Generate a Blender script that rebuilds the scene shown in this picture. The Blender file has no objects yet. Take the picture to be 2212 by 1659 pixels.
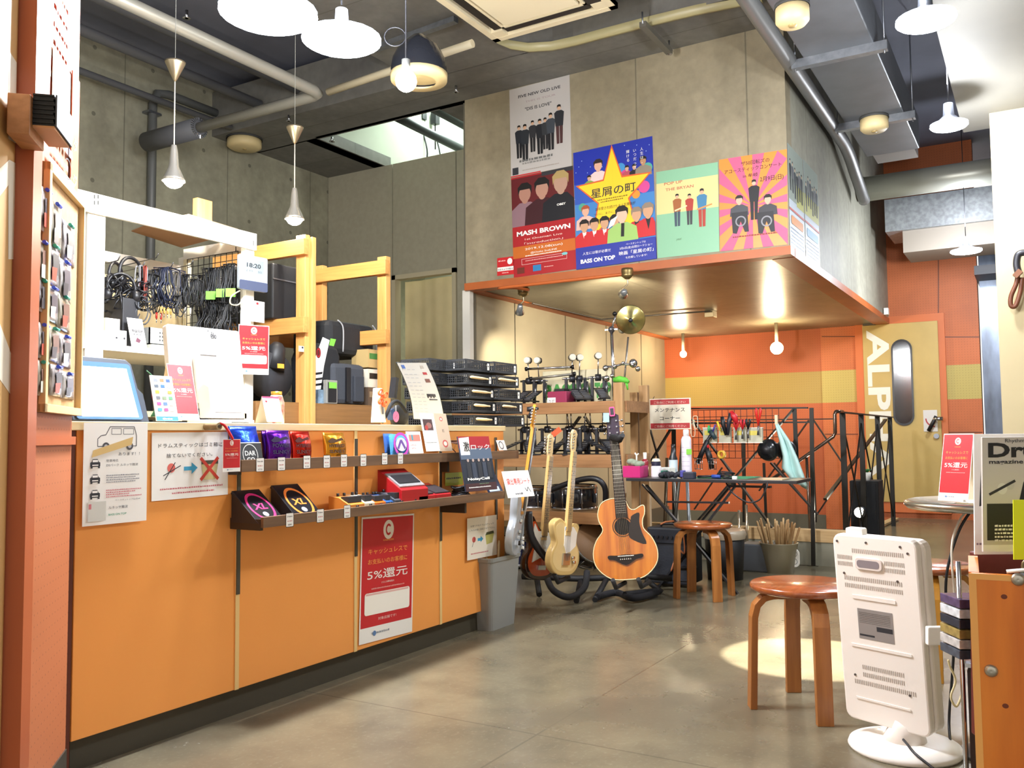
import bpy, bmesh, math, random
from math import pi, sin, cos, radians, atan2, sqrt
from mathutils import Vector, Matrix
rnd = random.Random(7)
COL = bpy.context.scene.collection
# ---------------------------------------------------------------- camera survey
FPX, YAW, PIT, ROL, HC = 1911.3, .5387713, .06012458, -.00977586, 1.0
_F = Vector((cos(YAW)*cos(PIT), sin(YAW)*cos(PIT), sin(PIT)))
_R0 = Vector((sin(YAW), -cos(YAW), 0)); _U0 = _R0.cross(_F)
_R = _R0*cos(ROL)+_U0*sin(ROL); _U = -_R0*sin(ROL)+_U0*cos(ROL)
CAM = Vector((0, 0, HC))
def ray(x, y): return _F+_R*((x-1106)/FPX)-_U*((y-829.5)/FPX)
def atz(x, y, z=0.0): d = ray(x, y); return CAM+d*((z-HC)/d.z)
def atx(x, y, X): d = ray(x, y); return CAM+d*(X/d.x)
def aty(x, y, Y): d = ray(x, y); return CAM+d*(Y/d.y)
def atd(x, y, D): return CAM+ray(x, y)*D
cam = bpy.data.cameras.new('camera'); cam.sensor_width = 36; cam.lens = 36*FPX/2212; cam.clip_start = .05; cam.clip_end = 100
co = bpy.data.objects.new('camera', cam); COL.objects.link(co)
M3 = Matrix((_R, _U, -_F)).transposed(); co.matrix_world = Matrix.Translation(CAM) @ M3.to_4x4()
bpy.context.scene.camera = co
vs = bpy.context.scene.view_settings; vs.view_transform = 'Standard'; vs.look = 'None'; vs.gamma = 1; vs.use_curve_mapping = False

# ---------------------------------------------------------------- materials
def lin(c):
    if isinstance(c, str):
        c = [int(c[i:i+2], 16)/255 for i in (0, 2, 4)]
    return tuple((x/12.92 if x <= .04045 else ((x+.055)/1.055)**2.4) for x in c[:3])+(1,)
_M = {}
def mat(col, rough=.5, metal=0, var=0, scale=6, emit=0, bump=0, coat=0, alpha=1, trans=0, spec=.5, stretch=None, col2=None, rvar=0, sheen=0, detail=4):
    key = (col, rough, metal, var, scale, emit, bump, coat, alpha, trans, spec, stretch, col2, rvar)
    if key in _M: return _M[key]
    m = bpy.data.materials.new('paint_'+str(col)); m.use_nodes = True; nt = m.node_tree; b = nt.nodes['Principled BSDF']
    c = lin(col); b.inputs['Base Color'].default_value = c; b.inputs['Roughness'].default_value = rough; b.inputs['Metallic'].default_value = metal
    b.inputs['Specular IOR Level'].default_value = spec
    if coat: b.inputs['Coat Weight'].default_value = coat; b.inputs['Coat Roughness'].default_value = .08
    if alpha < 1: b.inputs['Alpha'].default_value = alpha
    if trans: b.inputs['Transmission Weight'].default_value = trans
    if emit: b.inputs['Emission Color'].default_value = c; b.inputs['Emission Strength'].default_value = emit
    if var or bump or col2 or rvar:
        tc = nt.nodes.new('ShaderNodeTexCoord'); n = nt.nodes.new('ShaderNodeTexNoise'); n.inputs['Scale'].default_value = scale; n.inputs['Detail'].default_value = detail
        src = tc.outputs['Object']
        if stretch:
            mp = nt.nodes.new('ShaderNodeMapping'); mp.inputs['Scale'].default_value = stretch; nt.links.new(src, mp.inputs[0]); src = mp.outputs[0]
        nt.links.new(src, n.inputs['Vector'])
        if var or col2:
            c2 = lin(col2) if col2 else tuple(min(1, x*(1-var)) for x in c[:3])+(1,)
            r = nt.nodes.new('ShaderNodeMapRange'); r.inputs[1].default_value = .35; r.inputs[2].default_value = .65; nt.links.new(n.outputs[0], r.inputs[0])
            mx = nt.nodes.new('ShaderNodeMix'); mx.data_type = 'RGBA'; mx.inputs[6].default_value = c; mx.inputs[7].default_value = c2
            nt.links.new(r.outputs[0], mx.inputs[0]); nt.links.new(mx.outputs[2], b.inputs['Base Color'])
        if rvar:
            r2 = nt.nodes.new('ShaderNodeMapRange'); r2.inputs[1].default_value = .3; r2.inputs[2].default_value = .7; r2.inputs[3].default_value = rough; r2.inputs[4].default_value = rough+rvar
            nt.links.new(n.outputs[0], r2.inputs[0]); nt.links.new(r2.outputs[0], b.inputs['Roughness'])
        if bump:
            bp = nt.nodes.new('ShaderNodeBump'); bp.inputs['Strength'].default_value = bump; bp.inputs['Distance'].default_value = .004
            nt.links.new(n.outputs[0], bp.inputs['Height']); nt.links.new(bp.outputs[0], b.inputs['Normal'])
    _M[key] = m; return m
class NT:
    """small node-graph writer"""
    def __init__(s, name):
        s.m = bpy.data.materials.new(name); s.m.use_nodes = True; s.t = s.m.node_tree; s.b = s.t.nodes['Principled BSDF']
        s.o = s.t.nodes.new('ShaderNodeTexCoord').outputs['Object']
    def n(s, kind, **kw):
        nd = s.t.nodes.new(kind)
        for k, v in kw.items():
            if k.startswith('i'): 
                i = int(k[1:])
                if hasattr(v, 'is_output') or isinstance(v, bpy.types.NodeSocket): s.t.links.new(v, nd.inputs[i])
                else: nd.inputs[i].default_value = v
            else: setattr(nd, k, v)
        return nd
    def noise(s, scale, detail=4, vec=None, rough=.5):
        nd = s.n('ShaderNodeTexNoise'); nd.inputs['Scale'].default_value = scale; nd.inputs['Detail'].default_value = detail; nd.inputs['Roughness'].default_value = rough
        s.t.links.new(vec or s.o, nd.inputs['Vector']); return nd.outputs[0]
    def mapv(s, sc, loc=(0, 0, 0), rot=(0, 0, 0)):
        nd = s.n('ShaderNodeMapping'); nd.inputs['Scale'].default_value = sc; nd.inputs['Location'].default_value = loc; nd.inputs['Rotation'].default_value = rot
        s.t.links.new(s.o, nd.inputs[0]); return nd.outputs[0]
    def rng(s, v, a, b, c=0., d=1.): return s.n('ShaderNodeMapRange', i0=v, i1=a, i2=b, i3=c, i4=d).outputs[0]
    def math(s, op, a, b=0.): return s.n('ShaderNodeMath', operation=op, i0=a, i1=b).outputs[0]
    def mix(s, f, a, b):
        nd = s.n('ShaderNodeMix', data_type='RGBA'); 
        for i, v in ((0, f), (6, a), (7, b)):
            if isinstance(v, bpy.types.NodeSocket): s.t.links.new(v, nd.inputs[i])
            else: nd.inputs[i].default_value = v
        return nd.outputs[2]
    def col(s, v): s.t.links.new(v, s.b.inputs['Base Color']) if isinstance(v, bpy.types.NodeSocket) else setattr(s.b.inputs['Base Color'], 'default_value', v)
    def rough(s, v):
        if isinstance(v, bpy.types.NodeSocket): s.t.links.new(v, s.b.inputs['Roughness'])
        else: s.b.inputs['Roughness'].default_value = v
    def bump(s, h, st=.3, dist=.003):
        nd = s.n('ShaderNodeBump'); nd.inputs['Strength'].default_value = st; nd.inputs['Distance'].default_value = dist
        s.t.links.new(h, nd.inputs['Height']); s.t.links.new(nd.outputs[0], s.b.inputs['Normal'])
    def xyz(s):
        nd = s.n('ShaderNodeSeparateXYZ', i0=s.o); return nd.outputs
def concrete(name, c1, c2, seam_axis=0, seam=.9, rough=.6, holes=True, off=0.):
    k = NT(name); big = k.noise(1.3, 6, rough=.65); fine = k.noise(14, 6); st = k.noise(3, 5, k.mapv((1, 1, .18)))
    f = k.rng(k.math('ADD', k.math('MULTIPLY', big, .7), k.math('MULTIPLY', st, .5)), .42, .78)
    c = k.mix(f, lin(c1), lin(c2)); x = k.xyz(); u = k.math('ADD', x[seam_axis], off)
    def mod(v, p): return k.math('MODULO', k.math('ADD', v, 100*p), p)
    s1 = k.math('LESS_THAN', mod(u, seam), .012); c = k.mix(k.math('MULTIPLY', s1, .55), c, lin('4d4a3e'))
    if holes:
        du = k.math('SUBTRACT', mod(u, seam/2), seam/4); dz = k.math('SUBTRACT', mod(x[2], .6), .3)
        r = k.math('SQRT', k.math('ADD', k.math('MULTIPLY', du, du), k.math('MULTIPLY', dz, dz)))
        h = k.math('LESS_THAN', r, .02); c = k.mix(k.math('MULTIPLY', h, .6), c, lin('454238'))
    c = k.mix(k.rng(fine, .3, .75, 0., .25), c, lin('3c3a32')); k.col(c); k.rough(rough); k.bump(fine, .25); return k.m
def pegboard(name, c1, ax=0, pitch=.03, r=.0035, band=None, cb=None, dirt='8a4a25', az=2, dots=True):
    """perforated painted board; band = (z0, z1) of another paint"""
    k = NT(name); x = k.xyz()
    if ax == 'd': u = k.math('MULTIPLY', k.math('ADD', x[0], x[1]), .7071)
    else: u = x[ax]
    c = k.mix(k.rng(k.noise(2.2, 6), .45, .75, 0., .35), lin(c1), lin(dirt))
    if band:
        m = k.math('MULTIPLY', k.math('GREATER_THAN', x[az], band[0]), k.math('LESS_THAN', x[az], band[1])); c = k.mix(m, c, lin(cb))
    if dots:
        def mod(v, p): return k.math('SUBTRACT', k.math('MODULO', k.math('ADD', v, 100*p), p), p/2)
        a = mod(u, pitch); b = mod(x[az], pitch); d = k.math('ADD', k.math('MULTIPLY', a, a), k.math('MULTIPLY', b, b))
        h = k.math('LESS_THAN', d, r*r); c = k.mix(k.math('MULTIPLY', h, .45), c, lin('3a1c0c'))
    k.col(c); k.rough(.55); return k.m
def woodm(name, c1, c2, axis=0, rough=.45, knots=True, scale=9, coat=0.):
    k = NT(name); sc = [1, 1, 1]; sc[axis] = .06; sc2 = [1, 1, 1]; sc2[axis] = .25
    g = k.noise(scale*6, 5, k.mapv(tuple(sc))); g2 = k.noise(scale, 3, k.mapv(tuple(sc)))
    c = k.mix(k.rng(k.math('ADD', k.math('MULTIPLY', g, .5), k.math('MULTIPLY', g2, .6)), .42, .7), lin(c1), lin(c2))
    if knots:
        v = k.n('ShaderNodeTexVoronoi'); v.inputs['Scale'].default_value = 4.5; k.t.links.new(k.mapv(tuple(sc2)), v.inputs['Vector'])
        c = k.mix(k.rng(v.outputs['Distance'], .035, .08, .75, 0.), c, lin('5a2d10'))
    k.col(c); k.rough(rough); k.bump(g, .15, .002)
    if coat: k.b.inputs['Coat Weight'].default_value = coat; k.b.inputs['Coat Roughness'].default_value = .12
    return k.m

# ---------------------------------------------------------------- frames and mesh builder
class Fr:
    """a plane in the room: origin, right u, up v, normal n"""
    def __init__(s, o, u, v): s.o = Vector(o); s.u = Vector(u).normalized(); s.v = Vector(v).normalized(); s.n = s.u.cross(s.v)
    def p(s, a, b, c=0): return s.o+s.u*a+s.v*b+s.n*c
    def px(s, x, y, c=0):
        d = ray(x, y); o = s.o+s.n*c; k = (o-CAM).dot(s.n)/d.dot(s.n); q = CAM+d*k-s.o; return q.dot(s.u), q.dot(s.v)
    def sub(s, a, b, c=0, rot=0): 
        return Fr(s.p(a, b, c), s.u*cos(rot)+s.v*sin(rot), -s.u*sin(rot)+s.v*cos(rot))
def FX(X, y0=0, z0=0): return Fr((X, y0, z0), (0, -1, 0), (0, 0, 1))     # plane facing the camera side (-X)
def FY(Y, x0=0, z0=0): return Fr((x0, Y, z0), (1, 0, 0), (0, 0, 1))      # plane facing -Y
def FZ(z, x0=0, y0=0, rot=0): return Fr((x0, y0, z), (cos(rot), sin(rot), 0), (-sin(rot), cos(rot), 0))
W = Fr((0, 0, 0), (1, 0, 0), (0, 1, 0))
def frot(o, yaw, tilt=0):
    """upright frame facing heading yaw (normal), leaning back by tilt"""
    n = Vector((cos(yaw), sin(yaw), 0)); u = Vector((0, 0, 1)).cross(n); v = Vector((0, 0, 1))*cos(tilt)-n*sin(tilt); return Fr(o, u, v)
_text = {}
def textmesh(s, bold=0., shear=0.):
    k = (s, bold, shear)
    if k in _text: return _text[k]
    c = bpy.data.curves.new('t', 'FONT'); c.body = s; c.size = 1; c.offset = bold; c.shear = shear; c.resolution_u = 3
    o = bpy.data.objects.new('t', c); me = o.to_mesh(); 
    vv = [v.co.copy() for v in me.vertices]; ff = [tuple(p.vertices) for p in me.polygons]; o.to_mesh_clear(); bpy.data.objects.remove(o); bpy.data.curves.remove(c)
    if vv:
        x0 = min(v.x for v in vv); x1 = max(v.x for v in vv); y0 = min(v.y for v in vv); y1 = max(v.y for v in vv)
    else: x0 = x1 = y0 = y1 = 0
    _text[k] = (vv, ff, x0, x1, y0, y1); return _text[k]
LY = .00006
class MB:
    def __init__(s): s.v = []; s.f = []; s.mi = []; s.sm = []; s.mats = []; s.lay = 0; s.clip = None
    def idx(s, m):
        if isinstance(m, str): m = mat(m)
        if m not in s.mats: s.mats.append(m)
        return s.mats.index(m)
    def add(s, vs, fs, m, smooth=False):
        b = len(s.v); i = s.idx(m); s.v += [Vector(v) for v in vs]
        for f in fs: s.f.append(tuple(b+k for k in f)); s.mi.append(i); s.sm.append(smooth)
        return s
    def bx(s, x0, x1, y0, y1, z0, z1, m): return s.ob(W, x0, x1, y0, y1, z0, z1, m)
    def ob(s, F, a0, a1, b0, b1, c0, c1, m):
        P = [F.p(a, b, c) for c in (c0, c1) for b in (b0, b1) for a in (a0, a1)]
        return s.add(P, [(0, 2, 3, 1), (4, 5, 7, 6), (0, 1, 5, 4), (2, 6, 7, 3), (0, 4, 6, 2), (1, 3, 7, 5)], m)
    def bar(s, p, q, w, h, m, up=(0, 0, 1)):
        p = Vector(p); q = Vector(q); d = (q-p).normalized(); u = Vector(up)
        if abs(d.dot(u)) > .98: u = Vector((1, 0, 0))
        sd = d.cross(u).normalized(); u = sd.cross(d)
        P = [a+sd*(i*w/2)+u*(j*h/2) for a in (p, q) for i, j in ((-1, -1), (1, -1), (1, 1), (-1, 1))]
        return s.add(P, [(0, 1, 2, 3)[::-1], (4, 5, 6, 7), (0, 1, 5, 4), (1, 2, 6, 5), (2, 3, 7, 6), (3, 0, 4, 7)], m)
    def tube(s, pts, r, m, n=8, closed=False, caps=True):
        pts = [Vector(p) for p in pts]; N = len(pts); rr = r if isinstance(r, (list, tuple)) else [r]*N; vv = []; u = None
        for i, p in enumerate(pts):
            a = pts[i-1] if (i or closed) else p; b = pts[(i+1) % N] if (i < N-1 or closed) else p
            d = (b-a).normalized() if (b-a).length > 1e-9 else Vector((0, 0, 1))
            if u is None: u = Vector((0, 0, 1)) if abs(d.z) < .9 else Vector((1, 0, 0))
            u = (u-d*u.dot(d)); u = u.normalized() if u.length > 1e-6 else d.orthogonal().normalized(); w = d.cross(u)
            vv += [p+(u*cos(2*pi*k/n)+w*sin(2*pi*k/n))*rr[i] for k in range(n)]
        ff = []
        for i in range(N if closed else N-1):
            j = (i+1) % N
            for k in range(n): ff.append((i*n+k, i*n+(k+1) % n, j*n+(k+1) % n, j*n+k))
        s.add(vv, ff, m, True)
        if caps and not closed: 
            b = len(s.v)-len(vv); i = s.idx(m)
            s.f += [tuple(b+k for k in range(n))[::-1], tuple(b+(N-1)*n+k for k in range(n))]; s.mi += [i, i]; s.sm += [False, False]
        return s
    def cyl(s, p, q, r, m, r2=None, n=20): return s.tube([p, q], [r, r if r2 is None else r2], m, n)
    def lathe(s, prof, c, m, axis=(0, 0, 1), n=24, a0=0, a1=2*pi):
        c = Vector(c); ax = Vector(axis).normalized(); u = ax.orthogonal().normalized() if abs(ax.z) < .99 else Vector((1, 0, 0)); w = ax.cross(u); vv = []
        full = abs(a1-a0-2*pi) < 1e-6; K = n if full else n+1
        for r, h in prof: vv += [c+ax*h+(u*cos(a0+(a1-a0)*k/n)+w*sin(a0+(a1-a0)*k/n))*max(r, 1e-5) for k in range(K)]
        ff = [(i*K+k, i*K+(k+1) % K, (i+1)*K+(k+1) % K, (i+1)*K+k) for i in range(len(prof)-1) for k in range(n)]
        return s.add(vv, ff, m, True)
    def sph(s, c, r, m, n=14, sc=(1, 1, 1)):
        c = Vector(c); vv = []; ff = []; h = n//2
        for i in range(h+1):
            t = pi*i/h
            vv += [c+Vector((sin(t)*cos(2*pi*k/n)*r*sc[0], sin(t)*sin(2*pi*k/n)*r*sc[1], cos(t)*r*sc[2])) for k in range(n)]
        ff = [(i*n+k, (i+1)*n+k, (i+1)*n+(k+1) % n, i*n+(k+1) % n) for i in range(h) for k in range(n)]
        return s.add(vv, ff, m, True)
    def prism(s, F, poly, c0, c1, m, smooth=False):
        n = len(poly); P = [F.p(a, b, c0) for a, b in poly]+[F.p(a, b, c1) for a, b in poly]
        s.add(P, [tuple(range(n))[::-1], tuple(range(n, 2*n))], m)
        b = len(s.v)-2*n; i = s.idx(m)
        for k in range(n): s.f.append((b+k, b+(k+1) % n, b+n+(k+1) % n, b+n+k)); s.mi.append(i); s.sm.append(smooth)
        return s
    # flat printing on a frame; each call sits a hair above the last
    def flat(s, F, poly, m, c=None):
        if s.clip: poly = [(min(max(a, 0), s.clip[0]), min(max(b, 0), s.clip[1])) for a, b in poly]
        s.lay += LY; cc = c if c is not None else s.lay
        return s.add([F.p(a, b, cc) for a, b in poly], [tuple(range(len(poly)))], m)
    def rect(s, F, a0, a1, b0, b1, m): return s.flat(F, [(a0, b0), (a1, b0), (a1, b1), (a0, b1)], m)
    def ell(s, F, a, b, ra, rb, m, n=18, rot=0): 
        return s.flat(F, [(a+ra*cos(t)*cos(rot)-rb*sin(t)*sin(rot), b+ra*cos(t)*sin(rot)+rb*sin(t)*cos(rot)) for t in (2*pi*k/n for k in range(n))], m)
    def ring(s, F, a, b, r, w, m, n=28, ry=None, w0=0, w1=2*pi):
        s.lay += LY; ry = ry or r; k2 = (r-w)/r; vv = []
        for k in range(n+1):
            t = w0+(w1-w0)*k/n; vv += [F.p(a+r*cos(t), b+ry*sin(t), s.lay), F.p(a+r*k2*cos(t), b+ry*k2*sin(t), s.lay)]
        return s.add(vv, [(2*k, 2*k+2, 2*k+3, 2*k+1) for k in range(n)], m)
    def line(s, F, pts, w, m):
        for (a, b), (c, d) in zip(pts, pts[1:]):
            L = math.hypot(c-a, d-b) or 1; nx, ny = -(d-b)/L*w/2, (c-a)/L*w/2
            s.flat(F, [(a+nx, b+ny), (a-nx, b-ny), (c-nx, d-ny), (c+nx, d+ny)], m, s.lay+LY)
        s.lay += LY; return s
    def text(s, F, t, a, b, h, m, al='c', bold=0., wid=None, shear=0., rot=0, c=None, th=0):
        if bold and any(ord(ch) > 255 for ch in t):
            d = bold*h*.55
            for dx, dy in ((-d, 0), (d, 0), (0, d), (0, -d)): s.text(F, t, a+dx, b+dy, h, m, al, 0, wid, shear, rot, c, th)
            return s
        vv, ff, x0, x1, y0, y1 = textmesh(t, bold, shear)
        if not vv: return s
        s.lay += LY; k = h; kx = k*1.0
        if wid: kx = wid/max(x1-x0, 1e-6)
        ox = {'c': (x0+x1)/2, 'l': x0, 'r': x1}[al]; cc = s.lay if c is None else c; cr, sr = cos(rot), sin(rot)
        def q(v, e): 
            X = (v.x-ox)*kx; Y = v.y*k; return F.p(a+X*cr-Y*sr, b+X*sr+Y*cr, cc+e)
        return s.add([q(v, th) for v in vv], ff, m)
    def scribble(s, F, a0, a1, b, h, m, seed=1):
        """rows of small illegible print, as short dashes"""
        r = random.Random(seed); a = a0; s.lay += LY; l0 = s.lay
        while a < a1:
            w = h*r.uniform(.6, 1.6); s.flat(F, [(a, b), (min(a+w, a1), b), (min(a+w, a1), b+h*r.uniform(.6, 1)), (a, b+h*.8)], m, l0); a += w+h*.35
        s.lay = l0+LY; return s
    def build(s, name, parent=None, bev=0, loc=None, solid=0, sub=0):
        me = bpy.data.meshes.new(name)
        if parent is not None: o0 = WO[parent.name]
        if loc is None:
            xs = [v.x for v in s.v]; ys = [v.y for v in s.v]; zs = [v.z for v in s.v]
            loc = Vector(((min(xs)+max(xs))/2, (min(ys)+max(ys))/2, min(zs)))
            if parent is not None and max(xs)-min(xs) < 1e-9: pass
        loc = Vector(loc)
        me.from_pydata([v-loc for v in s.v], [], s.f)
        for m in s.mats: me.materials.append(m)
        me.polygons.foreach_set('material_index', s.mi); me.polygons.foreach_set('use_smooth', s.sm); me.validate(); me.update()
        o = bpy.data.objects.new(name, me); COL.objects.link(o); WO[o.name] = loc
        if parent is not None: o.parent = parent; o.location = loc-o0
        else: o.location = loc
        if bev: b = o.modifiers.new('b', 'BEVEL'); b.width = bev; b.segments = 2; b.limit_method = 'ANGLE'; b.angle_limit = radians(40)
        if sub: b = o.modifiers.new('s', 'SUBSURF'); b.levels = sub; b.render_levels = sub
        return o
WO = {}
def tag(o, label, cat, group=None, kind=None):
    if label: o['label'] = label
    if cat: o['category'] = cat
    if group: o['group'] = group
    if kind: o['kind'] = kind
    return o
def thing(name, label, cat, loc, group=None):
    o = bpy.data.objects.new(name, None); COL.objects.link(o); o.location = loc; o.empty_display_size = .05; WO[o.name] = Vector(loc); return tag(o, label, cat, group)
def struct(o): o['kind'] = 'structure'; return o
def copytree(o, loc, rz=0, label=None, group=None, name=None):
    """copy a thing with its parts and sub-parts"""
    c = o.copy(); COL.objects.link(c); c.location = loc; c.rotation_euler = (0, 0, rz); WO[c.name] = Vector(loc)
    if label: c['label'] = label
    if group: c['group'] = group
    for ch in o.children:
        d = ch.copy(); COL.objects.link(d); d.parent = c
        for g in ch.children: e = g.copy(); COL.objects.link(e); e.parent = d
    return c
def spl(pts, k=6, closed=False):
    """smooth curve through points"""
    P = [Vector(p) for p in pts]; n = len(P); out = []
    for i in range(n if closed else n-1):
        a, b, c, d = (P[(i-1) % n] if (closed or i) else P[0]), P[i], P[(i+1) % n], (P[(i+2) % n] if (closed or i < n-2) else P[-1])
        for j in range(k):
            t = j/k; out.append(.5*((2*b)+(c-a)*t+(2*a-5*b+4*c-d)*t*t+(3*b-a-3*c+d)*t**3))
    if not closed: out.append(P[-1])
    return out
def spl2(pts, k=6, closed=True): return [(p.x, p.y) for p in spl([(a, b, 0) for a, b in pts], k, closed)]
def light(kind, name, loc, power, col=(1, 1, 1), size=.1, **kw):
    l = bpy.data.lights.new(name, kind); l.energy = power; l.color = col
    if kind == 'AREA': l.size = size
    elif kind != 'SUN': l.shadow_soft_size = size
    for k, v in kw.items():
        if k not in ('to', 'parent'): setattr(l, k, v)
    o = bpy.data.objects.new(name, l); COL.objects.link(o); o.location = loc
    if 'to' in kw: o.rotation_euler = (Vector(kw['to'])-Vector(loc)).to_track_quat('-Z', 'Y').to_euler()
    return o
def rrect(a0, a1, b0, b1, r, k=4):
    P = []
    for cx, cy, t0 in ((a1-r, b0+r, -pi/2), (a1-r, b1-r, 0), (a0+r, b1-r, pi/2), (a0+r, b0+r, pi)):
        P += [(cx+r*cos(t0+pi/2*i/k), cy+r*sin(t0+pi/2*i/k)) for i in range(k+1)]
    return P
# common paints
WHITE = mat('f2efe6', .45); WPAP = mat('f4f2ec', .6); BLK = mat('15151a', .45); BLKM = mat('111113', .35, .3); CHROME = mat('c9cbd0', .18, 1.0); STEEL = mat('8d9096', .35, .9)
RED = mat('c81e28', .4); GREY = mat('8b8c8a', .5); DGREY = mat('33363c', .5)
# ================================================================ the room
XB, YB, ZB, ZC = 6.57, 1.54, 2.33, 4.07     # poster box: front X, side Y, underside z; ceiling z
XW, YL, YC = 11.5, 4.42, 7.1                 # back wall, wall under the box, far concrete wall
XP = 7.7                                     # grey partition
def floor_mat():
    k = NT('polished_concrete_floor'); a = k.noise(.8, 7, rough=.6); b = k.noise(5, 6); x = k.xyz()
    c = k.mix(k.rng(a, .35, .68), lin('837a62'), lin('615948')); c = k.mix(k.rng(b, .4, .75, 0., .45), c, lin('454238'))
    f = k.noise(60, 3); c = k.mix(k.rng(f, .55, .8, 0., .3), c, lin('8d8872'))
    s = k.math('LESS_THAN', k.math('ABSOLUTE', k.math('SUBTRACT', k.math('MODULO', k.math('ADD', x[0], 100.6), 2.0), 1.0)), .004)
    s2 = k.math('LESS_THAN', k.math('ABSOLUTE', k.math('SUBTRACT', k.math('MODULO', k.math('ADD', x[1], 100.0), 2.0), 1.0)), .004)
    c = k.mix(k.math('MULTIPLY', k.math('MAXIMUM', s, s2), .35), c, lin('3b382f')); k.col(c)
    k.rough(k.rng(a, .3, .7, .2, .3)); k.b.inputs['Specular IOR Level'].default_value = .6; return k.m
FLOOR = floor_mat()
CON_L = concrete('concrete_far_wall', 'a8a48c', '868270', 0, 1.2)
CON_B = concrete('concrete_box_front', 'a69a7f', '857b63', 1, .9, holes=False, off=.25)
CON_S = concrete('concrete_box_side', 'a9a795', '8b897c', 0, .9, holes=False)
CON_U = concrete('concrete_underside', '8d8570', '6f6856', 1, 1.8, rough=.34, holes=False)
CON_C = concrete('concrete_ceiling', '807e76', '64625f', 0, 1.8, holes=False)
DARKC = mat('757783', .7, var=.3, scale=1.2); PANG = mat('a09a85', .6, var=.08, scale=20); PANW = mat('a59a80', .6, var=.1, scale=3)
ORG = mat('c4622a', .5, var=.15, scale=3)
def sbox(name, *a): return struct(MB().bx(*a).build(name))
# floor with the sunken stairwell behind the railing
m = MB(); T = -.05
for x0, x1, y0, y1 in ((-6, 7.0, -8, 9), (7.0, 14.5, -8, 1.5), (7.0, 14.5, 4.42, 9)): m.bx(x0, x1, y0, y1, T, 0, FLOOR)
struct(m.build('floor'))
WELL = mat('8f8a78', .6, var=.25, scale=3)
struct(MB().bx(6.95, 11.5, 1.45, 4.42, -.25, -.17, WELL).build('floor_stairwell'))
struct(MB().bx(6.95, 7.0, 1.45, 4.42, -.17, -.001, WELL).bx(7.0, 11.5, 1.45, 1.5, -.17, -.001, WELL).build('trim_stairwell_edge'))
# far concrete wall, partition, wall under box
sbox('wall_far_concrete', -3, 13, YC, YC+.2, 0, 4.8, CON_L)
m = MB(); F = FX(XP)
ys = [7.1]+[-F.px(x, 500)[0] for x in (848, 986)]+[4.47]
for a, b in zip(ys, ys[1:]):
    if a == ys[1]:
        z1 = F.px(870, 603)[1]; m.bx(XP, XP+.06, b+.006, a-.006, z1+.02, ZC-.0, PANG)
    else: m.bx(XP, XP+.06, b+.006, a-.006, 0, ZC-.0, PANG)
m.bx(XP+.03, XP+.05, ys[1]+.006, 7.1, 0, ZC, mat('2c2a24')); m.bx(XP+.03, XP+.05, ys[2], ys[2]-.02, 0, ZC, mat('2c2a24'))
struct(m.build('wall_partition'))
yl, yr = ys[1], ys[2]
m = MB(); m.bx(XP-.02, XP+.08, yl-.05, yl, 0, z1+.05, mat('b8ad90', .4)).bx(XP-.02, XP+.08, yr, yr+.05, 0, z1+.05, mat('b8ad90', .4)).bx(XP-.02, XP+.08, yr, yl, z1, z1+.05, mat('b8ad90', .4))
struct(m.build('door_2_frame'))
# beige curtain in the opening
pts = []; N = 60
for i in range(N+1):
    t = i/N; y = yl-.05-(yl-yr-.1)*t; pts.append((XP+.16+.004*sin(t*30)+.02*sin(t*7), y))
vv = [(x, y, z) for z in (.05, z1) for x, y in pts]
cu = MB().add(vv, [(i, i+1, N+2+i, N+1+i) for i in range(N)], mat('cdbd8f', .8, var=.1, scale=4), True).build('curtain')
tag(cu, 'beige curtain drawn across the opening in the grey partition', 'curtain')
# lit space behind and above the partition
GRN = mat('b9bfae', .7, var=.12, scale=2)
sbox('wall_back_space', 9.6, 9.7, 4.6, 7.1, 0, 5.4, GRN); sbox('wall_back_space_side', XP+.1, 9.6, 4.48, 4.6, ZC, 5.4, GRN)
sbox('ceiling_back_space', 6.4, 9.7, 4.4, 7.1, 5.4, 5.5, GRN)
sbox('wall_hole_side', 6.45, 6.6, 4.6, 6.35, ZC+.12, 5.4, GRN); sbox('wall_hole_far', 6.6, 9.6, 6.26, 6.4, ZC+.0, 5.4, GRN)
sbox('wall_under_box', 6.72, XW, YL, YL+.12, 0, ZB, PANW)
m = MB(); F = FY(YL-.002)
for x in (1113, 1222, 1310, 1385): a = F.px(x, 750)[0]; m.rect(F, a-.008, a+.008, 0, ZB, mat('3f3a2e'))
struct(m.build('trim_wall_seams'))
struct(MB().bx(6.6, 6.66, 4.38, 4.46, 0, ZB, mat('d9d6cc', .3)).build('trim_white_pole'))
struct(MB().bx(6.62, 6.74, 4.405, 4.45, 0, ZC, mat('6a6658', .6)).build('trim_partition_end'))
# the poster box (upper volume)
m = MB()
m.bx(XB, XB+.15, YB, 4.4, ZB+.02, ZC, CON_B); m.bx(XB+.15, XW, YB, YB+.15, ZB+.02, ZC+.4, CON_S); m.bx(XB+.15, XW, 4.25, 4.4, ZB+.02, ZC+1.3, CON_S)
struct(m.build('wall_poster_box'))
sbox('ceiling_under_box', XB+.05, XW, YB+.05, 4.4, ZB, ZB+.02, CON_U)
ORT = mat('b4602f', .45, var=.15, scale=4)
m = MB(); m.bx(XB-.012, XB+.12, YB-.01, 4.41, ZB-.01, ZB+.055, ORT); m.bx(XB+.12, XW, YB-.012, YB+.16, ZB-.012, ZB+.055, ORT); m.bx(XB+.12, XW, YL-.12, YL-.001, ZB-.012, ZB-.001, ORT)
struct(m.build('trim_orange_edge'))
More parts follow.
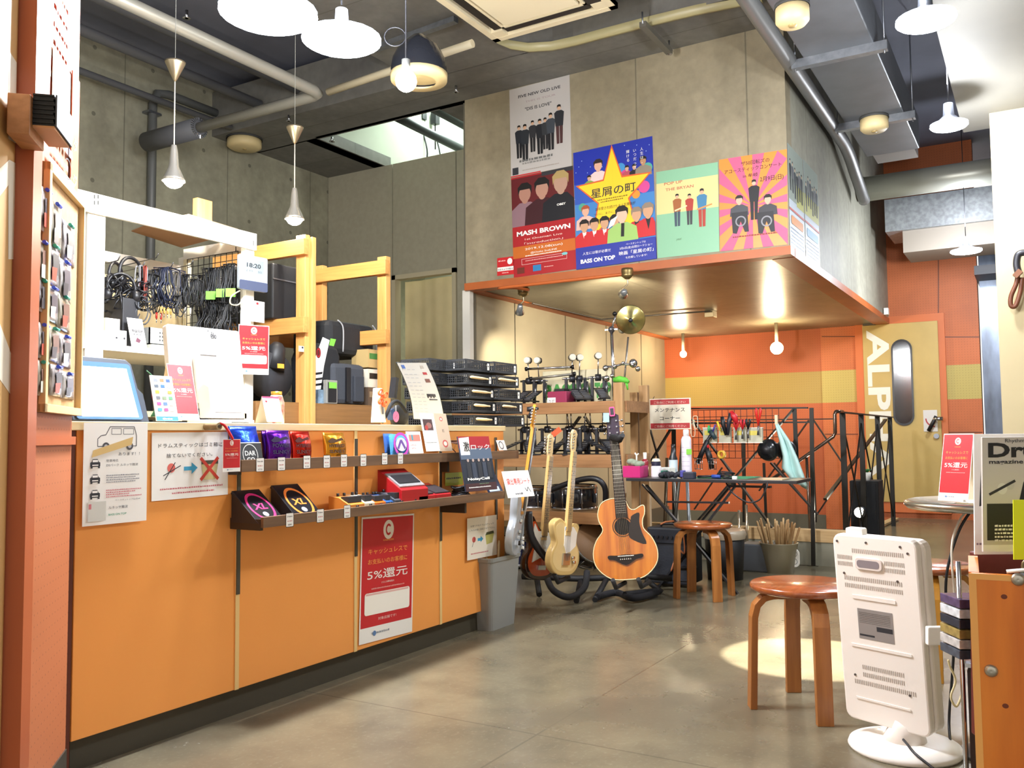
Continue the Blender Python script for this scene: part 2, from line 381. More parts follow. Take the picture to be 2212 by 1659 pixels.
# back wall
PEG = pegboard('pegboard_orange', 'c96c38', 1, .03, .0034, band=(1.39, 1.79), cb='bba75a')
PEG2 = pegboard('board_orange', 'b85c30', 1, .03, .003, band=(1.39, 1.79), cb='ab8f48', dirt='93471f')
m = MB(); m.bx(XW, XW+.15, 2.34, YL, -.17+.16, ZC+.6, PEG2)
struct(m.build('wall_back_left')); 
PEG3 = pegboard('pegboard_right', 'd4733a', 1, .03, .0034, dots=True)
struct(MB().bx(XW-.03, XW+.15, .58, 2.34, -.25, ZC+.6, PEG).build('wall_back_right', loc=(0, 0, 0)))
for o in ('wall_back_left',):
    ob = bpy.data.objects[o]; l = ob.location.copy(); ob.data.transform(Matrix.Translation(l)); ob.location = (0, 0, 0)
m = MB(); OL = mat('a5511f', .5); F = FX(XW-.032)
def seam(F, x0, y0, x1, y1, w=.012, c='6f3413'):
    a, b = F.px(x0, y0), F.px(x1, y1); m.line(F, [a, b], w, mat(c))
for l in ((1775, 727, 1858, 727), (1858, 700, 1858, 727), (2027, 690, 2027, 560), (1920, 690, 2030, 690), (2035, 728, 2115, 728), (2040, 934, 2122, 934), (2035, 728, 2037, 934), (1782, 938, 1868, 938)): seam(F, *l)
struct(m.build('trim_back_seams'))
struct(MB().bx(XW-.04, XW, 2.34, YL, -.17, .0, mat('5c594c', .6)).bx(7, XW-.04, YL-.03, YL, -.17, .05, mat('5c594c', .6)).build('baseboard_back'))
# corridor to the right of the back wall
DK = mat('2a2c33', .5); MIR = mat('6d7788', .25, .4, var=.5, scale=7, stretch=(1, 1, .3))
sbox('wall_corridor_mirror', XW, XW+1.8, .36, .56, 0, 3.4, MIR); sbox('wall_corridor_end', 13.3, 13.4, -1.2, .36, 0, 4.6, DK); sbox('wall_right_far', 6.2, 13.4, -1.3, -1.2, 0, 4.6, mat('6b675c', .7))
sbox('ceiling_corridor', 11.0, 13.4, -1.2, .58, 2.75, 2.85, DK)
d3 = thing('door_3', 'dark grey corridor door behind the cream column', 'door', (13.25, .2, 0)); d3['kind'] = 'structure'
MB().bx(13.22, 13.28, -.3, .34, 0, 2.1, mat('2e333b', .4)).build('door_leaf', d3)
MB().tube([atx(2166, 917, 13.18), atx(2178, 917, 13.18)], .02, mat('c8c4b4', .3)).tube([atx(2166, 917, 13.22), atx(2166, 917, 13.16)], .015, mat('c8c4b4', .3)).build('door_handle', d3)
# ALPHA door
F = FX(XW-.04); a0 = F.px(1867, 800)[0]; a1 = F.px(2030, 800)[0]; zt = F.px(1900, 702)[1]; zb = F.px(1930, 1084)[1]
d1 = thing('door_1', 'yellow soundproof door with tall dark oval window and white lettering', 'door', F.p((a0+a1)/2, zb), None); d1['kind'] = 'structure'
YEL = mat('c5a862', .5, var=.08, scale=5)
dl = MB().ob(F, a0, a1, zb, zt, 0, .05, YEL).build('door_leaf', d1, bev=.004)
m = MB(); 
for q in ((a0-.09, a0, zb, zt), (a1, a1+.07, zb, zt), (a0-.09, a1+.07, zt, zt+.09), (a0-.09, a1+.07, zb-.12, zb)): m.ob(F, *q, -.02, .035, mat('cf6d35', .5))
m.build('door_frame', d1)
c = F.px(1956, 826, .05); hw = .105; hh = .74
def stad(cx, cy, r, h, n=12): return [(cx+r*cos(pi*k/n), cy+h/2-r+r*sin(pi*k/n)) for k in range(n+1)]+[(cx+r*cos(pi+pi*k/n), cy-h/2+r+r*sin(pi+pi*k/n)) for k in range(n+1)]
c0 = F.px(1950, 826, .05); 
w = MB().prism(F, stad(c0[0], c0[1], .115, 1.03), .045, .062, mat('101010', .3)).prism(F, stad(c0[0], c0[1], .095, .98), .055, .066, mat('0a0c10', .1, spec=.8)).build('window_pane', dl)
m = MB(); LW = mat('e8e6da', .5)
# letters read downward, each turned a quarter turn
for ch, (x, y), hgt in (('A', (1890, 738), .34), ('L', (1898, 820), .3), ('P', (1903, 882), .3), ('H', (1909, 950), .3), ('A', (1914, 1010), .32)):
    pass
Ff = Fr(F.p(0, 0, .052), -F.v, F.u)   # text runs down the door
def dn(x, y): return Ff.px(x, y)
y0 = dn(1900, 712)[0]; y1 = dn(1900, 1030)[0]; base = dn(1876, 800)[1]; top = dn(1923, 800)[1]
vv, ff, x0_, x1_, ya, yb = textmesh('ALPHA', .03); kk = (top-base)/(yb-0)
m.text(Ff, 'ALPHA', y0, base, kk*.98, LW, 'l', .03, wid=(y1-y0))
m.build('lettering', dl)
m = MB(); g0 = F.px(1994, 886, .05); g1 = F.px(2026, 932, .05); m.ob(F, g0[0], g1[0], g1[1], g0[1], .05, .056, mat('d6d2cc', .4)); m.ring(F.sub(g0[0]+.12, g0[1]-.1, .058), 0, 0, .1, .015, mat('b03a3a'), w0=pi, w1=1.5*pi)
m.build('handle_plate', dl)
h = F.px(2020, 905, .06); m = MB(); m.tube([F.p(h[0], h[1], .06), F.p(h[0], h[1], .13), F.p(h[0]+.09, h[1]+.0, .14)], .025, CHROME).tube([F.p(h[0]-.07, h[1]-.14, .12), F.p(h[0]+.02, h[1]+.03, .13)], .022, BLK); m.build('lever_handle', dl)
h = F.px(2023, 942, .06); MB().cyl(F.p(h[0], h[1], .05), F.p(h[0], h[1], .08), .03, STEEL).build('lock', dl)
h = F.px(1874, 700, .06); MB().ob(F, h[0]-.05, h[0]+.09, h[1]-.02, h[1]+.03, .04, .1, mat('6a665c', .4, .6)).build('door_closer', d1)
# ceilings
sbox('ceiling_slab', 6.0, 6.62, YB-.0, YC, ZC, ZC+.45, CON_C)
m = MB(); m.bx(6.6, XP+.1, 6.24, YC, ZC, ZC+.12, CON_C).bx(XB, 6.64, 4.4, 6.24, ZC, ZC+.12, CON_C).bx(XB, XP, 4.4, 4.72, ZC, ZC+.12, CON_C); struct(m.build('ceiling_slab_rear'))
sbox('ceiling', -.6, 6.62, -2.6, YC, 4.62, 4.75, DARKC); sbox('ceiling_right', 6.5, 13.4, -1.3, YB, 4.42, 4.55, DARKC)
SL = mat('77756f', .7, var=.1, scale=2)
F = FZ(2.93); e0 = atz(2030, 92, 2.93); e1 = atz(2072, 252, 2.93)
sbox('ceiling_lowered', .5, 6.3, -3.2, (e0.y+e1.y)/2, 2.93, 3.4, SL)
CRM = mat('c4b48c', .6, var=.1, scale=2)
y = atx(2152, 600, 6.0).y
sbox('wall_cream_column', 6.0, 6.3, -3.2, y, 0, 2.95, CRM)
sbox('wall_right_side', .5, 6.3, -3.3, -3.2, 0, 3.4, CRM)
# round rim where the slab is cut for the air conditioner
m = MB(); cv = [atz(*q, 4.02) for q in ((1072, 92), (1100, 104), (1140, 110), (1190, 107), (1240, 96), (1300, 80), (1400, 54), (1500, 30), (1640, 2), (1700, -12))]; cv = [Vector((p.x, max(p.y, YB+.02), 0)) for p in cv]
vv = []
for p in cv: vv += [(p.x, p.y, 4.02), (p.x, p.y, 4.085), (p.x+.035, p.y, 4.02), (p.x+.035, p.y, 4.085)]
m.add(vv, [f for i in range(len(cv)-1) for f in ((4*i, 4*i+4, 4*i+5, 4*i+1), (4*i+2, 4*i+3, 4*i+7, 4*i+6), (4*i, 4*i+2, 4*i+6, 4*i+4))], mat('a39a70', .4), True); struct(m.build('trim_round_rim'))
m = MB(); n = len(cv); vv = []
for p in cv: vv += [(p.x+.03, p.y, ZC), (6.01, p.y, ZC), (p.x+.03, p.y, ZC+.3), (6.01, p.y, ZC+.3)]
m.add(vv, [f for i in range(n-1) for f in ((4*i, 4*i+1, 4*i+5, 4*i+4), (4*i+2, 4*i+6, 4*i+7, 4*i+3), (4*i, 4*i+4, 4*i+6, 4*i+2))], CON_C)
m.bx(3.2, 6.005, cv[0].y, 4.5, ZC, ZC+.3, CON_C); struct(m.build('ceiling_slab_front'))
# ---- left diagonal wall
d45 = Vector((cos(pi/4), sin(pi/4), 0)); WL = Fr((1.601, 2.496, 0), d45, (0, 0, 1))
PEGD = pegboard('pegboard_left', 'b86c44', 'd', .03, .0028, az=2, dirt='a05c36')
aF = WL.px(45, 500)[0]; aG = WL.px(62, 500)[0]
struct(MB().ob(WL, aF, 0, 0, 4.62, -.12, -.0, PEGD).build('wall_left', loc=(0, 0, 0)))
m = MB(); zz = WL.px(100, 952)[1]; m.ob(WL, aG, .0, zz-.012, zz+.012, 0, .012, mat('b25a2c')).ob(WL, aF-.02, aG-.01, 0, 4.6, -.02, .03, mat('ad5a38', .4)); struct(m.build('trim_left_frame'))
struct(MB().ob(WL, aF, .0, 0, .1, -.01, .004, mat('3c382e')).build('baseboard_left'))
d4 = thing('door_4', 'beige door with large white letters at the left picture edge', 'door', WL.p(aF-.5, 0, 0)); d4['kind'] = 'structure'
MB().ob(WL, aF-1.1, aF-.025, 0.01, 3.6, -.06, -.01, mat('cfa468', .5, var=.08, scale=3)).build('door_leaf', d4)
m = MB(); LWm = mat('e9e2d0', .5)
for x0, x1, y0, y1 in ((-40, 33, 90, 330), (-40, 33, 345, 560), (-40, 33, 640, 780)):
    pass
def lp(x, y): return WL.px(x, y, -.009)
fr_ = WL.sub(0, 0, -.0095)
for pts in ([(-60, 60), (0, 80), (36, 135), (34, 310), (18, 300), (20, 150), (0, 180), (-60, 200)], [(-60, 420), (20, 345), (33, 352), (30, 560), (18, 560), (18, 400), (-60, 500)], [(-60, 650), (0, 700), (30, 780), (28, 860), (0, 820), (-60, 800)]):
    m.flat(fr_, [fr_.px(*p) for p in pts], LWm)
m.build('lettering', d4)
m = MB(); q = atz(30, 1650, .12); m.cyl(q+Vector((-.02, 0, 0)), q+Vector((.05, .02, 0)), .016, STEEL).build('floor_latch', d4)
# ================================================================ reception counter
YF = 2.536; FC = FY(YF); CT = 1.062
def f4(bl, br, tl, Yb, Yr=None, Yt=None, fn=aty):
    """frame of a flat sheet from its lower-left, lower-right and upper-left corners"""
    Yr = Yb if Yr is None else Yr; Yt = Yb if Yt is None else Yt
    p = fn(*bl, Yb); q = fn(*br, Yr); t = fn(*tl, Yt); u = (q-p); u.z = 0; w = u.length; u.normalize(); v = (t-p); v -= u*v.dot(u); return Fr(p, u, v), w, v.length
ORP = mat('f7a350', .42, var=.06, scale=1.5); PINE = woodm('pine_counter_edge', 'ecd9ab', 'dfc48d', 0, .5, False)
t = thing('reception_counter', 'long orange panelled reception counter with a pale wooden top edge', 'counter', (2.9, 2.9, 0))
xs = [1.64]+[FC.px(x, 1250)[0] for x in (512, 767, 951)]+[4.15]
for i, (a, b) in enumerate(zip(xs, xs[1:])):
    MB().bx(a+.004, b-.004, YF, YF+.02, .1, 1.036, ORP).build('front_panel', t, bev=.002)
for a in xs[1:4]:
    MB().bx(a-.009, a+.009, YF-.004, YF+.012, .1, 1.036, mat('e8c583', .5)).build('joint_strip', t)
    MB().bx(a-.008, a+.008, YF-.008, YF-.003, .44 if a < 2.5 else .5, 1.0, mat('55544c', .4, .5)).build('shelf_rail', t)
MB().bx(4.05, 4.066, YF-.008, YF-.002, .56, 1.0, mat('55544c', .4, .5)).build('shelf_rail', t)
MB().bx(1.60, 4.16, YF-.006, YF+.52, 1.034, CT, PINE).build('countertop', t, bev=.002)
MB().bx(1.66, 4.13, YF+.03, YF+.06, 0, .1, mat('3f3a2d', .6)).build('toe_kick', t)
MB().bx(4.13, 4.15, YF+.02, YF+.5, 0.0, 1.034, ORP).build('side_panel', t); MB().bx(1.6, 1.64, YF+.001, YF+.5, 0, 1.034, mat('5a2410')).build('side_panel', t)  # left panel: shade of the gap beside the wall, painted as dark brown
# shelves on the counter front
SHW = woodm('dark_shelf_wood', '7d5e42', '5c4330', 0, .55, False)
def shelf(name, label, dep, x0, zb, zt, x1, tags, mrk):
    s = thing(name, label, 'shelf', ((x0+x1)/2, YF-dep/2, zb)); Y = YF-dep
    MB().bx(x0, x1, Y+.014, YF-.008, zb, zb+.014, SHW).build('shelf_board', s)
    MB().bx(x0, x1, Y, Y+.014, zb-.0, zt, SHW).build('front_lip', s, bev=.001); lip = [c for c in s.children][-1]
    MB().bx(x0-.002, x0+.012, Y+.014, YF-.004, zb-.01, zb+.03, mat('3c342c', .5, .3)).build('bracket', s); MB().bx(3.54, 3.555, Y+.02, YF-.004, zb-.05, zb, mat('3c342c', .5, .3)).build('bracket', s)
    F = FY(Y-.001)
    for (x, y) in tags:
        a, b = F.px(x, y); m = MB(); m.flat(F, rrect(a-.02, a+.02, b-.026, b+.026, .004), mat('15110e')); m.flat(F, rrect(a-.018, a+.018, b-.024, b+.024, .003), WPAP)
        m.text(F, mrk, a, b+.010, .0075, mat('25222a'), wid=.026, bold=.02); m.scribble(F, a-.012, a+.012, b-.006, .005, mat('c98f8a'), int(x)); m.text(F, '¥'+str(550+int(x) % 7*110), a, b-.02, .008, mat('25222a'), wid=.02)
        m.build('price_tag', lip)
    return s, Y
Fu = FY(YF-.07); zu1 = Fu.px(540, 993)[1]; zu0 = Fu.px(540, 1019)[1]; xu = Fu.px(522, 1000)[0]
su, YU = shelf('wall_shelf', 'upper brown shelf with a lip, price tags under string packs', .07, xu, zu0, zu1, 4.19,
   [(562, 1004), (608, 1002), (663, 998), (706, 997), (743, 995), (785, 994), (831, 991), (865, 990)], 'Ernie Ball')
Fl = FY(YF-.17); zl1 = Fl.px(575, 1117)[1]; zl0 = Fl.px(575, 1140)[1]; xl = Fl.px(569, 1120)[0]
sl, YLo = shelf('wall_shelf', 'lower brown shelf with a lip, carrying pedals and string packs', .17, xl, zl0, zl1, Fl.px(1091, 1065)[0], [(626, 1123), (692, 1114), (750, 1105)], "D'Addario")
# ---- papers taped to the front
def sheet(name, label, cat, F, w, h, mcol=WPAP, th=.0006, curl=0):
    m = MB(); m.ob(F, 0, w, 0, h, 0, th, mcol); m.lay = th
    return m
def onF(F, bl, br, tl, c=.002):
    a, b = F.px(*bl, c); a1, b1 = F.px(*br, c); a2, b2 = F.px(*tl, c); G = Fr(F.p(a, b, c), F.u*(a1-a)+F.v*(b1-b), F.v); G.v = G.n.cross(G.u) if False else F.n.cross(G.u); G.n = G.u.cross(G.v)
    return G, math.hypot(a1-a, b1-b), math.hypot(a2-a, b2-b)
INK = mat('2b2b30', .6); INKR = mat('c8747a', .6); TAPE = mat('d8b878', .5); BLUE = mat('3f9fc8', .5)
G, w, h = onF(FC, (177, 1138), (316, 1124), (181, 913), .012)
m = sheet(0, 0, 0, G, w, h)
def car_side(m, G, cx, cy, s):
    body = [(-.5, -.12), (-.5, .05), (-.42, .12), (-.3, .14), (-.2, .32), (.42, .32), (.48, .12), (.48, -.12)]
    m.line(G, [(cx+a*s, cy+b*s) for a, b in body+body[:1]], s*.018, mat('555559')); 
    for a, b in ((-.16, .08), (.14, .4)): m.line(G, [(cx+p*s, cy+q*s) for p, q in ((a, .15), (a, .28), (b, .28), (b, .15), (a, .15))], s*.012, mat('555559'))
    for a in (-.3, .3): m.ell(G, cx+a*s, cy-.12*s, s*.09, s*.09, mat('4a4a4e')); m.ell(G, cx+a*s, cy-.12*s, s*.045, s*.045, mat('b8b8bc'))
car_side(m, G, w*.52, h*.82, w*.62)
m.flat(G, [(w*.12, h*.66), (w*.14, h*.73), (w*.76, h*.86), (w*.74, h*.78)], TAPE)
m.text(G, 'あります！！', w*.7, h*.675, .012, INK, wid=w*.34)
for k, y in enumerate((.57, .42, .27)):
    m.flat(G, rrect(w*.1, w*.25, h*y, h*(y+.045), .003), INK); m.flat(G, [(w*.12, h*(y+.045)), (w*.23, h*(y+.045)), (w*.21, h*(y+.075)), (w*.14, h*(y+.075))], INK); m.rect(G, w*.135, w*.215, h*(y+.045), h*(y+.067), WPAP)
    m.rect(G, w*.105, w*.135, h*(y-.015), h*y, INK); m.rect(G, w*.215, w*.245, h*(y-.015), h*y, INK); m.rect(G, w*.13, w*.22, h*(y+.01), h*(y+.02), WPAP)
m.text(G, '駐車場名', w*.34, h*.615, .009, INK, 'l', wid=w*.18); m.text(G, 'DSパーク ルネッサ難波', w*.34, h*.57, .009, INK, 'l', wid=w*.5)
for k in range(4): m.scribble(G, w*.34, w*(.86-.06*(k % 2)), h*(.475-.022*k), .004, mat('8f8f94'), k); m.scribble(G, w*.34, w*(.9-.1*(k % 3)), h*(.33-.022*k), .004, INKR, k+9)
m.text(G, 'ベースオントップ公式HP', w*.48, h*.225, .006, INK, 'l', wid=w*.4); m.rect(G, w*.07, w*.34, h*.04, h*.23, mat('cfd0c8')); m.rect(G, w*.08, w*.12, h*.16, h*.21, INKR)
m.text(G, 'ルネッサ難波', w*.38, h*.15, .010, INK, 'l', wid=w*.3); m.text(G, 'BASS ON TOP', w*.38, h*.085, .008, mat('4d9a78'), 'l', bold=.02, wid=w*.28)
tag(m.build('notice_sheet'), 'white parking notice with a drawn car, taped at the left end of the counter', 'notice')
G, w, h = onF(FC, (327, 1083), (492, 1068), (328, 935), .003)
m = sheet(0, 0, 0, G, w, h)
m.text(G, 'ドラムスティックはゴミ箱に', w*.5, h*.78, .016, mat('55555a'), wid=w*.84, bold=.01); m.text(G, '捨てないでください。', w*.48, h*.63, .015, mat('55555a'), wid=w*.6, bold=.01)
m.ell(G, w*.24, h*.47, w*.05, h*.07, mat('dc6a60')); m.line(G, [(w*.16, h*.3), (w*.29, h*.55)], .003, INK); m.line(G, [(w*.14, h*.36), (w*.36, h*.5)], .003, INK)
m.flat(G, [(w*.4, h*.42), (w*.5, h*.42), (w*.5, h*.36), (w*.58, h*.455), (w*.5, h*.54), (w*.5, h*.48), (w*.4, h*.48)], BLUE)
m.flat(G, [(w*.66, h*.26), (w*.82, h*.26), (w*.86, h*.5), (w*.63, h*.5)], mat('c9bb86')); m.rect(G, w*.63, w*.86, h*.5, h*.56, mat('4c4a3a'))
for a in (1, -1): m.line(G, [(w*(.74-a*.12), h*.26), (w*(.74+a*.12), h*.6)], .012, mat('c8402f'))
m.scribble(G, w*.1, w*.92, h*.15, .006, INKR, 3); m.scribble(G, w*.25, w*.8, h*.08, .006, INKR, 4)
tag(m.build('notice_sheet'), 'white drumstick notice with a blue arrow and a big red cross', 'notice')
# red cashless sheet below the lower shelf
def cashless(m, G, w, h, R=None, full=True, part=None):
    R = R or RED; m.rect(G, w*.02, w*.98, h*.12, h*.985, R); Wt = mat('f6efe6', .5); OR = mat('f2a24a', .5)
    m.ell(G, w*.5, h*.885, w*.1, w*.12 if not full else w*.115, Wt, 22); m.ring(G, w*.5, h*.885, w*.055, w*.022, R, ry=w*.07, w0=.7, w1=2*pi-.7)
    m.text(G, 'CASHLESS', w*.5, h*.795, h*.018, OR, wid=w*.2, bold=.02)
    m.text(G, 'キャッシュレスで', w*.5, h*.7, h*.05, OR, wid=w*.74, bold=.012); m.text(G, 'お支払いのお客様に', w*.5, h*.62, h*.045, OR, wid=w*.74, bold=.012)
    m.text(G, '5%還元', w*.5, h*.5, h*.085, Wt, wid=w*.76, bold=.016)
    m.text(G, 'さらに消費者還元', w*.5, h*.455, h*.016, Wt, wid=w*.24); m.scribble(G, w*.2, w*.82, h*.415, h*.012, mat('eaa39c'), 5)
    m.scribble(G, w*.22, w*.55, h*.06, h*.018, mat('9aa0a8'), 8); m.ell(G, w*.27, h*.065, w*.03, w*.03, mat('5a7fb0'))
G, w, h = onF(FC, (775, 1394), (890, 1364), (777, 1118), .004)
m = sheet(0, 0, 0, G, w, h); cashless(m, G, w, h)
m.flat(G, rrect(w*.08, w*.93, h*.215, h*.39, .012), mat('faf6ec')); m.rect(G, w*.1, w*.9, h*.37, h*.385, mat('e5b6ae')); m.text(G, '対象店舗です!', w*.5, h*.165, h*.026, mat('f6d9d0'), wid=w*.34)
tag(m.build('poster_sheet'), 'tall red cashless discount poster on the counter front under the lower shelf', 'poster')
G, w, h = onF(FC, (1009, 1211), (1073, 1198), (1013, 1120), .012)
m = sheet(0, 0, 0, G, w, h, mat('f0e7d6'))
m.text(G, 'お捨てするドラムスティック', w*.5, h*.78, .011, INK, wid=w*.78); m.text(G, 'こちらの箱に回収させて下さい。', w*.5, h*.68, .011, INK, wid=w*.86)
m.ell(G, w*.22, h*.47, w*.06, h*.07, mat('cf5a50')); m.line(G, [(w*.16, h*.3), (w*.25, h*.52)], .003, INK); m.flat(G, [(w*.34, h*.42), (w*.44, h*.42), (w*.44, h*.38), (w*.53, h*.455), (w*.44, h*.54), (w*.44, h*.49), (w*.34, h*.49)], BLUE)
m.flat(G, [(w*.64, h*.3), (w*.84, h*.33), (w*.9, h*.55), (w*.6, h*.53)], mat('bdb668')); m.flat(G, [(w*.6, h*.53), (w*.9, h*.55), (w*.88, h*.62), (w*.64, h*.6)], mat('4c4f2e'))
m.scribble(G, w*.12, w*.7, h*.12, .007, INKR, 6)
tag(m.build('notice_sheet'), 'cream drumstick collection notice hanging above the grey bin', 'notice')
# dowel with the red hanging tag
t = thing('wooden_dowel', 'short wooden dowel sticking out of the counter edge', 'dowel', aty(463, 921, YF))
p = aty(463, 921, YF-.05); F = FY(p.y); MB().cyl((p.x, YF-.007, p.z), (p.x, YF-.075, p.z), .013, mat('9a8660', .7), n=18).cyl((p.x, YF-.0745, p.z), (p.x, YF-.0765, p.z), .006, mat('3c3020')).build('peg', t)
G, w, h = f4((481, 1020), (519, 1013), (469, 949), YF-.085)
m = MB(); m.ob(G, 0, w, 0, h, -.001, 0, WPAP); cashless(m, G, w, h, full=False)
m.tube(spl([(p.x+.005, YF-.07, p.z+.012), (p.x+.02, YF-.082, p.z-.0), G.p(w*.55, h*1.0, 0)]), .005, RED, 6)
tag(m.build('hanging_tag'), 'red cashless swing tag hanging from the dowel on the counter edge', 'tag')
# ---- string packs in the upper shelf
def pack(name, label, x0, x1, yt, yb, Y, col, art, foil=True, dark=None, Yt=None):
    G, w, h = f4((x0, yb), (x1, yb), (x0, yt), Y, Yt=Yt or Y+.012); M_ = mat(col, .22 if foil else .5, .85 if foil else 0, bump=.5 if foil else 0, scale=30)
    m = MB(); n = 8; vv = []
    for k in range(n+1):
        t_ = k/n; bul = .012*sin(pi*min(1, t_*1.0)); vv += [G.p(0, h*t_, .002), G.p(w*.06, h*t_, .004+bul), G.p(w*.94, h*t_, .004+bul), G.p(w, h*t_, .002), G.p(w*.5, h*t_, -.008)]
    m.add(vv, [(5*i+j, 5*i+(j+1) % 5, 5*i+5+(j+1) % 5, 5*i+5+j) for i in range(n) for j in range(5)]+[(4, 3, 2, 1, 0), tuple(5*n+j for j in range(5))], M_, foil)
    m.lay = .0175; 
    if art: art(m, G, w, h)
    tag(m.build(name), label, 'string pack', 'guitar string packs on the upper shelf')
def slinky(ink, txts):
    def f(m, G, w, h):
        k = mat(ink, .5); m.flat(G, [(w*.1, h*.7), (w*.3, h*.82), (w*.5, h*.76), (w*.75, h*.82), (w*.85, h*.74), (w*.6, h*.7), (w*.45, h*.66), (w*.2, h*.64)], k)
        for i, t_ in enumerate(txts): m.text(G, t_, w*.52, h*(.5-.19*i), h*.15, k, wid=w*.72, bold=.03)
    return f
Yp = YF-.05
def darco(m, G, w, h):
    m.rect(G, w*.02, w*.98, 0, h*.56, mat('0e0f12')); Wt = mat('c9c9c4'); m.ring(G, w*.55, h*.27, w*.27, w*.02, Wt, ry=h*.27); m.text(G, 'DAR', w*.55, h*.26, h*.16, Wt, wid=w*.38, bold=.02); m.text(G, 'CO', w*.55, h*.1, h*.16, Wt, wid=w*.28, bold=.02); m.rect(G, w*.02, w*.98, h*.56, h*.58, Wt)
pack('string_pack', 'blue foil and black string pack lettered in an oval, leftmost on the upper shelf', 503, 564, 921, 1010, Yp, '2f55d8', darco, Yt=Yp+.03)
pack('string_pack', 'purple foil string pack between the blue and the red one', 576, 627, 930, 1005, Yp, '5a1a9a', slinky('1c0a3a', ('POWER', 'SLINKY')))
pack('string_pack', 'dark violet foil string pack, half hidden behind the purple one', 568, 600, 932, 1002, Yp+.03, '3c1480', None)
pack('string_pack', 'red foil string pack beside the purple one', 629, 671, 932, 1003, Yp, 'c0281c', slinky('4a0806', ('HYBRID', 'SLINKY')))
pack('string_pack', 'golden orange foil string pack standing alone on the upper shelf', 700, 746, 935, 1000, Yp, 'd8962c', slinky('4a2c0c', ('HYBRID', 'SLINKY')))
def swirl(m, G, w, h): m.ring(G, w*.5, h*.5, w*.42, w*.1, mat('c445b5')); m.ell(G, w*.5, h*.5, w*.3, h*.32, mat('d8d4e0')); m.line(G, [(w*.3, h*.3), (w*.5, h*.7), (w*.7, h*.3)], w*.1, mat('6b4a9a'))
pack('string_pack', 'clear blue string pack with a magenta ring emblem', 843, 882, 938, 985, Yp, '4a9ae0', swirl, False)
pack('string_pack', 'navy edged blue string pack tucked left of the magenta ring one', 831, 850, 937, 984, Yp+.02, '2c5ea8', None, False)
def dance(m, G, w, h): m.rect(G, w*.04, w*.96, h*.05, h*.97, mat('f2f0ee')); m.rect(G, w*.12, w*.92, h*.55, h*.85, mat('e07a6c')); m.rect(G, w*.3, w*.42, h*.6, h*.85, mat('3a8a9a')); m.rect(G, w*.1, w*.6, h*.1, h*.52, WPAP); m.text(G, 'DANCE', w*.35, h*.35, h*.1, RED, wid=w*.4, bold=.016); m.text(G, 'WITH', w*.35, h*.2, h*.1, RED, wid=w*.3, bold=.016)
G, w, h = f4((885, 980), (915, 977), (876, 932), Yp, Yt=Yp+.02); m = MB(); m.ob(G, 0, w, 0, h, -.004, 0, WHITE); dance(m, G, w, h); tag(m.build('music_card'), 'white and coral music card behind the small stand on the upper shelf', 'card')
def brochure(lbl, bl, br, tl, cols, deco):
    G, w, h = f4(bl, br, tl, YF-.06, Yt=YF-.02); m = MB(); m.ob(G, 0, w, 0, h, -.003, 0, mat(cols)); deco(m, G, w, h); tag(m.build('leaflet'), lbl, 'leaflet')
def b1(m, G, w, h): m.rect(G, w*.1, w*.8, h*.55, h*.85, mat('3a1a18')); m.ell(G, w*.5, h*.68, w*.2, h*.08, mat('8a5a50')); m.ell(G, w*.3, h*.62, w*.12, h*.07, mat('a42a20')); m.scribble(G, w*.1, w*.9, h*.22, h*.02, INK, 2)
brochure('white leaflet with a dark photograph standing over the shelf edge', (922, 975), (951, 972), (913, 893), 'f4f0e8', b1)
def b2(m, G, w, h): 
    for y, r in ((.85, .06), (.2, .1)): m.ell(G, w*.5, h*y, w*r*2.2, h*r*1.0, mat('b8483c')); m.ell(G, w*.5, h*y, w*r*1.4, h*r*.6, mat('e0c8b8'))
    m.text(G, '和', w*.5, h*.5, h*.1, mat('5a4438'))
brochure('tan leaflet with two red seals, right of the dark photograph leaflet', (952, 975), (978, 972), (946, 893), 'c2ab92', b2)
G, w, h = f4((1079, 973), (1091, 972), (1069, 951), Yp, Yt=Yp+.02); m = MB(); m.ob(G, 0, w*1.4, 0, h, -.002, 0, mat('c9c2ba')); m.ring(G, w*.6, h*.5, w*.4, w*.1, INK); tag(m.build('small_card'), 'small grey card leaning at the right end of the upper shelf', 'card')
# ---- lower shelf: boxed strings, pedals
zs = zl0+.014
def xlbox(lbl, bl, br, tl, tr, col):
    b = aty(*bl, YLo+.02); b2 = aty(*br, YLo+.02); t_ = aty(*tl, YF-.01); b.z = b2.z = zs; G = Fr(b, (b2-b), (t_-b).normalized() if False else Vector((0, .8, .62))); G.v = (t_-b)-G.u*((t_-b).dot(G.u)); h = G.v.length; G.v.normalize(); G.n = G.u.cross(G.v); w = (b2-b).length
    th = thing('string_box', lbl, 'string box', (b.x+.04, b.y, zs), 'boxed strings on the lower shelf')
    MB().ob(G, 0, w, 0, h, -.012, 0, mat('16161c', .25)).build('box_body', th, bev=.001)
    m = MB(); m.lay = .0006; m.ring(G, w*.52, h*.47, w*.42, w*.07, mat(col, .4), ry=h*.42); m.text(G, 'XL', w*.5, h*.4, h*.24, mat(col, .4), wid=w*.5, bold=.03, shear=.2); m.ell(G, w*.5, h*.25, w*.1, h*.07, mat('8a8a92')); m.build('emblem', th)
    MB().prism(Fr((b.x-.003, b.y, 0), (0, 1, 0), (0, 0, 1)), [(0, zs), (YF-.012-b.y, zs), (YF-.012-b.y, t_.z)], 0, .004, mat('24242a', .3)).build('box_support', th)
xlbox('flat string box with a magenta ring, at the left end of the lower shelf', (560, 1113), (618, 1108), (508, 1060), 0, 'c8206a')
xlbox('flat string box with an orange ring, second on the lower shelf', (644, 1105), (700, 1097), (592, 1048), 0, 'f08030')
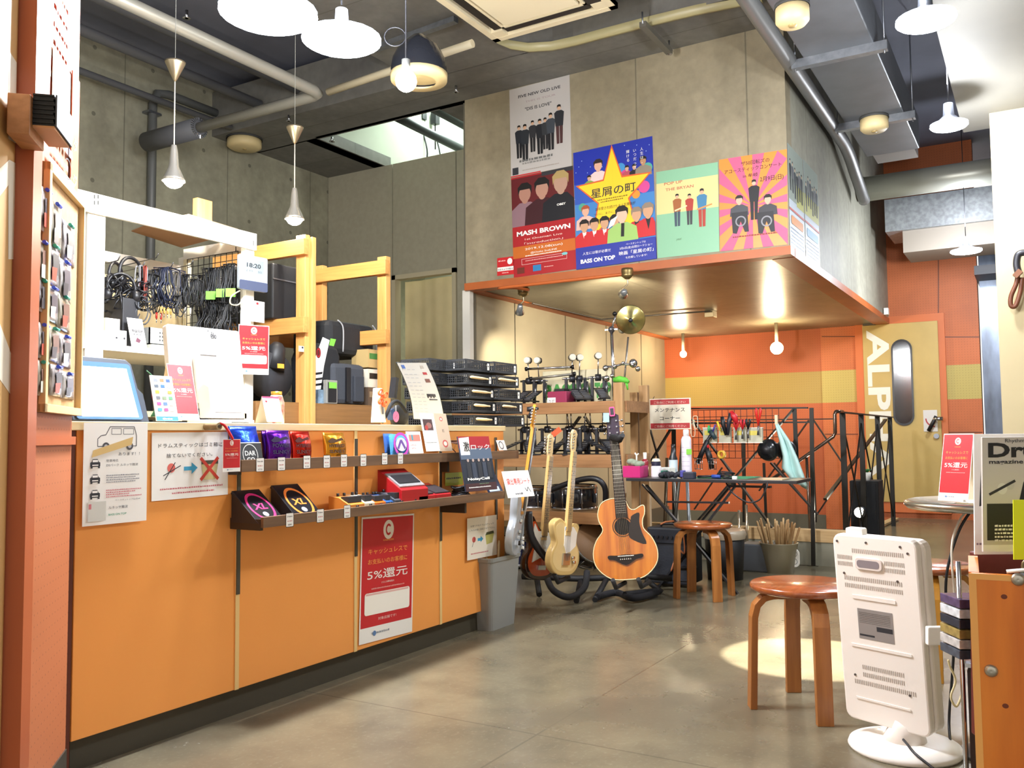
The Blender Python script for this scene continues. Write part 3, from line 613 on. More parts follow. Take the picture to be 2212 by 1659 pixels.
PD = [('orange effect pedal, leftmost of the row on the lower shelf', 748, 783, 'd98a3c', .05), ('cream effect pedal between two orange ones', 783, 805, 'e6dcc0', .05), ('orange effect pedal right of the cream one', 806, 829, 'd2691e', .045), ('small blue effect pedal', 829, 845, '2a5a9a', .045), ('dark grey effect pedal beside the blue one', 848, 875, '4a4e56', .05), ('grey effect pedal beside the red ones', 878, 902, '5a5c60', .05)]
for i, (lbl, x0, x1, c_, hh_) in enumerate(PD):
    hh_ *= 1.3
    a = aty(x0+4, 1090, YLo+.03).x; b = aty(x1+4, 1090, YLo+.03).x-.004
    th = thing('effect_pedal', lbl, 'pedal', ((a+b)/2, YLo+.07, zs), 'effect pedals on the lower shelf')
    MB().prism(Fr((a, 0, 0), (0, 1, 0), (0, 0, 1)), [(YLo+.025, zs), (YLo+.135, zs), (YLo+.135, zs+hh_), (YLo+.08, zs+hh_*.92), (YLo+.025, zs+hh_*.5)], 0, b-a, mat(c_, .35, .1)).build('pedal_body', th, bev=.0015)
    m = MB(); m.bx(a+.008, b-.008, YLo+.035, YLo+.075, zs+hh_*.62, zs+hh_*.97, mat('2b2b2e', .6)); m.build('foot_plate', th)
    MB().cyl(((a+b)/2, YLo+.018, zs+hh_*.35), ((a+b)/2, YLo+.026, zs+hh_*.35), .006, BLK).build('jack_socket', th)
    for k in (0, 1): MB().cyl((a+(b-a)*(.3+.4*k), YLo+.11, zs+hh_*.9), (a+(b-a)*(.3+.4*k), YLo+.11, zs+hh_+.01), .006, BLK, n=10).build('knob', th)
def redped(lbl, x0, x1, yt, big):
    a = aty(x0, 1075, YLo+.02).x; b = aty(x1, 1075, YLo+.02).x; hh_ = .16 if big else .085
    th = thing('effect_pedal', lbl, 'pedal', ((a+b)/2, YLo+.07, zs), 'effect pedals on the lower shelf')
    MB().prism(Fr((a, 0, 0), (0, 1, 0), (0, 0, 1)), [(YLo+.02, zs), (YLo+.155, zs), (YLo+.155, zs+hh_), (YLo+.02, zs+hh_*.45)], 0, b-a, mat('b01c24', .3)).build('pedal_body', th, bev=.002)
    s_ = hh_*.55/.135; G = Fr((a, YLo+.02, zs+hh_*.45), (1, 0, 0), (0, 1, s_)); m = MB()
    if big: m.ob(G, .006, b-a-.006, .02, .12, 0, .006, mat('a9aaac', .4, .5)); m.ob(G, .02, b-a-.02, .04, .1, .006, .01, mat('14141a'))
    else: m.ob(G, .006, b-a-.006, .01, .1, 0, .006, mat('2b2428', .6))
    m.build('foot_plate', th)
redped('large red wah pedal with a grey plate on top', 868, 925, 1030, True); redped('red volume pedal in front of the wah pedal', 905, 941, 1044, False); redped('red effect pedal at the right of the red group', 942, 975, 1042, False)
m = MB(); c0 = aty(995, 1058, YLo+.08); 
for k in range(9): r_ = .032+.004*(k % 3); m.tube([(c0.x+r_*cos(t_)*(1+.2*sin(k)), c0.y+r_*sin(t_)*1.1, zs+.008+.006*k+.004*sin(3*t_+k)) for t_ in (2*pi*j/16 for j in range(16))], .0045, BLK, 6, True)
tag(m.build('audio_cable'), 'coiled black cable on the lower shelf beside the magazine', 'cable')
G, w, h = f4((962, 1050), (1000, 1046), (962, 1022), YF-.02); m = MB(); m.ob(G, 0, w, 0, h, -.001, 0, mat('b8c23a')); m.scribble(G, .01, w-.02, h*.5, .01, INK, 3); tag(m.build('memo_note'), 'lime green memo note on the orange panel above the black cable', 'note')
# magazine on the slanted rack
G, w, h = f4((1007, 1063), (1074, 1056), (984, 943), YLo-.0, Yr=YLo-.01, Yt=YU-.05)
m = MB(); m.ob(G, 0, w, 0, h, -.006, 0, mat('2c3340', .25)); m.lay = .0004
m.rect(G, 0, w, h*.78, h, mat('a82430', .3)); m.rect(G, 0, w, h*.58, h*.78, mat('5a6a80', .3)); m.flat(G, [(w*.02, h*.66), (w*.3, h*.66), (w*.34, h*.99), (w*.02, h*.97)], mat('f0ece6'))
m.text(G, '激', w*.22, h*.74, h*.19, mat('111111'), bold=.04); m.text(G, 'ロック', w*.66, h*.76, h*.11, mat('e8e4e0'), wid=w*.6, bold=.03)
for k, x in enumerate((.2, .36, .54, .7, .85)): m.flat(G, [(w*(x-.07), h*.22), (w*(x+.07), h*.22), (w*(x+.06), h*.52), (w*(x-.06), h*.52)], mat(('20242e', '303a4c')[k % 2])); m.ell(G, w*x, h*.56, w*.035, h*.03, mat('b09a90'))
m.rect(G, 0, w, 0, h*.14, mat('3a1218')); m.text(G, 'NoisyCell', w*.45, h*.2, h*.06, WPAP, wid=w*.7, bold=.04); m.text(G, 'SPECIAL ISSUE', w*.6, h*.12, h*.02, mat('7ac08a'), wid=w*.3); m.scribble(G, w*.1, w*.8, h*.06, h*.02, WPAP, 2)
tag(m.build('music_magazine'), 'dark music magazine with a red masthead leaning against both shelves', 'magazine')
m = MB(); a = aty(984, 943, YU); b = aty(1032, 943, YU)
for k in range(9): x_ = a.x+(b.x-a.x)*k/8; m.cyl((x_, YF-.004, .985), (x_, YU-.01, .97), .0025, mat('4a2c20', .4, .4), n=6)
m.cyl((a.x, YF-.004, .985), (b.x, YF-.004, .985), .003, mat('4a2c20', .4, .4), n=6); m.cyl((a.x, YF-.004, .985), (a.x, YU-.0, .93), .003, mat('4a2c20', .4, .4), n=6)
tag(m.build('wire_rack'), 'brown wire rack hooked on the counter behind the music magazine', 'rack')
# card at the end of the lower shelf
G, w, h = f4((1098, 1076), (1155, 1072), (1074, 1019), YLo-.02, Yr=YLo-.06, Yt=YLo+.03)
m = MB(); m.ob(G, 0, w, 0, h, -.002, 0, mat('f2f0ec', .15)); m.lay = .0004; m.text(G, '貸出専用シート', w*.52, h*.5, h*.26, mat('d2554e'), wid=w*.86, bold=.03); m.line(G, [(w*.7, h*.34), (w*.76, h*.2), (w*.82, h*.36), (w*.9, h*.16)], .004, INK); m.scribble(G, w*.3, w*.6, h*.1, h*.08, mat('6a6a70'), 4)
tag(m.build('sign_card'), 'laminated white card with red lettering at the end of the lower shelf', 'sign')
G, w, h = f4((1060, 1066), (1088, 1062), (1058, 1026), YLo+.08, Yt=YF-.04); m = MB(); m.ob(G, 0, w, 0, h, -.012, 0, mat('23304a', .4)); m.rect(G, .002, w*.8, h*.1, h*.35, mat('cfe0e8')); tag(m.build('catalogue'), 'dark blue catalogue behind the white sign card', 'catalogue')
# ---- grey bin with drumsticks
bx0 = atz(1068, 1352, 0); bx0.z = 0; t = thing('waste_bin', 'grey plastic waste bin standing against the end of the orange counter', 'bin', bx0)
def ring_pts(w, d, z, r=.03): return [Vector((bx0.x+a, bx0.y+b, z)) for a, b in rrect(-w/2, w/2, -d/2, d/2, r, 4)]
BM = mat('8f918e', .45); m = MB(); L0, L1, L2, L3 = ring_pts(.25, .12, 0), ring_pts(.31, .16, .37), ring_pts(.305, .155, .37), ring_pts(.245, .115, .01); n = len(L0)
m.add(L0+L1+L2+L3, [(i+o, (i+1) % n+o, (i+1) % n+o+n, i+o+n) for o in (0, n, 2*n) for i in range(n)]+[tuple(range(n))[::-1], tuple(3*n+i for i in range(n))], BM, False); m.build('bin_body', t)
m = MB(); E0, E1 = ring_pts(.322, .168, .355, .034), ring_pts(.328, .174, .375, .036); E2 = ring_pts(.305, .155, .375)
m.add(E0+E1+E2, [(i+o, (i+1) % n+o, (i+1) % n+o+n, i+o+n) for o in (0, n) for i in range(n)], BM, False); m.build('bin_rim', t)
STK = woodm('drumstick_wood', 'e2c799', 'c9a56f', 2, .5, False)
for k, (dx, dy, tx, ty, c_) in enumerate(((-.05, 0, -.03, .0, 0), (-.02, .03, -.03, .02, 0), (-.01, -.02, .03, .0, 1), (.04, .0, .05, .02, 2), (.085, .0, .04, .01, 0))):
    p = bx0+Vector((dx, dy, .05)); q = bx0+Vector((dx+tx, dy+ty, .41+.02*(k % 3))); MM = STK if c_ < 2 else mat('6a4a34', .5)
    o = MB().tube([p, q-(q-p).normalized()*.02, q], [.008, .008, .005], MM, 8).build('drumstick')
    tag(o, ('pale old drumstick standing at the left in the grey waste bin', 'pale old drumstick leaning at the back left of the grey waste bin', 'pale old drumstick in the middle of the grey waste bin', 'brown drumstick in the grey waste bin', 'pale drumstick leaning at the right edge of the grey waste bin')[k], 'drumstick', 'used drumsticks in the grey bin')
# ================================================================ things standing on the countertop
# tablet in its dark stand
G, w, h = f4((176, 900), (299, 896), (163, 790), YF+.03, Yt=YF+.1)
t = thing('tablet_computer', 'tablet with a bright blank screen in a dark stand, left end of the counter', 'tablet', G.p(w/2, 0)*1.0)
CASE = mat('2c3340', .4); m = MB(); m.prism(G, [(-.03, -.012), (w+.04, -.016), (w+.045, h*.5), (w+.03, h*.6), (w+.028, h+.02), (w+.01, h+.038), (-.03, h+.04)], -.03, -.002, CASE); m.build('stand_body', t, bev=.003)
MB().prism(G, rrect(-.018, w+.016, -.008, h+.018, .012), -.001, .003, mat('5b7fb8', .2)).build('tablet_frame', t); tf = bpy.data.objects['tablet_frame']
m = MB(); m.lay = .0033; m.rect(G, 0, w, 0, h, mat('f2f8ff', .2, emit=.9)); 
for k in range(7): m.rect(G, w*(.05+.13*k), w*(.05+.13*k+.11), h*.8, h*.87, mat('9adcf0', .2, emit=.6))
m.build('screen', tf)
m = MB(); q = G.p(.004-.01, h*.42, .004); m.cyl(q, q+G.n*.001, .006, BLK, n=12).build('home_button', tf)
# touch monitor seen from behind
G, w, h = f4((372, 880), (532, 890), (398, 703), YF+.2, Yr=YF+.16, Yt=YF+.24)
t = thing('touch_monitor', 'white point of sale monitor seen from behind, leaning back on its foot', 'monitor', aty(480, 908, YF+.18))
PLW = mat('efe9e2', .4); m = MB(); m.prism(G, rrect(0, w, 0, h, .012), -.03, .0, PLW); ms = m.build('monitor_shell', t, bev=.004)
m = MB(); m.prism(G, [(w*.32, h*.05), (w*.95, h*.05), (w*.9, h*.6), (w*.84, h*.72), (w*.36, h*.74), (w*.3, h*.6)], 0, .018, mat('e9e2da', .4)); m.build('rear_bulge', ms, bev=.006)
m = MB(); m.lay = .0006; m.text(G, 'ēlo', w*.62, h*.87, h*.11, mat('3a3a3c'), wid=w*.075, bold=.05); m.ell(G, w*.55, h*.96, .0025, .0025, INK); m.ell(G, w*.17, h*.38, .003, .003, mat('5a4a40')); m.lay = .0186; m.rect(G, w*.38, w*.6, h*.63, h*.645, mat('5a544e')); m.build('printed_mark', ms)
Yn = YF+.12; a = aty(450, 905, Yn); b = aty(522, 905, Yn)
m = MB(); pr = [(Yn-.02, CT+.02), (Yn+.05, CT+.02), (Yn+.06, CT+.13), (Yn+.03, CT+.155), (Yn+.0, CT+.14)]; m.prism(Fr((a.x, 0, 0), (0, 1, 0), (0, 0, 1)), pr, 0, b.x-a.x, PLW); m.build('stand_neck', t, bev=.005)
m = MB(); m.bx(a.x+.015, b.x-.02, Yn-.0205, Yn-.02, CT+.04, CT+.043, mat('7a726a')).build('neck_slot', t)
m = MB(); cx = (a.x+b.x)/2; m.prism(FZ(CT), [(cx+.14*cos(u), Yn+.02+.09*sin(u)) for u in (2*pi*k/28 for k in range(28))], 0, .014, PLW, True).bx(cx-.03, cx+.05, Yn-.073, Yn+.02, CT-.0, CT+.004, BLK).build('stand_foot', t, bev=.003)
# receipt printer, dark, behind the signs
a = aty(427, 905, YF+.2); b = aty(452, 905, YF+.2)
t = thing('receipt_printer', 'small black receipt printer behind the red tent sign', 'printer', (a.x+.0, YF+.28, CT)); m = MB(); m.bx(a.x-.04, b.x, YF+.2, YF+.34, CT, CT+.1, BLK).build('printer_body', t, bev=.006); MB().bx(a.x-.02, b.x-.01, YF+.198, YF+.2, CT+.06, CT+.065, mat('4a4a50')).build('paper_slot', t)
# green and red cable bundle beside the tablet
m = MB(); 
for k in range(10): m.tube(spl([aty(316+k*2, 800+k*2, YF+.22), aty(338+k*1.6, 825+k*2, YF+.2), aty(340+k, 870, YF+.2), aty(326+k*2, 900, YF+.2)]), .0022, mat(('1d5a38', '174028')[k % 2], .4), 5)
tag(m.build('cable_bundle'), 'green cables hanging behind the tablet stand', 'cable')
m = MB(); m.sph(aty(352, 850, YF+.42), .05, mat('8a1c3c', .7, bump=.6, scale=20), sc=(1, .5, 1.3)); tag(m.build('cloth_pouch'), 'crimson cloth pouch behind the red tent sign', 'pouch')
# payment card list and red tent sign
def tent(lbl, bl, br, tl, Yb, Yt, fn=aty, back=True, name='tent_sign', Yr=None):
    G, w, h = f4(bl, br, tl, Yb, Yr=Yr, Yt=Yt, fn=fn); t = thing(name, lbl, 'sign', G.p(w/2, 0))
    m = MB(); m.ob(G, 0, w, 0, h, -.001, 0, WPAP); m.lay = .0003; cashless(m, G, w, h, full=False, R=mat('cf1f2a', .3)); m.build('front_sheet', t)
    if back:
        tp = G.p(0, h, -.001); bo = G.p(0, 0, 0)+Vector((G.n.x*-.1, G.n.y*-.1, 0)); G2 = Fr(bo, G.u, tp-bo); MB().ob(G2, 0, w, 0, (tp-bo).length, -.001, 0, mat('f4e2c4', .6)).build('back_sheet', t)
    o = G.p(0, .0, .004); MB().ob(Fr(o, G.u, (0, 0, 1)), .008, w*.9, 0, .006, -.02, .004, PLW).build('sign_foot', t); return t
tent('red cashless tent sign standing in front of the monitor on the counter', (378, 908), (432, 902), (349, 784), YF+.06, YF+.11)
G, w, h = f4((338, 909), (386, 907), (319, 810), YF+.03, Yt=YF+.07); m = MB(); m.ob(G, 0, w, 0, h, -.003, 0, WPAP); m.rect(G, w*.02, w, 0, h*.1, mat('3f86c8')); m.scribble(G, w*.3, w*.75, h*.03, h*.04, WPAP, 2)
pal = ['8a8f9a', 'c87a50', '3f5fa0', '5a6470', '3f6fb0', '9aa8c0', 'c8a030', 'd0d0d4', 'b8963c', '6a6a70', '7a8a6a', '5f9a70', 'c04a8a', '5a7ad0', 'e0e0e4', '4a90d0', '9a4a80', 'c0c4d0']
for i in range(18):
    r_, c_ = divmod(i, 3); r_ = i//3; m.rect(G, w*(.14+.28*c_), w*(.32+.28*c_), h*(.86-.13*r_), h*(.93-.13*r_), mat(pal[i]))
tag(m.build('payment_card_list'), 'white stand sheet with rows of small card emblems beside the red tent sign', 'sign')
# white scanner cable pass, payment stand, bottle
t = thing('payment_stand', 'small white tent card with a pink header, beside the drink bottle', 'sign', aty(588, 912, YF+.06))
G, w, h = f4((577, 911), (613, 911), (566, 856), YF+.05, Yt=YF+.08); m = MB(); m.ob(G, 0, w, 0, h, -.001, 0, WPAP); m.rect(G, 0, w, h*.93, h, mat('d8305a')); m.ell(G, w*.2, h*.8, w*.07, h*.045, RED); m.text(G, 'PayPay', w*.58, h*.76, h*.09, mat('b04a50'), wid=w*.5); m.build('front_card', t)
m = MB(); tp = G.p(0, h, -.001); bo = G.p(-.012, 0, -.06); m.add([tp, G.p(w, h, -.001), G.p(w-.012, 0, -.06), bo], [(0, 1, 2, 3)], mat('d8d2c8')); m.build('back_card', t)
c0 = aty(597, 905, YF+.16); c0.z = CT
t = thing('drink_bottle', 'drink bottle with a gold cap and a dark red label behind the small tent card', 'bottle', c0)
MB().lathe([(.0, 0), (.03, 0), (.032, .01), (.032, .09), (.024, .115), (.02, .12)], c0, mat('7a1c20', .3, var=.5, scale=25, col2='e0c8a8')).build('bottle_body', t)
MB().lathe([(.021, .118), (.022, .12), (.022, .135), (0, .136)], c0, mat('c99a3c', .3, .6)).lathe([(.023, .105), (.024, .118), (.021, .12)], c0, mat('e8e0d0')).build('cap', t)
# scissors in white holder
c0 = aty(818, 908, YF+.1); c0.z = CT
t = thing('scissors_holder', 'white upright holder on the counter holding the orange scissors', 'holder', c0)
G, w, h = f4((808, 912), (832, 908), (816, 838), YF+.08, Yt=YF+.09); MB().prism(G, [(0, 0), (w*1.1, 0), (w*.9, h), (w*.35, h)], -.02, 0, WHITE).build('holder_body', t, bev=.002)
m = MB(); OG = mat('f0642a', .4)
for (x, y) in ((822, 847), (833, 853), (822, 866), (831, 872)):
    q = aty(x, y, YF+.075); m.tube([(q.x+.014*cos(u)*1, q.y, q.z+.011*sin(u)+.006*cos(u)) for u in (2*pi*k/14 for k in range(14))], .0045, OG, 6, True)
q = aty(826, 862, YF+.08); m.bar(q, q+Vector((.002, 0, -.07)), .014, .003, STEEL); m.bar(q+Vector((-.004, 0, .02)), q+Vector((.004, 0, -.03)), .012, .008, OG)
tag(m.build('scissors'), 'orange handled scissors stuck in the white holder', 'scissors')
# black pouch heap with tags
t = thing('strap_pouch', 'black straps and small pouch with a blue clip, heaped behind the scissors', 'pouch', (aty(860, 905, YF+.14).x, YF+.14, CT))
m = MB(); c0 = aty(870, 880, YF+.16); m.sph((c0.x+.02, c0.y+.04, CT+.05), .055, mat('1c1e24', .7, bump=.8, scale=30), sc=(1.2, .7, 1)); m.build('pouch_body', t)
m = MB(); m.bar(aty(853, 816, YF+.14), aty(848, 860, YF+.14), .035, .02, BLK); m.build('leather_case', t)
m = MB(); m.tube(spl([aty(825, 912, YF+.1), aty(835, 895, YF+.1), aty(846, 872, YF+.11), aty(860, 868, YF+.12), aty(878, 890, YF+.12)]), .009, mat('16171b', .8, bump=.8, scale=40), 8).build('woven_strap', t)
m = MB(); m.bar(aty(842, 885, YF+.13), aty(847, 905, YF+.13), .03, .03, mat('2c4a7c', .5)).build('blue_clip', t)
G, w, h = f4((850, 910), (861, 908), (850, 890), YF+.06); m = MB(); m.flat(G, [(w/2+w*.6*cos(u), h/2+h*.6*sin(u)) for u in (2*pi*k/16 for k in range(16))], mat('f06a90')); m.line(G, [(w*.3, h*.3), (w*.7, h*.7)], .002, RED); m.tube([G.p(w/2, h*1.05), aty(855, 876, YF+.1)], .001, WHITE, 4); m.build('pink_tag', t)
# curved acrylic menu
t = thing('menu_stand', 'curved clear acrylic menu stand with a printed white sheet, beside the stick trays', 'menu stand', aty(925, 912, YF+.12))
bl, tl, br, tr = aty(893, 905, YF+.1), aty(856, 783, YF+.02), aty(960, 908, YF+.16), aty(920, 783, YF+.08)
def curve(a, b, t_): p = a.lerp(b, t_); o = Vector((.028, .0, .0))*sin(pi*t_); return p+o
n = 12; vv = []
for k in range(n+1): u = k/n; vv += [curve(bl, tl, u), curve(br, tr, u)]
ff = [(2*k, 2*k+1, 2*k+3, 2*k+2) for k in range(n)]
m = MB(); m.add(vv, ff, WPAP, True); m.build('menu_sheet', t)
m = MB(); 
for s_ in (0, 1): m.tube([vv[2*k+s_] for k in range(n+1)], .0018, mat('30363a', .2), 6)
m.tube([vv[-2], vv[-1]], .0018, mat('30363a', .2), 6); m.build('acrylic_edge', t)
m = MB(); r_ = random.Random(3); nn = (br-bl).cross(tl-bl).normalized()
def mp(u, v): 
    a = curve(bl, tl, v); b = curve(br, tr, v); return a.lerp(b, u)+(nn*-.0015 if nn.y > 0 else nn*.0015)
def mq(u0, u1, v0, v1, c_): m.add([mp(u0, v0), mp(u1, v0), mp(u1, v1), mp(u0, v1)], [(0, 1, 2, 3)], mat(c_))
for v in (.88, .8, .74, .66, .6, .53, .46, .4, .33, .27, .2, .14): 
    for k in range(3): u = .08+.15*k; mq(u, u+.1, v, v+.008, 'c9ccd4')
mq(.1, .2, .9, .96, '4a78d0'); mq(.72, .82, .9, .95, 'd0c8c0'); mq(.7, .84, .8, .84, 'c83a44'); mq(.68, .84, .67, .73, '8a5a50'); mq(.6, .88, .36, .38, '5a5a60')
for k in range(6): mq(.56+.05*k, .6+.05*k, .4+.02*(k % 2), .47, '3a3a44')
m.build('print', t)
# five levels of black mesh stick trays in three stacks
TRM = mat('26282c', .45)
def tray_mesh():
    t = thing('stick_tray', 'x', 'tray', (0, 0, 0)); L, D_, H = .25, .19, .062
    m = MB(); m.bx(-L/2, L/2, -D_/2, D_/2, 0, .004, TRM); m.bx(-L/2, L/2, D_/2-.004, D_/2, 0, H, TRM)
    m.build('tray_base', t, loc=(0, 0, 0))
    for s_ in (-1, 1):
        m = MB(); x_ = s_*L/2; m.bx(min(x_, x_-s_*.004), max(x_, x_-s_*.004), -D_/2, D_/2, 0, .012, TRM).bx(min(x_, x_-s_*.004), max(x_, x_-s_*.004), -D_/2, D_/2, H-.01, H, TRM)
        for k in range(15): y_ = -D_/2+D_*k/14; m.bx(min(x_, x_-s_*.003), max(x_, x_-s_*.003), y_-.002, y_+.002, .012, H-.01, TRM)
        for k in range(3): m.bx(min(x_, x_-s_*.003), max(x_, x_-s_*.003), -D_/2, D_/2, .022+.012*k, .025+.012*k, TRM)
        m.build('mesh_side', t, loc=(0, 0, 0))
    m = MB()
    m.bx(-L/2, L/2, -D_/2, -D_/2+.004, 0, .014, TRM).bx(-L/2, L/2, -D_/2, -D_/2+.004, H-.008, H, TRM)
    for k in range(21): x_ = -L/2+.02+(L-.04)*k/20; m.bx(x_-.002, x_+.002, -D_/2, -D_/2+.003, .014, H-.008, TRM)
    for k in range(3): m.bx(-L/2, L/2, -D_/2, -D_/2+.003, .022+.012*k, .025+.012*k, TRM)
    for x_ in (-L/2+.01, L/2-.01): m.bx(x_-.01, x_+.01, -D_/2-.001, -D_/2+.004, 0, H, TRM)
    m.build('mesh_front', t, loc=(0, 0, 0))
    G = FY(-D_/2-.002); m = MB(); m.flat(G, rrect(L/2-.035, L/2-.013, .012, .05, .003), WPAP); m.scribble(G, L/2-.03, L/2-.018, .03, .008, INK, 3); m.build('size_label', t, loc=(0, 0, 0))
    return t
proto = tray_mesh(); first = True
rows = ['topmost', 'second from the top', 'middle', 'second from the bottom', 'bottom']
cols_ = [('left', 928, YF+.33), ('middle', 993, YF+.2), ('right', 1052, YF+.17)]
TR = {}
for ci, (cn, cx, Yt_) in enumerate(cols_):
    for ri, rn in enumerate(rows):
        z_ = CT+.075*(4-ri); q = aty((926, 1002, 1062)[ci]+ri*4, 850, Yt_); lbl = 'black mesh stick tray, %s of the %s stack beside the menu stand' % (rn, cn)
        if first: o = proto; first = False; o.location = (q.x, Yt_, z_); o['label'] = lbl; o['group'] = 'stick trays stacked on the counter'
        else: o = copytree(proto, (q.x, Yt_, z_), 0, lbl, 'stick trays stacked on the counter')
        TR[ci, ri] = Vector((q.x, Yt_, z_)); 
SX = woodm('drumstick_wood_x', 'ecd6ab', 'd4b27c', 0, .45, False)
def stick(lbl, p, q, grp='new drumsticks in the stacked trays'):
    p = Vector(p); q = Vector(q); d = (q-p).normalized(); tag(MB().tube([p, p+d*.012, q-d*.06, q-d*.018, q-d*.009, q], [.004, .0078, .0075, .0042, .0055, .003], SX, 10).build('drumstick'), lbl, 'drumstick', grp)
names = {1: 'second', 2: 'middle', 3: 'fourth', 4: 'bottom'}
for (ci, ri, k, dx, L) in ((1, 1, 0, 0, .18), (1, 2, 0, 0, .19), (1, 2, 1, -.01, .4), (1, 3, 0, 0, .16), (1, 4, 0, 0, .16), (1, 4, 1, -.005, .37), (2, 1, 0, 0, .2), (2, 3, 0, 0, .15)):
    c_ = TR[ci, ri]; y_ = c_.y-.075+.03*k; z_ = c_.z+.04-.012*k
    stick('pale drumstick %s in the %s tray of the %s stack' % (('', 'in front')[0] if k == 0 else 'sticking out sideways', names[ri], cols_[ci][0]) if False else 'pale %sdrumstick in the %s level tray of the %s stack' % ('long ' if k else '', names[ri], cols_[ci][0]), (c_.x-.11+dx, y_-.03, z_), (c_.x-.11+dx+L, y_-.03, z_-.004))
for k in (0, 1):
    c_ = TR[2, 0]; p = c_+Vector((-.06+.05*k, .02, .055)); tag(MB().sph(p, .014, mat('ecdcb8', .6)).cyl(p, p+Vector((0, .1, -.02)), .006, SX).build('felt_mallet'), 'mallet head on the right top tray, %s of the two' % ('left', 'right')[k], 'mallet', 'mallets in the right top tray')
# ================================================================ behind the counter
YS = 4.0; WP = mat('f1ece0', .45)
FS = FY(YS)
xl0, xl1 = FS.px(187, 600)[0], FS.px(226, 600)[0]; xr0, xr1 = FS.px(531, 600)[0], FS.px(549, 600)[0]; zt = FS.px(190, 416)[1]
t = thing('shelving_unit', 'white painted timber shelving unit behind the counter, hung with headphones and cables', 'shelf', ((xl0+xr1)/2, YS+.3, 0))
YB2 = YS+.58
MB().bx(xl0, xl1, YS, YS+.045, 0, zt-.0, WP).build('front_post', t, bev=.002); MB().bx(xr0, xr1, YS, YS+.045, 0, zt, WP).build('front_post', t, bev=.002)
MB().bx(xl0, xl0+.045, YB2, YB2+.045, 0, zt, WP).build('rear_post', t); MB().bx(xr1-.045, xr1, YB2, YB2+.045, 0, zt-.08, WP).build('rear_post', t)
MB().bx(xl0-.25, xr1, YS-.02, YS, zt-.1, zt, WP).build('top_rail', t, bev=.002)
MB().bx(xl0-.2, xr1, YB2-.02, YB2, zt-.2, zt-.14, WP).build('rear_rail', t); MB().bx(xr1-.045, xr1-.005, YS+.045, YB2, zt-.1, zt-.03, WP).build('side_rail', t)
for k in range(4): pass
m = MB(); F2 = FY(YS-.0205)
for (x, y) in ((204, 424), (212, 424), (204, 437), (212, 437)): a, b = F2.px(x, y); m.flat(F2, [(a-.004, b-.012), (a+.004, b-.012), (a+.004, b+.008), (a-.004, b+.008)], mat('3a3834'))
a, b = F2.px(548, 520); m.rect(F2, a-.006, a, b-.03, b, mat('3a3834')); m.build('screws', t)
zs1 = FS.px(300, 750)[1]; MB().bx(xl0-.1, xr1, YS-.002, YB2+.04, zs1-.03, zs1, WP).build('shelf_board', t)
MB().bx(xl0-.2, xr1-.05, YS-.0, YB2+.0, zs1-.36, zs1-.33, mat('c8b48a')).build('lower_board', t)
PLY = mat('dcc79a', .6, var=.06, scale=3)
MB().bx(xl0-.2, xr1-.02, YB2-.0, YB2+.012, zs1, zt-.27, PLY).build('back_board', t)
m = MB(); m.bx(xr1-.06, xr1-.03, YB2-.05, YB2-.02, zs1, zt-.1, mat('d9cfae', .5)).build('slotted_rail', t)
# slotted channel marks
# brown board laid on top rails
G = Fr(aty(316, 508, YS+.16), (1, .15, 0), (-.15, 1, .05)); m = MB(); a = aty(284, 500, YB2-.05); b = aty(330, 482, YS+.05); c = aty(478, 512, YS+.02); d = aty(392, 535, YB2-.05)
m.add([a, b, c, d]+[p+Vector((0, 0, .006)) for p in (a, b, c, d)], [(0, 1, 2, 3), (7, 6, 5, 4), (0, 4, 5, 1), (1, 5, 6, 2), (2, 6, 7, 3), (3, 7, 4, 0)], mat('9a6f4a', .7))
tag(m.build('cardboard_sheet'), 'brown cardboard sheet lying across the rails inside the white unit', 'board')
m = MB(); a = aty(416, 468, YS-.02); b = aty(522, 500, YS-.02); m.bar(a+Vector((0, .1, .01)), b+Vector((0, .1, .01)), .14, .018, mat('a58f74', .7)); tag(m.build('wooden_plank'), 'weathered plank lying on top of the white shelving unit', 'plank')
m = MB(); a = aty(414, 470, YS+.25); b = aty(446, 438, YS+.25); m.bx(a.x, b.x, YS+.2, YS+.24, a.z-.1, b.z, woodm('lumber_block', 'e0a860', 'c88a45', 2, .5, False)); tag(m.build('timber_offcut'), 'upright orange timber offcut behind the weathered plank', 'timber')
# wire hooks with headphones and cables
HK = mat('5a5a5c', .4, .8)
def hook(x, y, Y0=YB2): 
    p = aty(x, y, YS+.28); m = MB(); m.tube([(p.x, Y0, p.z), (p.x, YS+.22, p.z+.005), (p.x, YS+.2, p.z+.03)], .003, HK, 6)
    tag(m.build('wire_hook'), 'wire hook on the plywood back of the white unit, at x %d' % 0, 'hook', 'wire hooks on the plywood back'); return p
hk = []
for i, (x, y) in enumerate(((247, 566), (330, 560), (362, 580), (405, 575), (300, 580))):
    p = aty(x, y, YS+.25); m = MB(); m.tube([(p.x+.03, YB2, p.z), (p.x, YS+.22, p.z+.005), (p.x, YS+.2, p.z+.03)], .003, HK, 6); o = m.build('wire_hook')
    tag(o, 'wire hook on the plywood back, %s from the left white post' % ('first', 'third', 'fourth', 'last', 'second')[i], 'hook', 'wire hooks on the plywood back')
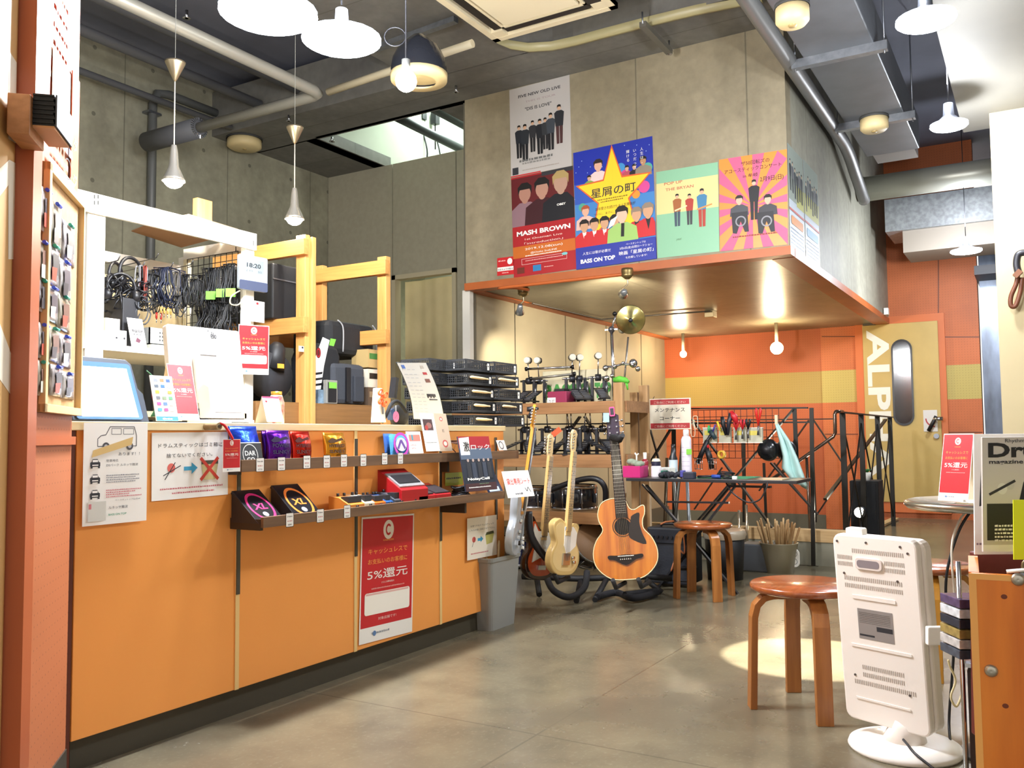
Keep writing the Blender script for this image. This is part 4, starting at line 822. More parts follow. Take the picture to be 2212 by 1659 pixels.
def headphones(lbl, c, s=1., tw=0.3):
    t = thing('headphones', lbl, 'headphones', c, 'headphones hanging in the white unit'); c = Vector(c)
    G = Fr(c, (cos(tw), sin(tw), 0), (0, 0, 1)); m = MB(); m.tube([G.p(.08*s*cos(u), .085*s*sin(u), 0) for u in (pi*(-.08)+pi*1.16*k/16 for k in range(17))], .009*s, BLK, 8); m.build('headband', t)
    for sg in (-1, 1): 
        q = G.p(sg*.08*s, -.045*s); MB().lathe([(0, -.018), (.034*s, -.018), (.038*s, 0), (.034*s, .018), (0, .02)], q, BLK, G.u, 16).build('ear_cup', t)
def bundle(lbl, c, w, h, n, col, tips=0, seed=0, grp='cables hanging in the white unit', tipc='d8b060'):
    r = random.Random(seed); c = Vector(c); t = thing('audio_cable', lbl, 'cable', c, grp); M_ = mat(col, .45); m = MB()
    for k in range(n):
        ww = w*r.uniform(.6, 1.1)*.6; hh_ = h*r.uniform(.75, 1); ox = r.uniform(-w, w)*.2; oy = r.uniform(-.03, .03); pts = [(c.x+ox*j*.3+ww*cos(u)*(1 if sin(u) < 0 else .6), c.y+oy+.008*cos(u), c.z-hh_*.5+hh_*.5*sin(u)) for j, u in ((jj, pi/2+2*pi*jj/18) for jj in range(18))]
        m.tube(pts, .0035, M_, 5, True)
    m.build('cable_loops', t); m = MB(); m.cyl(c+Vector((0, 0, -h*.42)), c+Vector((0, 0, -h*.36)), w*.16, M_, n=8).build('cable_tie', t)
    for k in range(tips):
        x_ = c.x+w*(-.3+.6*k/max(1, tips-1)); m = MB(); p = Vector((x_, c.y-.01, c.z-h*.95)); m.tube([(c.x, c.y-.01, c.z-h*.6), p], .003, M_, 5).cyl(p, p+Vector((0, 0, -.035)), .006, mat(tipc, .3, .5), n=8).cyl(p+Vector((0, 0, -.035)), p+Vector((0, 0, -.06)), .003, CHROME, n=6); m.build('plug', t)
headphones('black headphones hooked beside the left white post, band uppermost', aty(283, 592, YS+.22), 1.05, .2)
headphones('black headphones hanging behind the first pair', aty(250, 600, YS+.27), .95, .5)
headphones('black headphones half hidden in the cable heap', aty(262, 622, YS+.16), .9, -.3)
m = MB(); r = random.Random(5); c = aty(268, 632, YS+.2)
for k in range(46):
    a = r.uniform(0, 6.28); q = c+Vector((r.uniform(-.1, .12), r.uniform(-.06, .06), r.uniform(-.07, .06))); rr = r.uniform(.03, .07); n_ = Vector((r.uniform(-1, 1), r.uniform(-1, 1), r.uniform(-1, 1))).normalized(); u = n_.orthogonal().normalized(); w_ = n_.cross(u)
    m.tube([q+u*(rr*cos(b))+w_*(rr*.7*sin(b)) for b in (2*pi*j/12 for j in range(12))], .004, mat('14151a', .35), 5, True)
tag(m.build('cable_heap'), 'heaped tangle of black headphone leads hanging beside the left white post', 'cable')
bundle('grey cable loop to the right of the headphones', aty(300, 574, YS+.22), .07, .2, 3, '8a8a8e', 0, 1)
bundle('red and black braided cable with a metal plug', aty(310, 575, YS+.2), .02, .2, 4, '8a3428', 1, 2)
bundle('black looped cable right of the braided one', aty(328, 592, YS+.22), .09, .2, 6, '17181c', 0, 3)
bundle('dark blue cable bundle with gold plugs', aty(357, 578, YS+.22), .11, .24, 14, '1a2036', 4, 4)
bundle('black cable with red and white plugs', aty(342, 582, YS+.25), .05, .26, 5, '14151a', 2, 5, tipc='c83a30')
bundle('brown grey adapter cable on the fourth hook', aty(385, 588, YS+.22), .07, .22, 6, '4a4642', 1, 6, tipc='e06a40')
bundle('thin black cable knotted below the brown grey one', aty(386, 640, YS+.2), .06, .12, 5, '2a2a2c', 0, 7)
bundle('black cable with white plugs near the wire grid', aty(404, 594, YS+.2), .06, .2, 9, '141519', 2, 8, tipc='e0ddd8')
bundle('small black cable pair left of the wire grid', aty(420, 604, YS+.22), .05, .18, 8, '141519', 0, 9)
bundle('thin cable with a blue plug below the headphones', aty(300, 640, YS+.15), .08, .16, 3, '3a3d44', 1, 10, tipc='2c3aa8')
bundle('thin black cable loops behind the left white post', aty(170, 600, YS+.3), .12, .32, 8, '1a1b1f', 0, 11)
# wire grid on the right side with hanging adapters
t = thing('wire_grid', 'black wire grid panel hooked inside the right side of the white unit', 'wire grid', (xr1-.07, YS+.3, 1.8)); XG = xr1-.07
z1 = atx(480, 548, XG).z; m = MB()
for k in range(10): y = YS+.06+.05*k; m.cyl((XG, y, z1-.62), (XG, y, z1), .0025, BLK, n=5)
for k in range(13): m.cyl((XG, YS+.06, z1-.05*k), (XG, YS+.51, z1-.05*k), .0025, BLK, n=5)
m.build('grid_wires', t); m = MB()
m.tube([(XG, YS+.08, z1), (XG, YS+.08, z1+.06), (XG+.02, YS+.08, z1+.06)], .003, BLK, 6).build('grid_hook', t)
for i, (x, y, w_, h_, n_) in enumerate(((437, 595, .06, .3, 9), (458, 580, .07, .34, 12), (472, 578, .06, .32, 12), (486, 575, .06, .3, 10), (500, 570, .06, .3, 9), (463, 650, .12, .28, 16), (492, 655, .12, .28, 16), (440, 672, .1, .2, 10))):
    bundle('black power adapter bundle on the wire grid, %s' % ('leftmost in the upper row', 'second in the upper row', 'third in the upper row', 'fourth in the upper row', 'rightmost in the upper row', 'middle of the lower row', 'right of the lower row', 'left of the lower row')[i], atx(x, y, XG-.05), w_, h_, n_, '121317', 0, 20+i, 'adapters on the wire grid')
for i, (x, y) in enumerate(((455, 638), (477, 633), (498, 632))):
    G = frot(atx(x, y, XG-.1), pi+.6); m = MB(); m.ob(G, -.028, .028, -.025, .025, 0, .001, mat('7cc84a', .6)); tag(m.build('label_tape'), 'green tape label on the adapters, %s of three' % ('left', 'middle', 'right')[i], 'label', 'green tape labels on the adapters')
# shelf contents
def on(x, y, Y=YS+.1): p = aty(x, y, Y); p.z = zs1; return p
p = on(240, 755, YS+.3); tag(MB().bx(p.x-.06, p.x+.03, YS+.12, YS+.4, zs1, zs1+.27, mat('26272c', .5)).build('storage_box', bev=.003), 'tall black box on the white shelf right of the left post', 'box')
p = on(260, 755); t = thing('card_box', 'low white box with two round holes on the white shelf', 'box', (p.x, YS+.16, zs1)); m = MB(); a = aty(240, 750, YS+.06).x; b = aty(273, 750, YS+.06).x; m.bx(a, b, YS+.06, YS+.2, zs1, zs1+.085, WPAP).build('box_body', t)
m = MB(); m.bx(a, b-.005, YS+.11, YS+.2, zs1+.085, zs1+.15, mat('ede4d0')).build('back_flap', t); F2 = FY(YS+.0595); m = MB(); m.ell(F2, a+.03, zs1+.045, .006, .006, INK); m.ell(F2, a+.075, zs1+.045, .006, .006, INK); m.build('holes', t)
G, w, h = f4((286, 757), (319, 759), (268, 685), YS+.03, Yt=YS+.08); m = MB(); m.ob(G, 0, w, 0, h, -.002, 0, WPAP); m.text(G, 'スマホから', w*.52, h*.75, h*.09, INK, wid=w*.6); m.text(G, '無線接続', w*.54, h*.56, h*.12, INK, wid=w*.72, bold=.05); m.flat(G, [(w*.3, h*.28), (w*.55, h*.24), (w*.68, h*.34), (w*.45, h*.42)], mat('5a3040')); m.rect(G, w*.2, w*.88, h*.06, h*.09, mat('3a3f7a')); m.scribble(G, w*.25, w*.8, h*.49, .006, INK, 2)
tag(m.build('sign_card'), 'white leaning card about wireless connection on the white shelf', 'sign')
t = thing('plastic_basket', 'grey perforated plastic basket with black microphones on the white shelf', 'basket', (on(355, 757).x, YS+.15, zs1)); a = aty(322, 757, YS+.06).x; b = aty(368, 757, YS+.06).x; GB = mat('9a9d9a', .5); m = MB()
for q in ((a, b, YS+.06, YS+.066), (a, b, YS+.24, YS+.246), (a, a+.006, YS+.06, YS+.246), (b-.006, b, YS+.06, YS+.246)): m.bx(*q, zs1+.03, zs1+.12, GB)
m.bx(a, b, YS+.06, YS+.246, zs1+.03, zs1+.035, GB).build('basket_body', t); m = MB(); F2 = FY(YS+.0595)
for i in range(4):
    for j in range(3): m.ell(F2, b-.02-.016*i, zs1+.055+.02*j, .004, .005, INK, 8)
m.build('holes', t)
MB().bx(a, b+.02, YS+.04, YS+.26, zs1, zs1+.028, mat('c8cabc', .3)).build('clear_tray', t)
for i, x in enumerate((333, 356)):
    p = aty(x, 715, YS+.14); t = thing('stage_microphone', 'black microphone on the grey basket, %s one' % ('left', 'right')[i], 'microphone', p, 'microphones on the grey basket'); MB().sph(p+Vector((.0, 0, -.03)), .025, BLK, sc=(1.2, 1, 1)).build('mic_grille', t); MB().cyl(p+Vector((-.01, 0, -.05)), p+Vector((.04, 0, .01)), .011, BLK, n=10).build('mic_body', t)
m = MB(); p = on(245, 700, YS+.42); m.bx(p.x-.02, p.x+.2, YS+.42, YS+.5, zs1+.13, zs1+.19, mat('b8c4bc', .2, alpha=.8)); tag(m.build('drawer_box'), 'clear plastic box of small parts behind the white card', 'box') ; bpy.data.objects['drawer_box'].location.z = zs1
# clock hung at the right post
G = frot(aty(545, 640, YS-.06), -pi/2-.12); G, w, h = f4((517, 623), (578, 632), (517, 547), YS-.05, Yr=YS-.07)
t = thing('digital_clock', 'silver and navy digital clock reading 18:20 on the right white post', 'clock', G.p(w/2, 0)); MB().prism(G, rrect(0, w, 0, h, .012), -.025, 0, mat('a7afb8', .35, .3)).build('clock_case', t, bev=.003)
m = MB(); m.lay = .0004; m.flat(G, rrect(.0, w, 0, h*.27, .01), mat('3a4360', .4)); m.rect(G, w*.15, w*.85, h*.5, h*.88, mat('6d7a80', .2)); m.text(G, '18:20', w*.5, h*.66, h*.17, mat('20262c'), wid=w*.5, bold=.03); m.text(G, '2.10    55', w*.5, h*.53, h*.08, mat('3a4248'), wid=w*.56); m.text(G, 'WAVE', w*.5, h*.4, h*.03, mat('5a6068'), wid=w*.2); m.build('display_face', t)
m = MB(); m.tube(spl([aty(518, 628, YS-.03), aty(500, 640, YS-.03), aty(498, 656, YS-.03), aty(515, 658, YS-.03), aty(528, 640, YS-.02)]), .004, mat('ddd6b0'), 6); tag(m.build('clock_cable'), 'cream cord looping below the digital clock', 'cord')
def hang(lbl, bl, br, tl, Y, fn, name='hanging_card'):
    G, w, h = f4(bl, br, tl, Y); m = MB(); m.ob(G, 0, w, 0, h, -.001, 0, WPAP); m.lay = .0003; fn(m, G, w, h); tag(m.build(name), lbl, 'card')
def c1(m, G, w, h): m.ell(G, w*.45, h*.88, w*.1, h*.06, RED); m.text(G, '5%還元', w*.5, h*.35, h*.16, mat('e07a90'), wid=w*.8)
hang('small white card with faint red print below the digital clock', (543, 694), (571, 697), (542, 648), YS-.03, c1)
G, w, h = f4((514, 808), (580, 822), (511, 700), YS-.04, Yr=YS-.12); m = MB(); m.ob(G, 0, w, 0, h, -.001, 0, WPAP); m.lay = .0003; cashless(m, G, w, h); m.flat(G, rrect(w*.08, w*.93, h*.215, h*.39, .01), WPAP)
tag(m.build('poster_sheet'), 'red cashless poster on the right white post, partly behind the monitor', 'poster')
# ---- timber racks
TIM = woodm('timber_z', 'e3a862', 'cd8c4a', 2, .5); TIMX = woodm('timber_x', 'd99a58', 'c08244', 0, .5); TIMY = woodm('timber_y', 'dc9f58', 'c28645', 1, .5)
YR = 3.93; FR = FY(YR); ax0, ax1 = FR.px(659, 700)[0], FR.px(669, 700)[0]; bx0_, bx1_ = FR.px(834, 700)[0], FR.px(844, 700)[0]
za = FR.px(660, 506)[1]; zr = 1.23
t = thing('timber_rack', 'open orange timber rack holding instrument cases behind the counter', 'rack', ((ax0+bx1_)/2, YR+.4, 0))
YE = atz(718, 575, za).y; YE = max(YE, YR+.6)
for x0, x1, y0, nm in ((ax0, ax1, YR, 0), (bx0_, bx1_, YR, 0), (bx0_, bx1_, YE, 0), (ax0, ax1, YE+.0, 0)): MB().bx(x0, x1, y0, y0+.08, 0, za, TIM).build('rack_post', t, bev=.003)
MB().bx(ax1, ax1+.035, YR-.02, YR+.05, 0, za-.01, TIM).build('rack_post', t, bev=.003)
zb1 = FR.px(640, 530)[1]; zb2 = FR.px(640, 700)[1]
for x0 in (ax0-.045, bx0_-.045):
    for z in (zb1, zb2): MB().bx(x0, x0+.045, YR-.03, YE+.2, z-.05, z+.05, TIMY).build('cross_rail', t, bev=.002)
for y0 in (YE+.09,):
    for z in (zb1-.02, zb2): MB().bx(ax0, bx1_, y0, y0+.04, z-.05, z+.05, TIMX).build('long_rail', t, bev=.002)
MB().bx(xr1+.01, bx1_+.1, YR+.05, YR+.09, zr-.14, zr-.01, woodm('brown_board', '9a6f40', '7f5a34', 0, .5)).build('shelf_edge', t, bev=.002)
MB().bx(xr1+.01, bx1_+.1, YR+.05, YE+.3, zr-.01, zr, mat('8a6438', .6)).build('shelf_deck', t)
MB().bx(ax0-.0, bx1_+.0, YR+.1, YE+.2, zb2+.05-.0, zb2+.07, mat('8a6438', .6)).build('upper_deck', t) if False else None
m = MB(); a, b = FR.px(645, 752); G = FY(YR-.0005); m.rect(G, a-.0, a+.045, b-.02, b+.015, WPAP); m.rect(G, a+.025, a+.042, b, b+.012, INK); m.build('price_label', t)
# cases and bags
CASEB = mat('17181b', .55); 
def case(lbl, x0, x1, y0, y1, z0, z1, nm='amp_case', mm=CASEB, bev=.02):
    return tag(MB().bx(x0, x1, y0, y1, z0, z1, mm).build(nm, bev=bev), lbl, 'case')
pa = aty(552, 690, YR+.35); pb = aty(638, 600, YR+.35)
t = thing('equipment_case', 'big black case with a silver edge on the upper rails behind the clock', 'case', (pa.x+.2, YR+.4, pa.z+.02)); z0 = zb2+.05
MB().bx(pa.x+.0, pb.x-.01, YR+.2, YR+.6, z0, pb.z+.03, CASEB).build('case_body', t, bev=.01)
zz = aty(600, 605, YR+.2).z; MB().bx(pa.x-.0, pb.x-.0, YR+.192, YR+.2, zz, zz+.008, STEEL).build('case_edge', t)
tag(MB().bx(xr1+.02, ax0-.02, YR+.35, YR+.9, zr, zb2-.08, mat('101113', .7)).build('equipment_case', bev=.01), 'tall black case standing on the rack behind the soft guitar bag', 'case')
# soft guitar bag (rounded)
t = thing('guitar_bag', 'black soft guitar bag leaning at the left on the timber rack, with a yellow label', 'bag', aty(590, 900, YR+.15))
c = aty(592, 845, YR+.18); MB().sph((c.x-.02, c.y, zr+.02+.0), .17, mat('25272d', .7, bump=.3), 18, (.95, .45, 1.2)).build('bag_body', t) if False else MB().lathe([(0, -.05), (.14, -.05), (.16, 0), (.14, .05), (0, .05)], (c.x-.03, c.y, zr+.165), mat('25272d', .7, bump=.3), (0, 1, 0), 24).build('bag_body', t)
p = aty(598, 752, YR+.16); q = aty(590, 800, YR+.16); MB().tube([q, p, p+Vector((.01, 0, .03))], [.07, .055, .03], mat('1c1d21', .5), 12).build('bag_neck', t)
G, w, h = f4((599, 795), (613, 798), (597, 785), YR+.08); MB().ob(G, 0, w, 0, h, 0, .003, mat('f2a83c')).build('yellow_label', t)
# bags to the right
FBG = mat('1a1c20', .75, bump=.3, scale=40)
p0 = aty(686, 700, YR+.35); p1 = aty(780, 700, YR+.35)
t = thing('amp_bag', 'large black padded bag with grey piping on top of the other bags', 'bag', ((p0.x+p1.x)/2, YR+.4, 1.4)); zt2 = aty(740, 693, YR+.2).z; zb_ = aty(770, 770, YR+.2).z
MB().bx(p0.x-.05, p1.x-.02, YR+.2, YR+.55, zb_, zt2, FBG).build('bag_body', t, bev=.04); 
m = MB(); m.tube(spl([(aty(741, 765, YR+.19).x, YR+.19, zb_+.02), (aty(741, 765, YR+.19).x, YR+.19, zt2-.05), (aty(738, 765, YR+.19).x-.03, YR+.2, zt2-.0)]), .005, mat('9a9ca0')).build('piping', t); MB().tube(spl([(p1.x-.01, YR+.2, zb_+.02), (p1.x-.01, YR+.2, zt2-.05), (p1.x-.05, YR+.2, zt2)]), .005, mat('9a9ca0')).build('piping', t)
G, w, h = f4((682, 800), (700, 815), (700, 727), YR+.08, Yr=YR+.1)
t = thing('gig_bag', 'black gig bag with white panel and red round emblem, green tape on it', 'bag', aty(700, 875, YR+.2)); a_ = aty(682, 800, YR+.1); b_ = aty(736, 800, YR+.1)
MB().prism(FY(YR+.3), [(a_.x-.02, zr), (b_.x-.02, zr), (b_.x+.0, zr+.32), (b_.x-.03, zr+.38), (a_.x+.02, zr+.4), (a_.x-.03, zr+.3)], 0, .2, FBG).build('bag_body', t, bev=.02)
F2 = FY(YR+.097); m = MB()
def fp(x, y): return F2.px(x, y)
m.flat(F2, [fp(682, 860), fp(690, 860), fp(700, 790), fp(712, 735), fp(697, 728), fp(682, 770)], WPAP); a, b = fp(688, 762); m.flat(F2, [(a+.022*cos(u), b+.036*sin(u)) for u in (2*pi*k/20 for k in range(20))], mat('5a1a20')); m.ring(F2, a, b, .017, .004, RED, ry=.028)
for y in (805, 817, 829, 842): m.flat(F2, [fp(682, y), fp(697, y-2), fp(696, y+3), fp(682, y+5)], BLK)
m.build('front_panel', t); m = MB(); m.flat(F2, [fp(711, 746), fp(721, 748), fp(726, 733), fp(714, 731)], mat('7cc84a')); m.build('green_tape', t)
t = thing('backpack', 'grey backpack with black straps standing on the timber rack', 'bag', aty(765, 870, YR+.15)); a_ = aty(717, 800, YR+.08); b_ = aty(790, 800, YR+.08)
MB().bx(a_.x, b_.x, YR+.08, YR+.3, zr, zr+.28, mat('3f434b', .8, bump=.4, scale=60)).build('pack_body', t, bev=.035)
MB().bx(aty(748, 800, YR+.07).x, aty(757, 800, YR+.07).x, YR+.066, YR+.08, zr+.02, zr+.25, BLK).build('strap', t)
MB().bx(aty(764, 800, YR+.07).x, aty(785, 800, YR+.07).x, YR+.06, YR+.082, zr+.02, zr+.2, mat('363a42', .8)).build('front_pocket', t, bev=.008)
a_ = aty(704, 840, YR+.05).x; b_ = aty(728, 840, YR+.05).x; t = thing('guitar_effect_case', 'small silver edged case with green tape in front of the grey backpack', 'case', ((a_+b_)/2, YR+.06, zr)); MB().bx(a_, b_, YR+.045, YR+.075, zr, zr+.155, mat('b4b5b0', .4, .6)).build('case_frame', t, bev=.004); MB().bx(a_+.015, b_-.015, YR+.04, YR+.045, zr+.01, zr+.14, BLK).build('case_front', t); MB().bx(a_+.018, b_-.018, YR+.036, YR+.04, zr+.1, zr+.14, mat('7cc84a')).build('green_tape', t)
tag(MB().bx(aty(680, 840, YR+.1).x, aty(706, 840, YR+.1).x, YR+.07, YR+.25, zr, zr+.09, mat('7f9ab0', .4, var=.6, scale=20)).build('parts_box'), 'pale blue parts box at the foot of the gig bag', 'box')
for i, (x, y, zz, c_) in enumerate(((806, 800, .27, 'b9a06c'), (806, 830, .13, 'dad4c4'), (806, 870, .0, '5a4a3c'))):
    a_ = aty(795, y, YR+.1).x; b_ = aty(822, y, YR+.1).x; t = thing('small_box', ('tan box with a green label, topmost beside the right timber post', 'white box with a black window, middle of the small stack', 'brown box at the bottom of the small stack')[i], 'box', ((a_+b_)/2, YR+.15, zr+zz), 'small boxes stacked at the right timber post')
    MB().bx(a_, b_, YR+.1, YR+.25, zr+zz, zr+zz+.128, mat(c_, .6)).build('box_body', t); MB().bx(a_+.015, b_-.012, YR+.098, YR+.1, zr+zz+.06, zr+zz+.1, mat(('3f7a3c', '1c1c1c', '8a7a60')[i])).build('box_label', t)
# ================================================================ ceiling fittings
GAL = mat('8f9398', .35, .7, var=.25, scale=18); PIPE = mat('a09d92', .4, .3); DUCT = mat('6f7276', .45, .5, var=.12, scale=5, stretch=(1, 1, 6))
def tg(o, l, c, g=None): return tag(o, l, c, g)
q0, q1 = atz(270, 0, 3.6), atz(690, 208, 3.6); e = Vector((4.88, 4.57, 3.6))
q2 = Vector((4.88, 5.95, 3.6))
tg(MB().tube([(1.5, 4.57, 3.6), (4.80, 4.57, 3.6), (4.86, 4.59, 3.6), (4.88, 4.65, 3.6), q2], .042, PIPE, 14).build('ceiling_pipe'), 'long grey pipe under the ceiling with an elbow above the counter', 'pipe')
tg(MB().cyl((4.88, 4.5, 3.6), (4.88, 3.2, 3.66), .028, mat('b5ab90', .5)).build('ceiling_pipe'), 'beige pipe continuing right from the grey pipe elbow', 'pipe')
t = thing('insulated_pipe_end', 'thick dark insulated pipe end with a crimped silver band, upper left', 'pipe', (4.88, 6.2, 3.52)); MB().cyl((4.88, 5.93, 3.6), (4.88, 6.6, 3.6), .085, mat('55565a', .6)).build('pipe_sleeve', t); m = MB()
for k in range(26): a = 2*pi*k/26; m.bar((4.88+.06*cos(a), 5.925, 3.6+.06*sin(a)), (4.88+.088*cos(a), 5.93, 3.6+.088*sin(a)), .008, .006, CHROME)
m.build('crimped_band', t)
p = aty(327, 430, YC-.06); m = MB(); zt_ = aty(327, 190, YC-.06).z; m.tube([(p.x, YC-.06, 1.0), (p.x, YC-.06, zt_-.15), (p.x+.05, YC-.06, zt_-.03), (p.x+.17, YC-.06, zt_), (6.0, YC-.06, zt_)], .04, mat('5f605e', .5, .2), 12); t = thing('wall_pipe', 'dark vertical pipe on the concrete wall bending along the ceiling', 'pipe', (p.x, YC-.06, 1.0)); m.build('pipe_run', t); MB().bx(p.x-.07, p.x+.07, YC-.1, YC-.0, aty(327, 250, YC).z-.01, aty(327, 250, YC).z+.01, STEEL).build('pipe_clamp', t)
for i, (y, r_, z_) in enumerate(((6.8, .03, 4.1), (6.4, .045, 4.25), (5.9, .05, 4.3))): tg(MB().cyl((1, y, z_), (5.98, y, z_), r_, mat('6b6c70', .5, .2)).build('conduit'), 'grey conduit running along the ceiling above the concrete wall, %s' % ('nearest the wall', 'second from the wall', 'third from the wall')[i], 'conduit', 'conduits along the ceiling')
for i, (x, y, Y_) in enumerate(((640, 125, 5.2), (455, 0, 4.2))):
    pass
# pendants
def pendant(lbl, bulb, cone_z, power, col=(1, .93, .8)):
    x, y, z = bulb; t = thing('pendant_lamp', lbl, 'lamp', (x, y, z)); AL = mat('b9a98c', .3, .9)
    MB().lathe([(.002, 0), (.012, .012), (.052, .1), (.055, .11), (.0, .115)], (x, y, cone_z), AL).build('canopy', t)
    MB().cyl((x, y, z+.19), (x, y, cone_z), .0035, mat('c8c0b0', .4), n=6).cyl((x, y, cone_z+.11), (x, y, 4.62), .002, mat('777770', .4), n=5).build('cord', t)
    MB().lathe([(.014, .2), (.02, .17), (.028, .08), (.055, .02), (.062, 0.0), (.058, 0), (.02, .08), (.008, .19)], (x, y, z), mat('c9c4b8', .25, .8)).build('lamp_shade', t)
    MB().sph((x, y, z+.005), .047, mat('fff2d8', .4, emit=40), 16, (1.1, 1.1, .9)).build('bulb', t)
    l = light('POINT', 'lamp_glow', (x, y, z-.06), power, col, .05)
p = aty(375, 392, 4.0); pc = aty(375, 175, 4.0); pendant('small aluminium pendant lamp over the left of the white shelving unit', p, pc.z, 30)
p = aty(636, 474, 4.0); pc = aty(633, 310, 4.0); pendant('small aluminium pendant lamp over the timber rack', p, pc.z, 30)
# bare bulb pendant
p = atd(877, 175, 4.1); t = thing('pendant_bulb', 'bare bright bulb hanging on a black cord with a tied loop', 'lamp', p)
MB().sph(p, .05, mat('fff4dc', .4, emit=60), 16).build('bulb', t); MB().cyl(p+Vector((0, 0, .04)), p+Vector((0, 0, .1)), .02, mat('b0b0a8', .3, .8)).build('socket', t)
m = MB(); m.cyl(p+Vector((0, 0, .1)), (p.x, p.y, 4.4), .004, BLK, n=6); c = p+Vector((0, 0, .21)); m.tube([c+_R*(-.05+.05*cos(u))+Vector((0, 0, .045*sin(u))) for u in (2*pi*k/16 for k in range(16))], .0035, BLK, 5, True).build('cord', t)
MB().lathe([(.0, 0), (.06, 0), (.065, .03), (.03, .06), (.0, .06)], (p.x, p.y, 4.36), mat('a8a59a', .4, .5)).build('ceiling_cup', t)
light('POINT', 'lamp_glow', p+Vector((0, 0, -.08)), 50, (1, .93, .8), .05)
# plastic-wrapped dome with beige rim
p = atd(905, 150, 5.2); t = thing('covered_ceiling_vent', 'round ceiling fitting with beige rim wrapped in black plastic, behind the bare bulb', 'vent', p+Vector((0, 0, -.1)))
MB().lathe([(.16, -.04), (.165, 0), (.155, .06), (.12, .13), (.04, .2), (0, .22)], p, mat('22242a', .18, .2, bump=1.0, scale=14), n=28).build('plastic_cover', t); MB().lathe([(.1, -.075), (.165, -.07), (.168, -.03), (.16, -.03), (.0, -.05)], p, mat('c9b585', .5), n=28).build('rim', t)
# bright bluish led lamps, upper left and the row on the right
LED = mat('e9f2ff', .4, emit=75)
def led(lbl, p, r, power, cord=None, top=4.6):
    p = Vector(p); t = thing('led_lamp', lbl, 'lamp', p, 'bright led lamps'); MB().lathe([(.0, -.012), (r*.9, -.01), (r, .0), (r*.9, .012), (0, .014)], p, LED, n=24).build('diffuser', t)
    MB().lathe([(r, .012), (r*.6, .03), (.03, .06), (.025, .13), (0, .13)], p, mat('3c3f46', .5), n=20).build('housing', t)
    MB().cyl(p+Vector((0, 0, .15)), (p.x, p.y, top), .004, BLK, n=6).build('cord', t)
    light('POINT', 'lamp_glow', p+Vector((0, 0, -.09)), power*.55, (.93, .96, 1), .07); light('POINT', 'lamp_glow', p+Vector((0, 0, .24)), power*.4, (.85, .9, 1), .07)
led('bright bluish round lamp at the top edge above the counter', atd(580, 30, 3.3), .18, 170)
led('bright bluish round lamp right of the first one above the counter', atd(738, 88, 3.6), .16, 130)
led('bright bluish lamp at the upper right, nearest of the right row', atz(2000, 45, 2.75), .12, 80, top=4.4)
led('bright bluish lamp in the middle of the right row', atz(2050, 272, 2.75), .1, 90, top=4.4)
led('bright bluish lamp at the far end of the right row over the door', atz(2087, 543, 2.75), .14, 90, top=4.4)
# smoke detectors
def smoke(lbl, p, r=.09):
    t = thing('smoke_detector', lbl, 'detector', p, 'round cream ceiling detectors'); MB().lathe([(0, -.09), (r*.8, -.09), (r, -.07), (r, .0), (0, 0)], p, mat('d8c391', .5)).build('detector_body', t); MB().lathe([(r*1.05, 0), (r*1.05, .02), (0, .02)], p, mat('4a4a48')).build('base_ring', t)
    MB().lathe([(0, -.1), (.02, -.098), (.022, -.09)], p, mat('a08a5a', .4)).build('sensor_window', t)
smoke('cream round detector on the slab above the concrete wall', atz(528, 303, ZC-.02), .17); smoke('cream round detector at the top right beside the duct', atd(1711, 18, 4.6), .085); smoke('cream round detector below the far end of the duct', atz(1888, 258, 3.35), .1)
# rectangular duct and pipe on the right
y0, y1 = .86, 1.32; zd = 3.6; t = thing('ventilation_duct', 'wide flat grey ventilation duct along the right of the poster box', 'duct', (7, 1.1, zd))
MB().bx(4.5, 8.75, y0, y1, zd, zd+.3, DUCT).build('duct_body', t, bev=.01); MB().bx(8.75, 9.1, y0+.05, y1-.05, zd+.02, zd+.3, mat('77706a', .6)).build('flexible_end', t)
for x in (6.2, 7.7): MB().bx(x-.03, x+.03, y0-.08, y1+.08, zd-.06, zd-.0, GAL).build('hanger_bar', t); 
for x in (6.2, 7.7):
    for y in (y0-.06, y1+.06): MB().cyl((x, y, zd-.08), (x, y, 4.42), .006, STEEL, n=6).build('hanger_rod', t)
tg(MB().tube(spl([(4.4, 1.42, 3.62), (7.6, 1.42, 3.6), (8.3, 1.42, 3.58), (8.75, 1.42, 3.45), (9.2, 1.42, 3.3)], 5), .055, mat('6a6a68', .4, .3), 12).build('ceiling_pipe'), 'dark pipe running beside the duct and dropping to the round pipe', 'pipe')
a = atz(1862, 410, 3.5); b = atz(2150, 374, 3.5); tg(MB().cyl((a.x, a.y, a.z), (a.x, b.y-.7, 3.5), .125, mat('a3a397', .35, .4)).cyl((a.x, a.y+.02, 3.5), (a.x, a.y-.02, 3.5), .132, mat('8a8a80', .4, .4)).build('insulated_pipe'), 'large pale round pipe crossing above the corridor', 'pipe')
a = atx(1910, 432, 10.2); b = atx(1910, 545, 10.2); tg(MB().bx(10.2, 10.9, -1.1, a.y, atx(1925, 500, 10.2).z, a.z, mat('a4a8aa', .4, .6, var=.3, scale=25)).build('ventilation_duct'), 'galvanised duct crossing the corridor behind the round pipe', 'duct')
tg(MB().bx(10.25, 10.9, -1.1, atx(1950, 545, 10.2).y, atx(1925, 547, 10.2).z, atx(1925, 500, 10.2).z-.001, mat('8d8478', .6)).build('duct_box'), 'beige box section hung under the galvanised duct', 'duct')
